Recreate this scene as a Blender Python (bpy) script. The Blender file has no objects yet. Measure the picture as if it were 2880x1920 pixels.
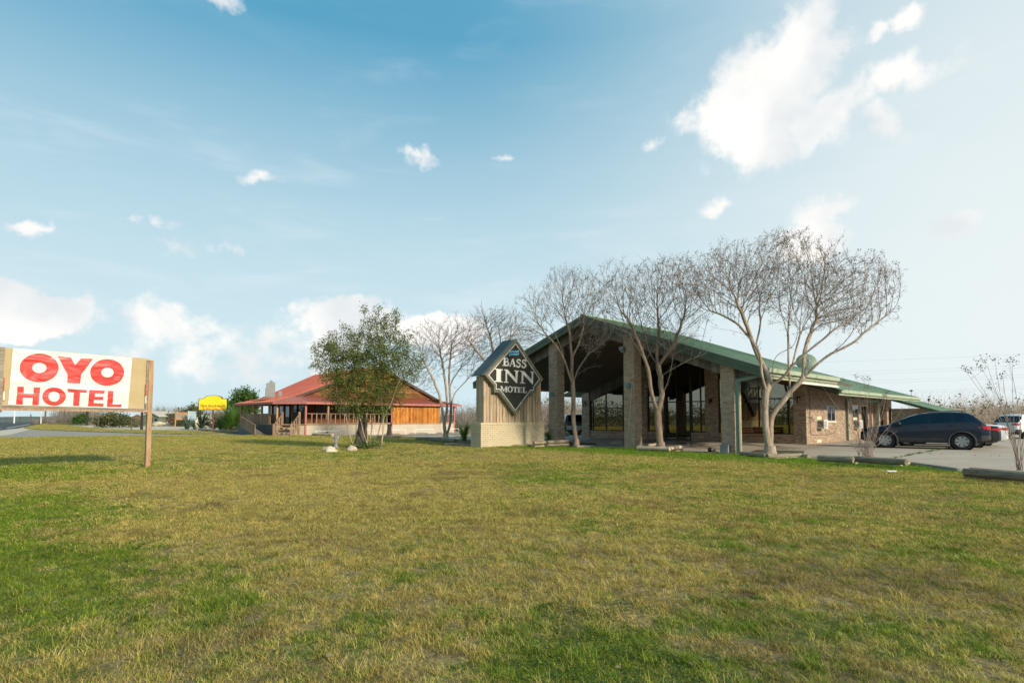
import bpy, bmesh, math, random
import numpy as np
from mathutils import Vector, Matrix
random.seed(7); np.random.seed(7)
R = math.radians
S = bpy.context.scene
COL = S.collection
# ------------------------------------------------------------------ camera
F_PX, HORIZON, EYE = 1620.0, 1173.0, 1.5          # in pixels of a 2880 x 1920 frame
PITCH = R(3.3); YC = HORIZON - F_PX * math.tan(PITCH)       # the photograph was keystone-corrected: little pitch, the rest is lens shift
cam_d = bpy.data.cameras.new('camera'); cam = bpy.data.objects.new('camera', cam_d); COL.objects.link(cam)
cam.location = (0, 0, EYE); cam.rotation_euler = (R(90) + PITCH, 0, 0)
cam_d.sensor_width = 36; cam_d.lens = 36 * F_PX / 2880
cam_d.shift_y = (YC - 960) / 2880
cam_d.clip_start = 0.05; cam_d.clip_end = 6000
S.camera = cam
S.view_settings.view_transform = 'Standard'; S.view_settings.look = 'None'
S.view_settings.gamma = 1; S.view_settings.use_curve_mapping = False
S.view_settings.exposure = 1.06
SUN_AZ, SUN_EL = 134.5, 23.0                       # azimuth clockwise from the view direction (+Y)
SUN_DIR = Vector((math.sin(R(SUN_AZ)) * math.cos(R(SUN_EL)), math.cos(R(SUN_AZ)) * math.cos(R(SUN_EL)), math.sin(R(SUN_EL))))
sd = bpy.data.lights.new('sun', 'SUN'); sun = bpy.data.objects.new('sun', sd); COL.objects.link(sun)
sd.energy = 2.35; sd.angle = R(4.5); sd.color = (1.0, 0.87, 0.68)
sun.rotation_euler = (-SUN_DIR).to_track_quat('-Z', 'Y').to_euler()

CT, ST = math.cos(PITCH), math.sin(PITCH)
def ray(px, py):
    a = px - 1440; b = YC - py
    return Vector((a, F_PX * CT - b * ST, F_PX * ST + b * CT))
def G(px, py, z=0.0):
    r = ray(px, py); k = (z - EYE) / r.z; return Vector((r.x * k, r.y * k, z))
def D(px, py, Y):
    r = ray(px, py); k = Y / r.y; return Vector((r.x * k, Y, EYE + r.z * k))

# ------------------------------------------------------------------ node helpers
class NT:
    def __init__(s, tree): s.t = tree; s.n = tree.nodes; s.l = tree.links
    def new(s, typ, **kw):
        n = s.n.new(typ)
        for k, v in kw.items(): setattr(n, k, v)
        return n
    def put(s, sock, v):
        if isinstance(v, bpy.types.NodeSocket): s.l.new(v, sock)
        elif v is not None:
            if isinstance(v, (tuple, list, Vector)) and len(v) == 3 and len(sock.default_value) == 4: v = (*v, 1)
            sock.default_value = v
    def math(s, op, a, b=None, c=None, clamp=False):
        n = s.new('ShaderNodeMath', operation=op, use_clamp=clamp)
        s.put(n.inputs[0], a)
        if b is not None: s.put(n.inputs[1], b)
        if c is not None: s.put(n.inputs[2], c)
        return n.outputs[0]
    def vmath(s, op, a, b=None):
        n = s.new('ShaderNodeVectorMath', operation=op); s.put(n.inputs[0], a)
        if b is not None:
            if op == 'SCALE': s.put(n.inputs['Scale'], b)
            else: s.put(n.inputs[1], b)
        return n.outputs['Value'] if op in ('DOT_PRODUCT', 'LENGTH', 'DISTANCE') else n.outputs[0]
    def noise(s, vec, scale, detail=4, rough=0.55, dist=0.0, col=False):
        n = s.new('ShaderNodeTexNoise'); s.put(n.inputs['Vector'], vec)
        n.inputs['Scale'].default_value = scale; n.inputs['Detail'].default_value = detail
        n.inputs['Roughness'].default_value = rough; n.inputs['Distortion'].default_value = dist
        return n.outputs[1 if col else 0]
    def ramp(s, fac, stops, interp='LINEAR'):
        n = s.new('ShaderNodeValToRGB'); n.color_ramp.interpolation = interp
        e = n.color_ramp.elements
        while len(e) < len(stops): e.new(0.5)
        for i, (p, c) in enumerate(stops):
            e[i].position = p
            e[i].color = (c, c, c, 1) if isinstance(c, (int, float)) else (*c[:3], 1)
        s.put(n.inputs[0], fac); return n.outputs[0]
    def mix(s, fac, a, b, blend='MIX'):
        n = s.new('ShaderNodeMix', data_type='RGBA', blend_type=blend)
        s.put(n.inputs[0], fac); s.put(n.inputs[6], a); s.put(n.inputs[7], b); return n.outputs[2]
    def maprange(s, v, a, b, c=0.0, d=1.0, interp='LINEAR'):
        n = s.new('ShaderNodeMapRange', interpolation_type=interp)
        s.put(n.inputs[0], v)
        for i, x in zip((1, 2, 3, 4), (a, b, c, d)): n.inputs[i].default_value = x
        return n.outputs[0]
    def comb(s, x, y, z):
        n = s.new('ShaderNodeCombineXYZ'); s.put(n.inputs[0], x); s.put(n.inputs[1], y); s.put(n.inputs[2], z); return n.outputs[0]
    def sep(s, v):
        n = s.new('ShaderNodeSeparateXYZ'); s.put(n.inputs[0], v); return n.outputs
    def bump(s, h, strength=0.3, dist=0.02):
        n = s.new('ShaderNodeBump'); s.put(n.inputs['Height'], h)
        n.inputs['Strength'].default_value = strength; n.inputs['Distance'].default_value = dist
        return n.outputs[0]

# ------------------------------------------------------------------ world: sky and clouds
W = bpy.data.worlds.new('World'); S.world = W; W.use_nodes = True
w = NT(W.node_tree); w.n.clear()
skyt = w.new('ShaderNodeTexSky', sky_type='NISHITA', sun_disc=False)
skyt.sun_elevation = R(SUN_EL); skyt.sun_rotation = R(SUN_AZ)
skyt.air_density = 1.3; skyt.dust_density = 1.2; skyt.ozone_density = 2.2; skyt.altitude = 100
tc = w.new('ShaderNodeTexCoord'); DIR = w.vmath('NORMALIZE', tc.outputs['Generated'])
w.put(skyt.inputs[0], w.vmath('MAXIMUM', DIR, (-2.0, -2.0, 0.012)))
dz = w.sep(DIR)[2]; el = w.math('MAXIMUM', dz, 0.0)
sundot = w.vmath('DOT_PRODUCT', DIR, tuple(Vector((math.sin(R(84)), math.cos(R(84)), .22)).normalized()))
base = w.mix(1.0, skyt.outputs[0], (0.26, 0.78, 0.92), 'MULTIPLY')
base = w.mix(0.86, base, (0.66, 2.30, 3.45))
veil_n = w.noise(w.vmath('MULTIPLY', DIR, (1.0, 1.0, 3.2)), 1.6, 5, 0.5, 0.3)
haze_f = w.math('SUBTRACT', 1.0, w.math('POWER', w.math('MINIMUM', w.math('DIVIDE', el, 0.56), 1.0), 1.9))
toward = w.maprange(sundot, 0.08, 0.86, 0.0, 1.0, 'SMOOTHSTEP')
veil = w.math('SUBTRACT', 1.0, w.math('MULTIPLY', w.math('SUBTRACT', 1.0, w.math('MULTIPLY', toward, 0.82)), w.math('SUBTRACT', 1.0, w.math('MULTIPLY', haze_f, 0.95))))
veil = w.math('ADD', veil, w.math('MULTIPLY', w.math('SUBTRACT', veil_n, 0.5), 0.14), clamp=True)
haze_col = w.mix(toward, (4.0, 4.95, 5.25), (5.0, 5.4, 5.4))
skyc = w.mix(veil, base, haze_col)
warp = w.vmath('SCALE', w.vmath('SUBTRACT', w.noise(DIR, 7.0, 6, 0.62, 0, True), (0.5, 0.5, 0.5)), 0.11)
DW = w.vmath('ADD', DIR, warp)
def blob(px, py, rx, ry, k=1.0):
    c = ray(px, py).normalized(); t1 = c.cross(Vector((0, 0, 1))).normalized(); t2 = t1.cross(c)
    q = ray(px + rx, py); r1 = abs((q / q.dot(c)).dot(t1)); q = ray(px, py - ry); r2 = abs((q / q.dot(c)).dot(t2))
    dc = w.math('MAXIMUM', w.vmath('DOT_PRODUCT', DW, tuple(c)), 0.02)
    u = w.math('DIVIDE', w.vmath('DOT_PRODUCT', DW, tuple(t1 / r1)), dc)
    v = w.math('DIVIDE', w.vmath('DOT_PRODUCT', DW, tuple(t2 / r2)), dc)
    d = w.math('SQRT', w.math('ADD', w.math('MULTIPLY', u, u), w.math('MULTIPLY', v, v)))
    return w.math('MULTIPLY', w.math('SUBTRACT', 1.0, d, clamp=True), k)
blobs = [(2200, 215, 300, 270, 1.5), (2090, 390, 230, 190, 1.4), (2340, 330, 260, 120, 1.1), (2040, 320, 200, 150, 1.2),
         (2560, 220, 210, 110, 1.1), (2500, 345, 120, 80, 1.1), (2270, 690, 170, 80, 1.5), (2340, 590, 140, 60, 1.3), (2700, 635, 130, 70, 1.3),
         (2010, 590, 90, 45, 1.1), (40, 865, 300, 85, 3.0), (-90, 825, 240, 105, 3.0), (400, 890, 260, 130, 1.0), (560, 1000, 300, 130, 0.95), (980, 905, 200, 90, 2.6), (1230, 945, 270, 70, 1.6),
         (850, 980, 260, 110, 0.8), (640, 0, 110, 80, 1.0), (740, 490, 90, 34, 0.8), (1160, 420, 80, 34, 0.7), (1450, 462, 70, 26, 0.5), (95, 640, 100, 30, 0.8), (360, 622, 80, 28, 0.75), (460, 632, 80, 38, 0.8), (500, 690, 130, 50, 0.6), (650, 680, 90, 34, 0.6),
         (2560, 60, 110, 55, 1.0), (2470, 100, 70, 60, 1.0), (1840, 395, 70, 40, .6)]
m = None
for b in blobs:
    x = blob(*b); m = x if m is None else w.math('MAXIMUM', m, x)
cn = w.noise(DIR, 13.0, 9, 0.6, 0.15)
dens = w.math('ADD', m, w.math('MULTIPLY', w.math('SUBTRACT', cn, 0.5), 2.5))
dens = w.math('MULTIPLY', w.maprange(dens, 0.22, 0.86, 0, 1, 'SMOOTHSTEP'), w.maprange(m, 0.02, 0.25, 0, 1, 'SMOOTHSTEP'))
# cumulus scattered over the sky behind and beside the view
gn = w.noise(w.vmath('MULTIPLY', DIR, (1, 1, 2.4)), 2.6, 8, 0.55)
other = w.math('MULTIPLY', w.maprange(gn, 0.60, 0.74, 0, 0.75, 'SMOOTHSTEP'), w.maprange(w.sep(DIR)[1], 0.35, 0.05, 0, 1))
dens = w.math('MAXIMUM', dens, other)
wisp = w.noise(w.vmath('MULTIPLY', DIR, (1.4, 1.4, 6.5)), 3.4, 7, 0.55, 0.4)
wisp = w.math('MULTIPLY', w.maprange(wisp, 0.48, 0.85, 0, 0.42, 'SMOOTHSTEP'), w.maprange(dz, 0.75, 0.25, 0.15, 1))
skyc = w.mix(wisp, skyc, (4.9, 5.3, 5.5))
shade = w.noise(w.vmath('ADD', DIR, (0.02, 0, 0.03)), 9.0, 6, 0.5)
ccol = w.mix(w.maprange(shade, 0.35, 0.62), (4.7, 4.95, 5.1), (6.3, 6.15, 5.9))
skyc = w.mix(dens, skyc, ccol)
bg = w.new('ShaderNodeBackground'); w.put(bg.inputs[0], skyc); bg.inputs[1].default_value = 0.082
wo = w.new('ShaderNodeOutputWorld'); w.l.new(bg.outputs[0], wo.inputs[0])

# ------------------------------------------------------------------ materials
def mat_base(name, rough=0.7, metal=0.0, spec=0.5):
    m_ = bpy.data.materials.new(name); m_.use_nodes = True
    t = NT(m_.node_tree); p = t.n['Principled BSDF']
    p.inputs['Roughness'].default_value = rough; p.inputs['Metallic'].default_value = metal
    p.inputs['Specular IOR Level'].default_value = spec
    return m_, t, p
def crd(t, kind='Object'):
    return t.new('ShaderNodeTexCoord').outputs[kind]
def wpos(t): return t.new('ShaderNodeNewGeometry').outputs['Position']
def noisy(name, c1, c2, scale=4, rough=0.75, bump=0.2, metal=0.0, stretch=(1, 1, 1), spec=0.4, detail=6, per=0.0, bdist=0.01, fine=None):
    m_, t, p = mat_base(name, rough, metal, spec)
    v = t.vmath('MULTIPLY', crd(t), stretch)
    n = t.noise(v, scale, detail, 0.6)
    c = t.mix(t.maprange(n, 0.3, 0.7), c1, c2)
    if per:
        r = t.new('ShaderNodeObjectInfo').outputs['Random']
        hs = t.new('ShaderNodeHueSaturation'); t.put(hs.inputs['Color'], c)
        t.put(hs.inputs['Value'], t.maprange(r, 0, 1, 1 - per, 1 + per)); c = hs.outputs[0]
    t.put(p.inputs['Base Color'], c)
    if bump:
        t.put(p.inputs['Normal'], t.bump(t.noise(v, (fine or scale * 5), 5, 0.6), bump, bdist))
    return m_
def flat(name, c, rough=0.5, metal=0.0, spec=0.5): return noisy(name, tuple(x * 0.9 for x in c), c, 6, rough, 0.0, metal, spec=spec)
M = {}
def wood(name, dark, mid, light, ax='z', scale=3.0, per=0.25, rough=0.8):
    m_, t, p = mat_base(name, rough, 0, 0.25)
    st = {'z': (9, 9, 0.55), 'x': (0.55, 9, 9)}[ax]
    oi = t.new('ShaderNodeObjectInfo').outputs
    v = t.vmath('ADD', t.vmath('MULTIPLY', crd(t), st), t.vmath('SCALE', (13.1, 7.7, 3.3), oi['Random']))
    n = t.noise(v, scale, 8, 0.65, 0.6); n2 = t.noise(crd(t), 1.3, 4)
    f = t.math('ADD', t.math('MULTIPLY', n, 0.75), t.math('MULTIPLY', n2, 0.25))
    c = t.ramp(f, [(0.32, dark), (0.48, mid), (0.66, light)])
    hs = t.new('ShaderNodeHueSaturation'); t.put(hs.inputs['Color'], c)
    t.put(hs.inputs['Value'], t.maprange(oi['Random'], 0, 1, 1 - per, 1 + per))
    t.put(p.inputs['Base Color'], hs.outputs[0]); t.put(p.inputs['Normal'], t.bump(n, 0.35, 0.006)); return m_
M['sign_wood'] = wood('weathered_cedar', (0.20, 0.155, 0.11), (0.46, 0.35, 0.24), (0.66, 0.50, 0.34))
M['fascia_wood'] = wood('grey_board', (0.07, 0.06, 0.05), (0.16, 0.14, 0.118), (0.27, 0.23, 0.19))
M['stain_wood'] = wood('stained_pine', (0.085, 0.03, 0.010), (0.40, 0.145, 0.026), (0.68, 0.30, 0.065), scale=4.0, per=0.34)
M['stain_wood_x'] = wood('stained_pine_lap', (0.07, 0.035, 0.016), (0.19, 0.085, 0.03), (0.42, 0.19, 0.05), 'x', scale=1.6, per=0.32)
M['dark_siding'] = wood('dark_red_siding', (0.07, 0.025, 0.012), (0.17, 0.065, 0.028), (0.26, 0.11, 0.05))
M['post_wood'] = wood('post_wood', (0.18, 0.10, 0.055), (0.36, 0.22, 0.12), (0.50, 0.34, 0.20))
M['log_wood'] = wood('log_wood', (0.08, 0.062, 0.042), (0.29, 0.235, 0.165), (0.48, 0.39, 0.28), 'x', scale=2.2, per=0.35)
M['rail_wood'] = wood('railing_wood', (0.15, 0.09, 0.058), (0.33, 0.21, 0.135), (0.47, 0.33, 0.22))
M['grey_wood'] = wood('grey_timber', (0.10, 0.085, 0.065), (0.22, 0.19, 0.15), (0.36, 0.31, 0.25), 'x')
def brickm(name, cols, rough=0.85):
    m_, t, p = mat_base(name, rough, 0, 0.25)
    g = t.new('ShaderNodeNewGeometry').outputs; oi = t.new('ShaderNodeObjectInfo').outputs
    r = t.math('FRACT', t.math('ADD', t.math('MULTIPLY', g['Random Per Island'], 3.7), t.math('MULTIPLY', oi['Random'], 5.3)))
    n = t.noise(g['Position'], 26, 5, 0.6)
    f = t.math('ADD', t.math('MULTIPLY', r, 0.8), t.math('MULTIPLY', n, 0.25))
    t.put(p.inputs['Base Color'], t.ramp(f, [(i / (len(cols) - 1) * 0.9 + 0.05, c) for i, c in enumerate(cols)]))
    t.put(p.inputs['Normal'], t.bump(n, 0.3, 0.004)); return m_
BR = [(0.25, 0.165, 0.115), (0.40, 0.27, 0.18), (0.49, 0.345, 0.235), (0.36, 0.265, 0.195), (0.56, 0.42, 0.30)]
M['brick'] = brickm('tan_red_brick', BR)
M['cream_brick'] = brickm('cream_brick', [(0.52, 0.44, 0.29), (0.60, 0.51, 0.34), (0.56, 0.48, 0.33)])
M['mortar'] = noisy('mortar', (0.40, 0.35, 0.28), (0.52, 0.46, 0.38), 20, 0.9, 0.2)
M['cream_mortar'] = noisy('cream_mortar', (0.32, 0.27, 0.18), (0.40, 0.34, 0.24), 20, 0.9, 0.2)
def brickwall(name):
    m_, t, p = mat_base(name, 0.85, 0, 0.25)
    x, y, z = t.sep(crd(t))
    v = t.comb(t.math('ADD', x, y), z, 0.0)
    b = t.new('ShaderNodeTexBrick'); t.put(b.inputs['Vector'], v)
    b.inputs['Color1'].default_value = (*BR[0], 1); b.inputs['Color2'].default_value = (*BR[4], 1); b.inputs['Mortar'].default_value = (0.36, 0.31, 0.25, 1)
    b.inputs['Scale'].default_value = 1; b.inputs['Mortar Size'].default_value = 0.006
    b.inputs['Brick Width'].default_value = 0.21; b.inputs['Row Height'].default_value = 0.076
    n = t.noise(crd(t), 3, 5)
    c = t.mix(t.maprange(n, 0.35, 0.65, 0, 0.35), b.outputs[0], (0.34, 0.22, 0.15))
    t.put(p.inputs['Base Color'], c); t.put(p.inputs['Normal'], t.bump(t.math('SUBTRACT', 1.0, b.outputs['Fac']), 0.9, 0.012)); return m_
M['brickwall'] = brickwall('brick_wall')
M['roof_green'] = noisy('green_metal', (0.235, 0.335, 0.21), (0.285, 0.40, 0.255), 0.8, 0.42, 0.0, 0.0, spec=0.5)
M['fascia_green'] = noisy('green_fascia', (0.065, 0.093, 0.055), (0.09, 0.125, 0.076), 1.5, 0.45, 0)
M['gutter'] = noisy('pale_green_gutter', (0.30, 0.355, 0.235), (0.37, 0.425, 0.29), 2, 0.45, 0)
M['green_post'] = flat('green_post', (0.17, 0.235, 0.17), 0.5)
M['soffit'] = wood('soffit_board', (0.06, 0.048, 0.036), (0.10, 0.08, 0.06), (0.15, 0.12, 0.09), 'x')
M['roof_red'] = noisy('red_metal_roof', (0.34, 0.088, 0.056), (0.43, 0.125, 0.08), 0.7, 0.42, 0, spec=0.5)
M['pink_post'] = noisy('faded_red_paint', (0.34, 0.10, 0.08), (0.48, 0.20, 0.16), 6, 0.7, 0.1)
M['dark_trim'] = noisy('dark_trim', (0.05, 0.028, 0.022), (0.11, 0.06, 0.045), 5, 0.7, 0.1)
def concrete(name, c1, c2, sc=1.2, wet=False):
    m_, t, p = mat_base(name, 0.85, 0, 0.3)
    v = wpos(t); n = t.noise(v, sc * 0.35, 7, 0.65, 0.4); n2 = t.noise(v, 14, 6, 0.7)
    f = t.math('ADD', t.math('MULTIPLY', n, 0.7), t.math('MULTIPLY', n2, 0.3))
    c = t.mix(t.maprange(f, 0.35, 0.65), c1, c2)
    spots = t.maprange(t.noise(v, 1.1, 3, 0.6, 0.8), 0.66, 0.74, 0, 0.55)
    c = t.mix(spots, c, tuple(x * 0.35 for x in c1))
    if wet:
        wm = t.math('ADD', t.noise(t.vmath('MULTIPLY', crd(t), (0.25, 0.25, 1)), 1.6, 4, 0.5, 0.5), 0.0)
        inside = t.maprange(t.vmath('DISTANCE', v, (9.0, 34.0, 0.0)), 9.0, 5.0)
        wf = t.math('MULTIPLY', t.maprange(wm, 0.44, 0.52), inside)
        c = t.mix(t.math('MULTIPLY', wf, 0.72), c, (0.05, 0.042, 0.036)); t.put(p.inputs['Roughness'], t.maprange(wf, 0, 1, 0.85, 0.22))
    t.put(p.inputs['Base Color'], c); t.put(p.inputs['Normal'], t.bump(n2, 0.25, 0.006)); return m_
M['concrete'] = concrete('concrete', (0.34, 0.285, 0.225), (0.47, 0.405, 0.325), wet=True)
M['foundation'] = concrete('foundation_concrete', (0.40, 0.345, 0.265), (0.54, 0.47, 0.37), 2)
M['asphalt'] = concrete('worn_asphalt', (0.25, 0.23, 0.195), (0.36, 0.33, 0.285), 3)
M['road'] = concrete('highway_asphalt', (0.045, 0.05, 0.055), (0.075, 0.08, 0.085), 3)
M['gravel'] = concrete('pale_caliche', (0.46, 0.40, 0.31), (0.62, 0.55, 0.44), 5)
M['white_paint'] = noisy('white_paint', (0.62, 0.60, 0.55), (0.78, 0.76, 0.72), 8, 0.6, 0.05)
M['cream_paint'] = noisy('cream_paint', (0.58, 0.52, 0.36), (0.70, 0.63, 0.46), 8, 0.6, 0.05)
M['yellow_paint'] = noisy('yellow_paint', (0.62, 0.42, 0.06), (0.78, 0.56, 0.12), 8, 0.6, 0.05)
M['banner'] = None
M['black'] = flat('black_metal', (0.02, 0.02, 0.022), 0.5)
M['dark_frame'] = flat('dark_bronze_frame', (0.018, 0.015, 0.013), 0.4)
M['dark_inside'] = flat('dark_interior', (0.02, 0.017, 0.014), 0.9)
M['grey_metal'] = noisy('grey_metal', (0.30, 0.32, 0.33), (0.42, 0.44, 0.45), 3, 0.5, 0.1)
M['galv'] = noisy('galvanised', (0.17, 0.18, 0.185), (0.27, 0.28, 0.285), 5, 0.55, 0.15)
M['teal'] = flat('teal_box', (0.12, 0.24, 0.26), 0.6)
M['rock'] = noisy('limestone', (0.38, 0.30, 0.20), (0.68, 0.60, 0.48), 5, 0.9, 0.8, bdist=0.03, fine=12)
M['faint_line'] = concrete('faint_line', (0.45, 0.40, 0.33), (0.58, 0.52, 0.44), 6)
M['curb'] = concrete('curb_concrete', (0.24, 0.22, 0.19), (0.34, 0.31, 0.27), 4)
M['soil'] = noisy('mulch_soil', (0.045, 0.045, 0.022), (0.10, 0.10, 0.04), 9, 0.95, 0.8, bdist=0.03)
M['rubber'] = noisy('rubber', (0.018, 0.018, 0.018), (0.035, 0.034, 0.032), 8, 0.85, 0.1)
M['rim'] = flat('alloy', (0.40, 0.40, 0.39), 0.35, 0.6)
M['cladding'] = noisy('grey_plastic', (0.038, 0.04, 0.04), (0.065, 0.065, 0.062), 6, 0.75, 0.1)
def paint(name, c, rough=0.25, dust=0.035):
    m_, t, p = mat_base(name, rough, 0.0, 0.5)
    n = t.noise(crd(t), 2.5, 6, 0.65); z = t.sep(crd(t))[2]
    f = t.math('MULTIPLY', t.maprange(z, 0.9, 0.25), t.maprange(n, 0.3, 0.65, 0.3, 1))
    f = t.math('MAXIMUM', t.math('MULTIPLY', f, dust * 4), dust * 0.25)
    t.put(p.inputs['Base Color'], t.mix(f, c, (0.22, 0.20, 0.16))); t.put(p.inputs['Roughness'], t.maprange(f, 0, 0.5, rough, 0.7))
    p.inputs['Coat Weight'].default_value = 0.4; p.inputs['Specular IOR Level'].default_value = 0.3; p.inputs['Coat Roughness'].default_value = 0.08; return m_
M['navy'] = paint('navy_car_paint', (0.002, 0.010, 0.027), .3, .015); M['car_black'] = paint('black_car_paint', (0.008, 0.009, 0.012))
M['car_white'] = paint('white_car_paint', (0.72, 0.73, 0.72), dust=0.03); M['pick_dark'] = paint('dark_green_car_paint', (0.02, 0.03, 0.028))
M['pick_silver'] = paint('silver_car_paint', (0.42, 0.41, 0.38), dust=0.05); M['car_red'] = paint('red_car_paint', (0.35, 0.03, 0.03)); M['car_blue'] = paint('blue_car_paint', (0.02, 0.06, 0.10))
def glass(name, tint=(0.5, 0.45, 0.34), trans=(0.10, 0.09, 0.07), refl=0.4, rough=0.0):
    m_ = bpy.data.materials.new(name); m_.use_nodes = True; t = NT(m_.node_tree); t.n.clear()
    fr = t.new('ShaderNodeFresnel'); fr.inputs[0].default_value = 1.5
    g = t.new('ShaderNodeBsdfGlossy'); g.inputs[0].default_value = (*tint, 1); g.inputs['Roughness'].default_value = rough
    n = t.noise(crd(t), 0.9, 2); t.put(g.inputs['Normal'], t.bump(n, 0.05, 0.02))
    tr = t.new('ShaderNodeBsdfTransparent'); tr.inputs[0].default_value = (*trans, 1)
    mx = t.new('ShaderNodeMixShader'); t.put(mx.inputs[0], t.maprange(fr.outputs[0], 0.0, 1.0, refl, 1.0)); t.l.new(tr.outputs[0], mx.inputs[1]); t.l.new(g.outputs[0], mx.inputs[2])
    o = t.new('ShaderNodeOutputMaterial'); t.l.new(mx.outputs[0], o.inputs[0]); return m_
M['bronze_glass'] = glass('bronze_glass')
M['window_glass'] = glass('window_glass', (0.7, 0.75, 0.8), (0.12, 0.13, 0.135), 0.12)
M['car_glass'] = glass('car_glass', (0.55, 0.68, 0.75), (0.05, 0.06, 0.065), 0.04)
def emis(name, c, s_):
    m_, t, p = mat_base(name, 0.4); p.inputs['Base Color'].default_value = (*c, 1); p.inputs['Emission Color'].default_value = (*c, 1); p.inputs['Emission Strength'].default_value = s_; return m_
M['bulb'] = emis('warm_bulb', (1.0, 0.22, 0.05), 9.0)
M['red_lens'] = noisy('red_lens', (0.42, 0.012, 0.012), (0.6, 0.03, 0.03), 9, 0.18, 0, spec=0.8)
M['clear_lens'] = noisy('clear_lens', (0.55, 0.56, 0.56), (0.7, 0.7, 0.7), 9, 0.12, 0, spec=0.8)
def bark(name, c1, c2, c3):
    m_, t, p = mat_base(name, 0.85, 0, 0.2)
    v = t.vmath('MULTIPLY', crd(t), (1, 1, 0.28)); n = t.math('ADD', t.math('MULTIPLY', t.noise(v, 9, 7, 0.65, 0.8), 0.6), t.math('MULTIPLY', t.noise(v, 2.2, 4, 0.6, 1.0), 0.4))
    t.put(p.inputs['Base Color'], t.ramp(n, [(0.34, c1), (0.5, c2), (0.66, c3)])); t.put(p.inputs['Normal'], t.bump(n, 0.9, 0.04)); return m_
M['bark_pale'] = bark('pale_bark', (0.20, 0.145, 0.10), (0.37, 0.29, 0.22), (0.52, 0.44, 0.35))
M['bark_brown'] = bark('brown_bark', (0.13, 0.085, 0.06), (0.25, 0.18, 0.13), (0.38, 0.29, 0.21))
M['bark_dark'] = bark('dark_rough_bark', (0.045, 0.038, 0.03), (0.10, 0.085, 0.07), (0.19, 0.16, 0.13))
M['twig'] = bark('twig_bark', (0.17, 0.13, 0.105), (0.30, 0.24, 0.195), (0.44, 0.36, 0.30))
M['twig_grey'] = bark('grey_twig', (0.15, 0.125, 0.105), (0.24, 0.21, 0.18), (0.36, 0.32, 0.27))
M['seed'] = noisy('seed_heads', (0.05, 0.038, 0.032), (0.12, 0.09, 0.07), 9, 0.9, 0, per=0.2)
def leafm(name, cs, trans=0.35):
    m_ = bpy.data.materials.new(name); m_.use_nodes = True; t = NT(m_.node_tree); p = t.n['Principled BSDF']
    g = t.new('ShaderNodeNewGeometry').outputs
    n = t.noise(g['Position'], 1.3, 4); f = t.math('ADD', t.math('MULTIPLY', g['Random Per Island'], 0.6), t.math('MULTIPLY', n, 0.4))
    c = t.ramp(f, [(0.1 + 0.8 * i / (len(cs) - 1), x) for i, x in enumerate(cs)])
    t.put(p.inputs['Base Color'], c); p.inputs['Roughness'].default_value = 0.5; p.inputs['Specular IOR Level'].default_value = 0.35
    tl = t.new('ShaderNodeBsdfTranslucent'); t.put(tl.inputs[0], t.mix(1.0, c, (1.3, 1.5, 0.7), 'MULTIPLY'))
    mx = t.new('ShaderNodeMixShader'); mx.inputs[0].default_value = trans
    t.l.new(p.outputs[0], mx.inputs[1]); t.l.new(tl.outputs[0], mx.inputs[2]); t.l.new(mx.outputs[0], t.n['Material Output'].inputs[0]); return m_
M['leaf_olive'] = leafm('olive_leaves', [(0.035, 0.055, 0.010), (0.08, 0.115, 0.018), (0.15, 0.18, 0.028), (0.26, 0.26, 0.045)], .32)
M['leaf_green'] = leafm('green_leaves', [(0.02, 0.05, 0.012), (0.045, 0.10, 0.02), (0.09, 0.16, 0.03), (0.16, 0.19, 0.05)])
M['leaf_dark'] = leafm('dark_leaves', [(0.010, 0.024, 0.008), (0.022, 0.045, 0.013), (0.05, 0.09, 0.02)])
M['leaf_palm'] = leafm('palm_leaves', [(0.03, 0.075, 0.012), (0.07, 0.14, 0.02), (0.15, 0.22, 0.04)])
M['leaf_agave'] = leafm('agave_leaves', [(0.035, 0.07, 0.055), (0.07, 0.12, 0.09), (0.12, 0.18, 0.12)], 0.15)
M['leaf_dry'] = leafm('dry_brush', [(0.13, 0.115, 0.07), (0.22, 0.18, 0.11), (0.30, 0.26, 0.16), (0.16, 0.17, 0.08)])
M['leaf_scrub'] = leafm('scrub_leaves', [(0.06, 0.07, 0.03), (0.11, 0.12, 0.05), (0.19, 0.18, 0.09)])

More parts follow.
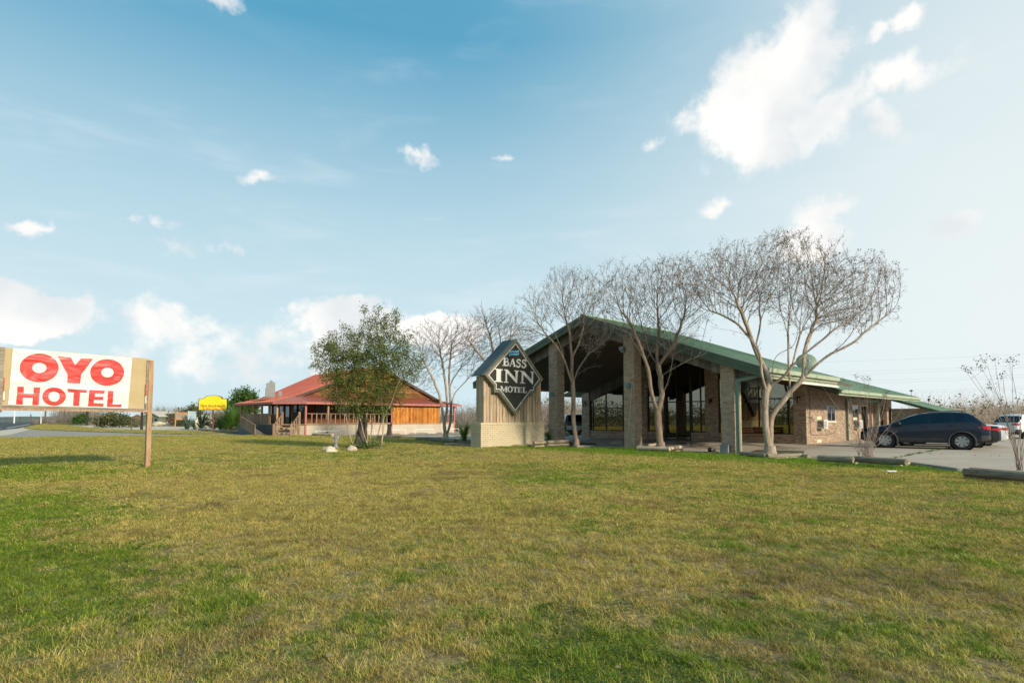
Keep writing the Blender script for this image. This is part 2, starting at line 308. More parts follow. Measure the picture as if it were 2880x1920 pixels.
def lawn_color(t, pos):
    """dry tan grass with green and brown patches, by place"""
    n1 = t.noise(pos, 0.75, 7, 0.7, 0.7); n2 = t.noise(pos, 3.1, 6, 0.7); n3 = t.noise(pos, 0.9, 4, 0.55, 0.3)
    g = t.math('ADD', t.math('MULTIPLY', n1, 0.55), t.math('MULTIPLY', n2, 0.45))
    for (cx, cy, r, k) in LAWN_GREEN:
        g = t.math('ADD', g, t.math('MULTIPLY', t.maprange(t.vmath('DISTANCE', t.vmath('MULTIPLY', pos, (1, 1, 0)), (cx, cy, 0)), r, 0.0, 0, 1, 'SMOOTHSTEP'), k))
    x, y, z = t.sep(pos)
    vv = t.math('ADD', t.math('MULTIPLY', t.math('SUBTRACT', x, 9.3), 0.719), t.math('MULTIPLY', t.math('SUBTRACT', y, 24.5), 0.695))
    strip = t.math('MULTIPLY', t.maprange(vv, -6.0, -3.2, 0, 0.26, 'SMOOTHSTEP'), t.maprange(x, -5.0, 1.0))
    g = t.math('ADD', g, strip)
    green = t.maprange(g, 0.45, 0.66, 0.08, 1.0, 'SMOOTHSTEP')
    for (cx, cy, r, k) in LAWN_BROWN: n3 = t.math('ADD', n3, t.math('MULTIPLY', t.maprange(t.vmath('DISTANCE', t.vmath('MULTIPLY', pos, (1, 1, 0)), (cx, cy, 0)), r, 0.0, 0, 1, 'SMOOTHSTEP'), k))
    brown = t.math('MULTIPLY', t.maprange(n3, 0.52, 0.70, 0, 0.85, 'SMOOTHSTEP'), t.maprange(n2, 0.35, 0.6, 0.4, 1.0))
    return green, brown, t.maprange(strip, 0.05, 0.2)
LAWN_BROWN = [(3.2, 5.6, 2.6, .14), (6.5, 8.5, 3.2, .12), (1.5, 4.2, 1.5, .08), (0.0, 15.5, 5, .12), (8.5, 13, 4, .08), (2.6, 9.5, 2.5, .08)]
LAWN_GREEN = [(-8.0, 8, 5.0, 0.22), (-4.8, 4.6, 3.0, 0.20), (-13, 14, 5, .10), (0.6, 3.4, 1.6, 0.12), (3.0, 6, 4.5, 0.02), (5, 12, 7, 0.01), (9, 9, 5, 0.02), (-4.5, 11, 6.5, -0.16),
              (0.8, 17, 5.0, 0.06), (1.0, 13.2, 2.0, 0.10), (-2.4, 16.5, 3.5, -0.10), (0.5, 20.5, 4.0, -0.08), (-7, 22, 4, 0.07), (-14, 17, 6, 0.05), (1.2, 5.4, 2.2, -0.05)]
def lawnmat(name, blades):
    m_ = bpy.data.materials.new(name); m_.use_nodes = True; t = NT(m_.node_tree); p = t.n['Principled BSDF']
    pos = wpos(t); gr, br, st = lawn_color(t, pos)
    if blades:
        rnd = t.new('ShaderNodeAttribute', attribute_name='rnd').outputs['Fac']
        oi = t.new('ShaderNodeObjectInfo').outputs['Random']
        r = t.math('FRACT', t.math('ADD', rnd, t.math('MULTIPLY', oi, 7.31)))
        dry = t.ramp(r, [(0.0, (0.17, 0.11, 0.035)), (0.35, (0.37, 0.27, 0.085)), (0.7, (0.60, 0.46, 0.17)), (1.0, (0.36, 0.33, 0.06))])
        grn = t.ramp(r, [(0.0, (0.06, 0.115, 0.008)), (0.4, (0.125, 0.20, 0.014)), (0.8, (0.235, 0.29, 0.025)), (1.0, (0.42, 0.37, 0.075))])
        brn = t.ramp(r, [(0.0, (0.10, 0.06, 0.03)), (0.6, (0.26, 0.17, 0.08)), (1.0, (0.42, 0.31, 0.14))])
        fg = t.maprange(t.math('ADD', gr, t.math('MULTIPLY', t.math('SUBTRACT', r, 0.5), -1.0)), 0.25, 0.75)
    else:
        n = t.noise(pos, 22, 6, 0.75); n4 = t.noise(pos, 40, 4, 0.7)
        dry = t.ramp(n, [(0.36, (0.10, 0.075, 0.03)), (0.6, (0.34, 0.27, 0.12))])
        grn = t.ramp(n, [(0.36, (0.045, 0.06, 0.012)), (0.6, (0.17, 0.19, 0.04))])
        brn = t.ramp(n, [(0.3, (0.075, 0.05, 0.03)), (0.7, (0.20, 0.14, 0.08))])
        fg = t.maprange(t.math('ADD', gr, t.math('MULTIPLY', t.math('SUBTRACT', n4, 0.5), 0.9)), 0.3, 0.6)
        t.put(p.inputs['Normal'], t.bump(t.math('ADD', n, n4), 0.8, 0.05))
    c = t.mix(fg, t.mix(br, dry, brn), grn)
    c = t.mix(t.math('MULTIPLY', st, 0.6 if blades else 0.4), c, (0.14, 0.24, 0.025))
    hs = t.new('ShaderNodeHueSaturation'); t.put(hs.inputs['Color'], c); t.put(hs.inputs['Value'], t.maprange(t.noise(pos, 5.5, 5, 0.7, 0.6), 0.34, 0.66, 0.84, 1.58)); c = hs.outputs[0]
    t.put(p.inputs['Base Color'], c); p.inputs['Roughness'].default_value = 0.75; p.inputs['Specular IOR Level'].default_value = 0.2
    if blades:
        tl = t.new('ShaderNodeBsdfTranslucent'); t.put(tl.inputs[0], t.mix(1.0, c, (1.2, 1.3, 0.8), 'MULTIPLY'))
        mx = t.new('ShaderNodeMixShader'); mx.inputs[0].default_value = 0.35
        t.l.new(p.outputs[0], mx.inputs[1]); t.l.new(tl.outputs[0], mx.inputs[2]); t.l.new(mx.outputs[0], t.n['Material Output'].inputs[0])
    return m_
M['lawn'] = lawnmat('lawn_soil', False); M['blade'] = lawnmat('grass_blade', True)
M['field'] = noisy('dry_field', (0.20, 0.17, 0.09), (0.36, 0.29, 0.16), 0.06, 0.95, 0.4, bdist=0.05, fine=6)
M['hill'] = noisy('wooded_hill', (0.07, 0.095, 0.08), (0.12, 0.14, 0.11), 0.02, 0.95, 0.0)

# ------------------------------------------------------------------ mesh helpers
class MB:
    def __init__(s): s.v = []; s.f = []; s.m = []; s.rnd = None
    def add(s, vs, fs, mi=0):
        o = len(s.v); s.v += [tuple(v) for v in vs]; s.f += [tuple(i + o for i in f) for f in fs]; s.m += [mi] * len(fs); return s
    def box(s, x0, x1, y0, y1, z0, z1, mi=0):
        return s.add([(x0, y0, z0), (x1, y0, z0), (x1, y1, z0), (x0, y1, z0), (x0, y0, z1), (x1, y0, z1), (x1, y1, z1), (x0, y1, z1)],
                     [(0, 3, 2, 1), (4, 5, 6, 7), (0, 1, 5, 4), (1, 2, 6, 5), (2, 3, 7, 6), (3, 0, 4, 7)], mi)
    def bar(s, a, b, wx, wz, mi=0, up=(0, 0, 1)):
        a = Vector(a); b = Vector(b); d = (b - a).normalized(); up = Vector(up)
        if abs(d.dot(up)) > 0.98: up = Vector((0, 1, 0))
        sx = d.cross(up).normalized() * wx / 2; sz = sx.cross(d).normalized() * wz / 2
        vs = [a - sx - sz, a + sx - sz, a + sx + sz, a - sx + sz, b - sx - sz, b + sx - sz, b + sx + sz, b - sx + sz]
        return s.add(vs, [(0, 1, 2, 3), (7, 6, 5, 4), (0, 4, 5, 1), (1, 5, 6, 2), (2, 6, 7, 3), (3, 7, 4, 0)], mi)
    def tube(s, pts, rad, n=8, mi=0, cap=True):
        pts = [Vector(p) for p in pts]; k = len(pts)
        if not hasattr(rad, '__len__'): rad = [rad] * k
        o = len(s.v); ref = None
        for i, p in enumerate(pts):
            d = (pts[min(i + 1, k - 1)] - pts[max(i - 1, 0)])
            d = d.normalized() if d.length > 1e-9 else Vector((0, 0, 1))
            if ref is None: ref = d.orthogonal().normalized()
            ref = (ref - d * ref.dot(d)); ref = ref.normalized() if ref.length > 1e-6 else d.orthogonal().normalized()
            b = d.cross(ref)
            for j in range(n):
                a = 2 * math.pi * j / n; s.v.append(tuple(p + (ref * math.cos(a) + b * math.sin(a)) * rad[i]))
        for i in range(k - 1):
            for j in range(n):
                s.f.append((o + i * n + j, o + i * n + (j + 1) % n, o + (i + 1) * n + (j + 1) % n, o + (i + 1) * n + j)); s.m.append(mi)
        if cap and n > 2:
            s.f.append(tuple(o + n - 1 - j for j in range(n))); s.m.append(mi)
            s.f.append(tuple(o + (k - 1) * n + j for j in range(n))); s.m.append(mi)
        return s
    def lathe(s, prof, c=(0, 0, 0), n=16, mi=0, ax='z'):
        o = len(s.v)
        for r, z in prof:
            for j in range(n):
                a = 2 * math.pi * j / n
                q = (r * math.cos(a), r * math.sin(a), z)
                if ax == 'y': q = (q[0], q[2], q[1])
                if ax == 'x': q = (q[2], q[0], q[1])
                s.v.append((c[0] + q[0], c[1] + q[1], c[2] + q[2]))
        for i in range(len(prof) - 1):
            for j in range(n):
                s.f.append((o + i * n + j, o + i * n + (j + 1) % n, o + (i + 1) * n + (j + 1) % n, o + (i + 1) * n + j)); s.m.append(mi)
        return s
    def prism(s, poly, vec, mi=0):
        """polygon of 3-D points swept by vec"""
        n = len(poly); vec = Vector(vec); p = [Vector(q) for q in poly]
        return s.add(p + [q + vec for q in p], [tuple(range(n)), tuple(range(2 * n - 1, n - 1, -1))] + [(i, i + n, (i + 1) % n + n, (i + 1) % n) for i in range(n)], mi)
    def blob(s, c, r, seed=0, n=2, amp=0.25, sc=1.5, squash=1.0, mi=0):
        bm = bmesh.new(); bmesh.ops.create_icosphere(bm, subdivisions=n, radius=1)
        from mathutils import noise as mn
        for v in bm.verts:
            d = 1 + amp * mn.noise(v.co * sc + Vector((seed * 3.1, seed, 0)))
            v.co *= d
        vs = [(c[0] + v.co.x * r[0], c[1] + v.co.y * r[1], c[2] + v.co.z * r[2]) for v in bm.verts]
        s.add(vs, [tuple(v.index for v in f.verts) for f in bm.faces], mi); bm.free(); return s
    def build(s, name, mats, parent=None, smooth=None, fix=True, **props):
        me = bpy.data.meshes.new(name); me.from_pydata(s.v, [], s.f)
        for m_ in (mats if isinstance(mats, (list, tuple)) else [mats]): me.materials.append(m_)
        if len(me.materials) > 1: me.polygons.foreach_set('material_index', s.m)
        if fix:
            bm = bmesh.new(); bm.from_mesh(me); bmesh.ops.recalc_face_normals(bm, faces=bm.faces); bm.to_mesh(me); bm.free()
        if smooth is not None:
            me.polygons.foreach_set('use_smooth', [True] * len(me.polygons))
            if smooth < 180: me.set_sharp_from_angle(angle=R(smooth))
        me.update()
        return link(name, me, parent, **props)
def link(name, me, parent=None, loc=None, rot=None, scale=None, **props):
    o = bpy.data.objects.new(name, me); COL.objects.link(o)
    if parent: o.parent = parent
    if loc is not None: o.location = loc
    if rot is not None: o.rotation_euler = rot
    if scale is not None: o.scale = scale
    for k, v in props.items(): o[{'cat': 'category'}.get(k, k)] = v
    return o
def thing(name, label, cat, loc=(0, 0, 0), rz=0.0, group=None):
    o = link(name, None, None, loc, (0, 0, rz), label=label, cat=cat)
    if group: o['group'] = group
    return o
def frame_fn(O, ang):
    """point of a local frame -> world"""
    c, s_ = math.cos(ang), math.sin(ang)
    return lambda u, v, z=0.0: Vector((O[0] + u * c - v * s_, O[1] + u * s_ + v * c, z))
def onplane(px, py, O, ang, v):
    """local (u, z) where a sight line meets the vertical plane v = const of a frame"""
    r = ray(px, py); c, s_ = math.cos(ang), math.sin(ang)
    cx, cy = -O[0], -O[1]; cu, cv = cx * c + cy * s_, -cx * s_ + cy * c
    du, dv = r.x * c + r.y * s_, -r.x * s_ + r.y * c
    k = (v - cv) / dv; return (cu + du * k, EYE + r.z * k)
# ================================================================== GROUND
def poly_sheet(name, pts, z, mat, parent=None, thick=0.0, **pr):
    mb = MB(); P = [Vector((p[0], p[1], z)) for p in pts]
    if thick: mb.prism([p - Vector((0, 0, thick)) for p in P], (0, 0, thick))
    else: mb.add(P, [tuple(range(len(P)))])
    return mb.build(name, mat, parent, **pr)
def terrain_z(r, az):
    z = -0.06
    if r > 165: z -= (min(r, 700) - 165) * 0.012
    if r > 900: z += (r - 900) * 0.0030
    a = math.degrees(az)
    if r > 1500: z += (r - 1500) * (0.0085 * max(0, min(1, (a - 12) / 22)) + 0.0006 * math.sin(a * 0.9) + 0.0004 * math.sin(a * 2.3))
    return z
mb = MB(); rings = [0, 8, 20, 45, 90, 130, 165, 200, 260, 400, 700, 1100, 1600, 2300, 3200, 4500]; NA = 180
for r in rings:
    for j in range(NA):
        a = 2 * math.pi * j / NA; aa = a if a <= math.pi else a - 2 * math.pi
        mb.v.append((r * math.sin(a), r * math.cos(a), terrain_z(r, aa)))
for i in range(len(rings) - 1):
    for j in range(NA):
        mb.f.append((i * NA + j, (i + 1) * NA + j, (i + 1) * NA + (j + 1) % NA, i * NA + (j + 1) % NA)); mb.m.append(1 if rings[i] >= 700 else 0)
mb.build('ground', [M['field'], M['hill']], smooth=180, kind='structure')

MO = (9.2, 24.2); MA = R(-46); mw = frame_fn(MO, MA)      # motel frame: u along the gable front, v into the building
RO = D(860, 1219, 46); RA = R(44); rw = frame_fn(RO, RA)  # restaurant frame
# worn asphalt drive and the caliche lot
g = lambda l: [G(x, y) for x, y in l]
drive = g([(-500, 1243), (-300, 1222), (5, 1207), (62, 1203), (120, 1209), (250, 1213.5), (420, 1219), (560, 1221.5), (700, 1218)]) + [Vector((-25, 75, 0)), Vector((8, 84, 0)), Vector((12, 46, 0)), Vector((8, 26, 0)), Vector((-2, 27, 0)), Vector((-22, 38, 0))]
poly_sheet('driveway', drive, -0.022, M['asphalt'], kind='structure')
poly_sheet('gravel_lot', g([(290, 1207), (420, 1210.5), (700, 1214), (760, 1206), (650, 1196), (420, 1195), (200, 1196)]), -0.03, M['gravel'], kind='structure')
poly_sheet('apron', g([(-300, 1250), (5, 1210), (62, 1202.5), (85, 1207), (30, 1221), (-60, 1232)]), -0.014, M['gravel'], kind='structure')
road = g([(-700, 1290), (-200, 1224), (5, 1208.5), (60, 1201.5), (100, 1197), (128, 1188.5), (118, 1186.2), (20, 1186.8), (-300, 1190), (-1200, 1240)])
poly_sheet('highway', road, -0.018, M['road'], kind='structure')
mb = MB()
for a, b in [((-300, 1229), (4, 1204)), ((20, 1203), (84, 1192.2))]:
    p, q = G(*a), G(*b); d = (q - p).normalized(); n = Vector((-d.y, d.x, 0)) * 0.12
    mb.add([p - n, p + n, q + n, q - n], [(0, 1, 2, 3)])
for v in range(len(mb.v)): mb.v[v] = (mb.v[v][0], mb.v[v][1], -0.010)
mb.build('road_line', M['white_paint'], kind='structure')

lot = thing('parking_lot', 'x', 'x', mw(0, 0)[:2] + (0,) if False else (MO[0], MO[1], 0), MA); del lot['label']; del lot['category']; lot['kind'] = 'structure'
MB().box(-30, 30, -6.5, 75, -0.16, -0.012).build('subgrade', M['soil'], lot)
slab_me = None; SW, SL = 4.876, 4.57
for i in range(-6, 6):
    for j in range(-2, 14):
        u0 = i * SW + 0.6; v0 = j * SL + 1.0
        if u0 < -20 and v0 > 12: continue
        if slab_me is None:
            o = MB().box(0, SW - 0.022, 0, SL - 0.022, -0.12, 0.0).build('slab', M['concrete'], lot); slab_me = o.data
        else: o = link('slab', slab_me, lot)
        o.location = (u0, v0, random.uniform(-0.004, 0.004)); 
# weeds grown in the joints of the lot
mb = MB()
for (u0, v0, u1, v1, n) in [(5.476, 1.5, 5.476, 30, 900), (5.4, 5.57, 12, 5.57, 60), (0.6, 1, 0.6, 9, 60)]:
    for k in range(n):
        t = random.random(); t = t if random.random() < .4 else (round(t * 14) / 14 + random.gauss(0, .012))
        x = u0 + (u1 - u0) * t + random.gauss(0, .03); y = v0 + (v1 - v0) * t + random.gauss(0, .03)
        h = random.uniform(.03, .10); a = random.uniform(0, 6.28); w_ = .012
        p = mw(x, y, 0)
        mb.add([p + Vector((math.cos(a) * w_, math.sin(a) * w_, 0)), p - Vector((math.cos(a) * w_, math.sin(a) * w_, 0)), p + Vector((random.gauss(0, .04), random.gauss(0, .04), h))], [(0, 1, 2)])
mb.build('joint_weeds', M['leaf_green'], kind='stuff', fix=False)

# ---- the lawn
Bpts = [(-60, 10), (-48, 22)] + [tuple(G(x, y)[:2]) for x, y in [(-500, 1243), (-250, 1238), (0, 1233), (180, 1229.5), (350, 1227), (560, 1226), (700, 1225.5), (760, 1222.5), (850, 1223), (930, 1227), (1100, 1230), (1200, 1234), (1260, 1246),
        (1353, 1253), (1500, 1256), (1600, 1257), (1700, 1262), (1790, 1264), (1900, 1273), (2065, 1280), (2180, 1287), (2300, 1297), (2400, 1300), (2555, 1306), (2700, 1332), (2790, 1338), (2880, 1349), (3050, 1372), (3400, 1430)]] + [(16, -3), (18, -14)]
Bv = [Vector((x, y, 0)) for x, y in Bpts]
def resample(pts, n):
    L = [0]
    for a, b in zip(pts, pts[1:]): L.append(L[-1] + (b - a).length)
    out = []; k = 0
    for i in range(n):
        s_ = L[-1] * i / (n - 1)
        while k < len(pts) - 2 and L[k + 1] < s_: k += 1
        out.append(pts[k].lerp(pts[k + 1], (s_ - L[k]) / (L[k + 1] - L[k])))
    return out
from mathutils import noise as mnoise
def lawn_z(x, y):
    return 0.055 + 0.03 * mnoise.noise(Vector((x * 0.16, y * 0.16, 1.7))) + 0.012 * mnoise.noise(Vector((x * 0.7, y * 0.7, 4)))
NB = 260; NR = 60; BB = resample(Bv, NB); foot = Vector((0, -14, 0)); mb = MB(); idx = []
for i, b in enumerate(BB):
    nx = -50 + 66 * (i / (NB - 1)); nr = Vector((nx, -14, 0))
    for j in range(NR + 1):
        t = j / NR; p = nr.lerp(b, 1 - (1 - t) ** 1.6)
        z = lawn_z(p.x, p.y) if j < NR else 0.0
        mb.v.append((p.x, p.y, z if j < NR else lawn_z(p.x, p.y) * 0.8))
    mb.v.append((b.x, b.y, -0.05))
for i in range(NB - 1):
    for j in range(NR + 1):
        a = i * (NR + 2) + j; mb.f.append((a, a + 1, a + NR + 3, a + NR + 2)); mb.m.append(0)
lawn = mb.build('lawn', M['lawn'], smooth=180, fix=False, kind='structure')
verge_pts = g([(66, 1202.4), (118, 1208.6), (250, 1213), (420, 1218.6), (560, 1221), (700, 1217.5), (730, 1214), (700, 1212.5), (420, 1210), (300, 1207), (190, 1197), (133, 1189), (124, 1192)])
mb = MB(); mb.prism([p + Vector((0, 0, -0.05)) for p in verge_pts], (0, 0, 0.09)); verge = mb.build('verge', M['lawn'], kind='structure')

# ---- grass blades, scattered by geometry nodes over the lawn
src = bpy.data.collections.new('grass_sources')
def clump(name, n, rad, h0, h1, wdt, lean, segs=2):
    vs, fs, rn = [], [], []
    for k in range(n):
        a = random.uniform(0, 6.283); r = rad * math.sqrt(random.random()); x, y = r * math.cos(a), r * math.sin(a)
        h = random.uniform(h0, h1); th = random.uniform(0, 6.283); ln = random.uniform(0.25, 1.0) * lean * h; q = random.random()
        ct, st = math.cos(th), math.sin(th); wx, wy = -st * wdt / 2, ct * wdt / 2; o = len(vs)
        for s_ in range(segs):
            f = s_ / segs; cx, cy, cz = x + ct * ln * f * f, y + st * ln * f * f, h * f * (1 - 0.25 * f * lean * 0.5)
            k_ = 1 - 0.35 * f; vs += [(cx - wx * k_, cy - wy * k_, cz), (cx + wx * k_, cy + wy * k_, cz)]; rn += [q, q]
        vs.append((x + ct * ln, y + st * ln, h * (1 - 0.25 * lean * 0.5))); rn.append(q)
        for s_ in range(segs - 1): fs.append((o + 2 * s_, o + 2 * s_ + 1, o + 2 * s_ + 3, o + 2 * s_ + 2))
        fs.append((o + 2 * segs - 2, o + 2 * segs - 1, o + 2 * segs))
    me = bpy.data.meshes.new(name); me.from_pydata(vs, [], fs); me.materials.append(M['blade'])
    at = me.attributes.new('rnd', 'FLOAT', 'POINT'); at.data.foreach_set('value', rn)
    o = bpy.data.objects.new(name, me); return o
def coll(name, objs):
    c = bpy.data.collections.new(name)
    for o in objs: c.objects.link(o)
    return c
near_c = coll('near_tufts', [clump('tuft', 72, 0.095, 0.010, 0.034, 0.0028, 1.9, 2) for _ in range(8)] + [clump('tuft', 50, 0.05, 0.02, 0.055, 0.003, 1.6, 3) for _ in range(3)] + [clump('tuft', 22, 0.045, 0.04, 0.10, 0.003, 1.6, 3)])
mid_c = coll('mid_tufts', [clump('tuft', 90, 0.16, 0.012, 0.042, 0.006, 1.6, 2) for _ in range(5)])
far_c = coll('far_tufts', [clump('tuft', 110, 0.36, 0.02, 0.055, 0.014, 1.4, 1) for _ in range(4)])
def grass_modifier(o, layers):
    """layers: (collection, density, r_min, r_max, seed, scale)"""
    ng = bpy.data.node_groups.new('grass_' + o.name, 'GeometryNodeTree'); n = ng.nodes; l = ng.links
    ng.interface.new_socket('Geometry', in_out='INPUT', socket_type='NodeSocketGeometry'); ng.interface.new_socket('Geometry', in_out='OUTPUT', socket_type='NodeSocketGeometry')
    gi = n.new('NodeGroupInput'); go = n.new('NodeGroupOutput'); jn = n.new('GeometryNodeJoinGeometry')
    pos = n.new('GeometryNodeInputPosition')
    ln = n.new('ShaderNodeVectorMath'); ln.operation = 'LENGTH'; l.new(pos.outputs[0], ln.inputs[0])
    nz = n.new('ShaderNodeTexNoise'); nz.inputs['Scale'].default_value = 1.4; nz.inputs['Detail'].default_value = 4; l.new(pos.outputs[0], nz.inputs['Vector'])
    for (c, dens, r0, r1, seed, sc) in layers:
        dp = n.new('GeometryNodeDistributePointsOnFaces'); l.new(gi.outputs[0], dp.inputs['Mesh']); dp.inputs['Seed'].default_value = seed
        mr = n.new('ShaderNodeMapRange'); mr.inputs[1].default_value = r0 - 1.0; mr.inputs[2].default_value = r0 + 0.001; mr.inputs[3].default_value = 0; mr.inputs[4].default_value = dens; l.new(ln.outputs['Value'], mr.inputs[0])
        m2 = n.new('ShaderNodeMapRange'); m2.inputs[1].default_value = r1; m2.inputs[2].default_value = r1 * 1.25; m2.inputs[3].default_value = 1; m2.inputs[4].default_value = 0; l.new(ln.outputs['Value'], m2.inputs[0])
        m3 = n.new('ShaderNodeMapRange'); m3.inputs[1].default_value = 0.35; m3.inputs[2].default_value = 0.62; m3.inputs[3].default_value = 0.5; m3.inputs[4].default_value = 1.0; l.new(nz.outputs[0], m3.inputs[0])
        mu = n.new('ShaderNodeMath'); mu.operation = 'MULTIPLY'; l.new(mr.outputs[0], mu.inputs[0]); l.new(m2.outputs[0], mu.inputs[1])
        mv = n.new('ShaderNodeMath'); mv.operation = 'MULTIPLY'; l.new(mu.outputs[0], mv.inputs[0]); l.new(m3.outputs[0], mv.inputs[1])
        l.new(mv.outputs[0], dp.inputs['Density'])
        ip = n.new('GeometryNodeInstanceOnPoints'); l.new(dp.outputs[0], ip.inputs['Points'])
        ci = n.new('GeometryNodeCollectionInfo'); ci.inputs[0].default_value = c; ci.inputs[1].default_value = True; ci.inputs[2].default_value = True
        l.new(ci.outputs[0], ip.inputs['Instance']); ip.inputs['Pick Instance'].default_value = True
        rv = n.new('FunctionNodeRandomValue'); rv.data_type = 'FLOAT_VECTOR'; rv.inputs[0].default_value = (-0.12, -0.12, 0); rv.inputs[1].default_value = (0.12, 0.12, 6.283); l.new(rv.outputs[0], ip.inputs['Rotation'])
        rs = n.new('FunctionNodeRandomValue'); rs.data_type = 'FLOAT'; rs.inputs[2].default_value = 0.6 * sc; rs.inputs[3].default_value = 1.35 * sc
        l.new(rs.outputs[1], ip.inputs['Scale']); l.new(ip.outputs[0], jn.inputs[0])
    l.new(jn.outputs[0], go.inputs[0])
    md = o.modifiers.new('grass', 'NODES'); md.node_group = ng
grass = link('grass', lawn.data.copy(), kind='stuff')
grass_modifier(grass, [(near_c, 230, 2.2, 8.5, 3, 1.0), (mid_c, 78, 8.5, 17, 5, 1.0), (far_c, 15.0, 17, 70, 7, 1.0)])
g2 = link('verge_grass', verge.data.copy(), kind='stuff'); grass_modifier(g2, [(far_c, 2.5, 20, 200, 9, 1.3)])
# tall weeds round the lawn: broad-leaved clover in the green patches
mb = MB()
for k in range(5200):
    cx, cy, r, kk = random.choice([q for q in LAWN_GREEN if q[3] > 0.07])
    a = random.uniform(0, 6.28); rr = r * 0.75 * math.sqrt(random.random()); x, y = cx + rr * math.cos(a), cy + rr * math.sin(a)
    if y < 2.2 or y > 12 or mnoise.noise(Vector((x * 0.9, y * 0.9, 9))) < 0.05: continue
    z = lawn_z(x, y)
    for q in range(4):
        b = random.uniform(0, 6.28); dx, dy = math.cos(b), math.sin(b); L = random.uniform(.014, .026); h = z + random.uniform(.012, .04); ox, oy = random.gauss(0, .02), random.gauss(0, .02)
        mb.add([(x + ox, y + oy, h), (x + ox + dx * L * .5 - dy * L * .4, y + oy + dy * L * .5 + dx * L * .4, h + .008), (x + ox + dx * L, y + oy + dy * L, h + .003), (x + ox + dx * L * .5 + dy * L * .4, y + oy + dy * L * .5 - dx * L * .4, h + .008)], [(0, 1, 2, 3)])
mb.build('clover', M['leaf_green'], kind='stuff', fix=False)
# fallen leaves and straw on the lawn
mb = MB()
for k in range(900):
    y = 2.6 + 20 * random.random() ** 1.4; x = random.uniform(-1, 1) * (y * .9 + 1); z = lawn_z(x, y) + random.uniform(.02, .05); s_ = random.uniform(.012, .03); a_ = random.uniform(0, 6.28); c_, d_ = math.cos(a_) * s_, math.sin(a_) * s_
    mb.add([(x - c_, y - d_, z), (x + d_ * .5, y - c_ * .5, z + random.uniform(0, .015)), (x + c_, y + d_, z + random.uniform(0, .01)), (x - d_ * .5, y + c_ * .5, z)], [(0, 1, 2, 3)])
mb.build('fallen_leaves', M['leaf_dry'], kind='stuff', fix=False)
mb = MB(); a, b = G(2225, 1277), G(2375, 1255); d = (b - a).normalized(); n = Vector((-d.y, d.x, 0)) * .04
mb.add([a - n + Vector((0, 0, .009)), a + n + Vector((0, 0, .009)), b + n + Vector((0, 0, .009)), b - n + Vector((0, 0, .009))], [(0, 1, 2, 3)]); mb.build('bay_line', M['faint_line'], kind='structure')
# kerb of the lot beside the lawn
a, b = G(2545, 1308), G(2703, 1331)
MB().bar((a.x, a.y, 0.03), (b.x, b.y, 0.03), 0.20, 0.22).build('kerb', M['curb'], kind='structure')

# ================================================================== MOTEL
motel = thing('motel', 'low brick motel with green metal gable roof, tall brick columns and bronze glass lobby', 'motel', (MO[0], MO[1], 0), MA)
RU, RZ, RS = -7.5, 6.72, 0.355
zr = lambda u: RZ - RS * abs(u - RU)
EU, EL = 1.74, -16.1
def slope_slab(mb, u0, u1, v0, v1, top, thick, mi=0, f=None):
    f = f or zr
    return mb.add([(u0, v0, f(u0) + top), (u1, v0, f(u1) + top), (u1, v1, f(u1) + top), (u0, v1, f(u0) + top)] + [(u0, v0, f(u0) + top - thick), (u1, v0, f(u1) + top - thick), (u1, v1, f(u1) + top - thick), (u0, v1, f(u0) + top - thick)],
                  [(0, 1, 2, 3), (7, 6, 5, 4), (0, 4, 5, 1), (1, 5, 6, 2), (2, 6, 7, 3), (3, 7, 4, 0)], mi)
V1 = 8.0
mb = MB(); slope_slab(mb, RU, EU, -.55, V1, 0, .06); slope_slab(mb, EL, RU, -.55, V1, 0, .06)
k = -.45
while k < V1:                                              # standing seams
    for s_ in (1, -1):
        e = EU if s_ > 0 else EL; mb.bar((RU + s_ * .05, k, zr(RU) + .0), (e, k, zr(e) + .0), .025, .022)
    k += .45
mb.bar((RU, -.6, RZ + .01), (RU, V1, RZ + .01), .24, .05)
roof = mb.build('roof', M['roof_green'], motel)
mb = MB(); slope_slab(mb, RU, EU - .03, -.53, 10.7, -.30, .04); slope_slab(mb, EL + .03, RU, -.53, 10.7, -.30, .04)
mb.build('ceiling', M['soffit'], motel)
mb = MB()
for s_, e in ((1, EU), (-1, EL)):                          # rake: two stepped metal boards
    for (v0, v1, t0, t1) in ((-.60, -.54, -.015, -.20), (-.575, -.53, -.20, -.42)):
        p = [(RU, v0, zr(RU) + t0), (e, v0, zr(e) + t0), (e, v0, zr(e) + t1), (RU, v0, zr(RU) + t1)]
        mb.prism(p, (0, v1 - v0, 0))
mb.build('rake_fascia', M['fascia_green'], motel)
mb = MB(); mb.box(EU - .02, EU + .10, -.58, V1, zr(EU) - .17, zr(EU) + .0); mb.build('gutter', M['gutter'], motel)
MB().box(EU - .16, EU - .04, -.5, V1, zr(EU) - .40, zr(EU) - .18).build('eave_fascia', M['gutter'], motel); MB().box(EL + .04, EL + .16, -.5, V1, zr(EL) - .40, zr(EL) - .03).build('eave_fascia', M['gutter'], motel)
mb = MB(); mb.box(EU - .16, EU - .02, 3.0, V1 + .2, zr(EU) - .47, zr(EU) - .40); mb.build('eave_beam', M['white_paint'], motel)
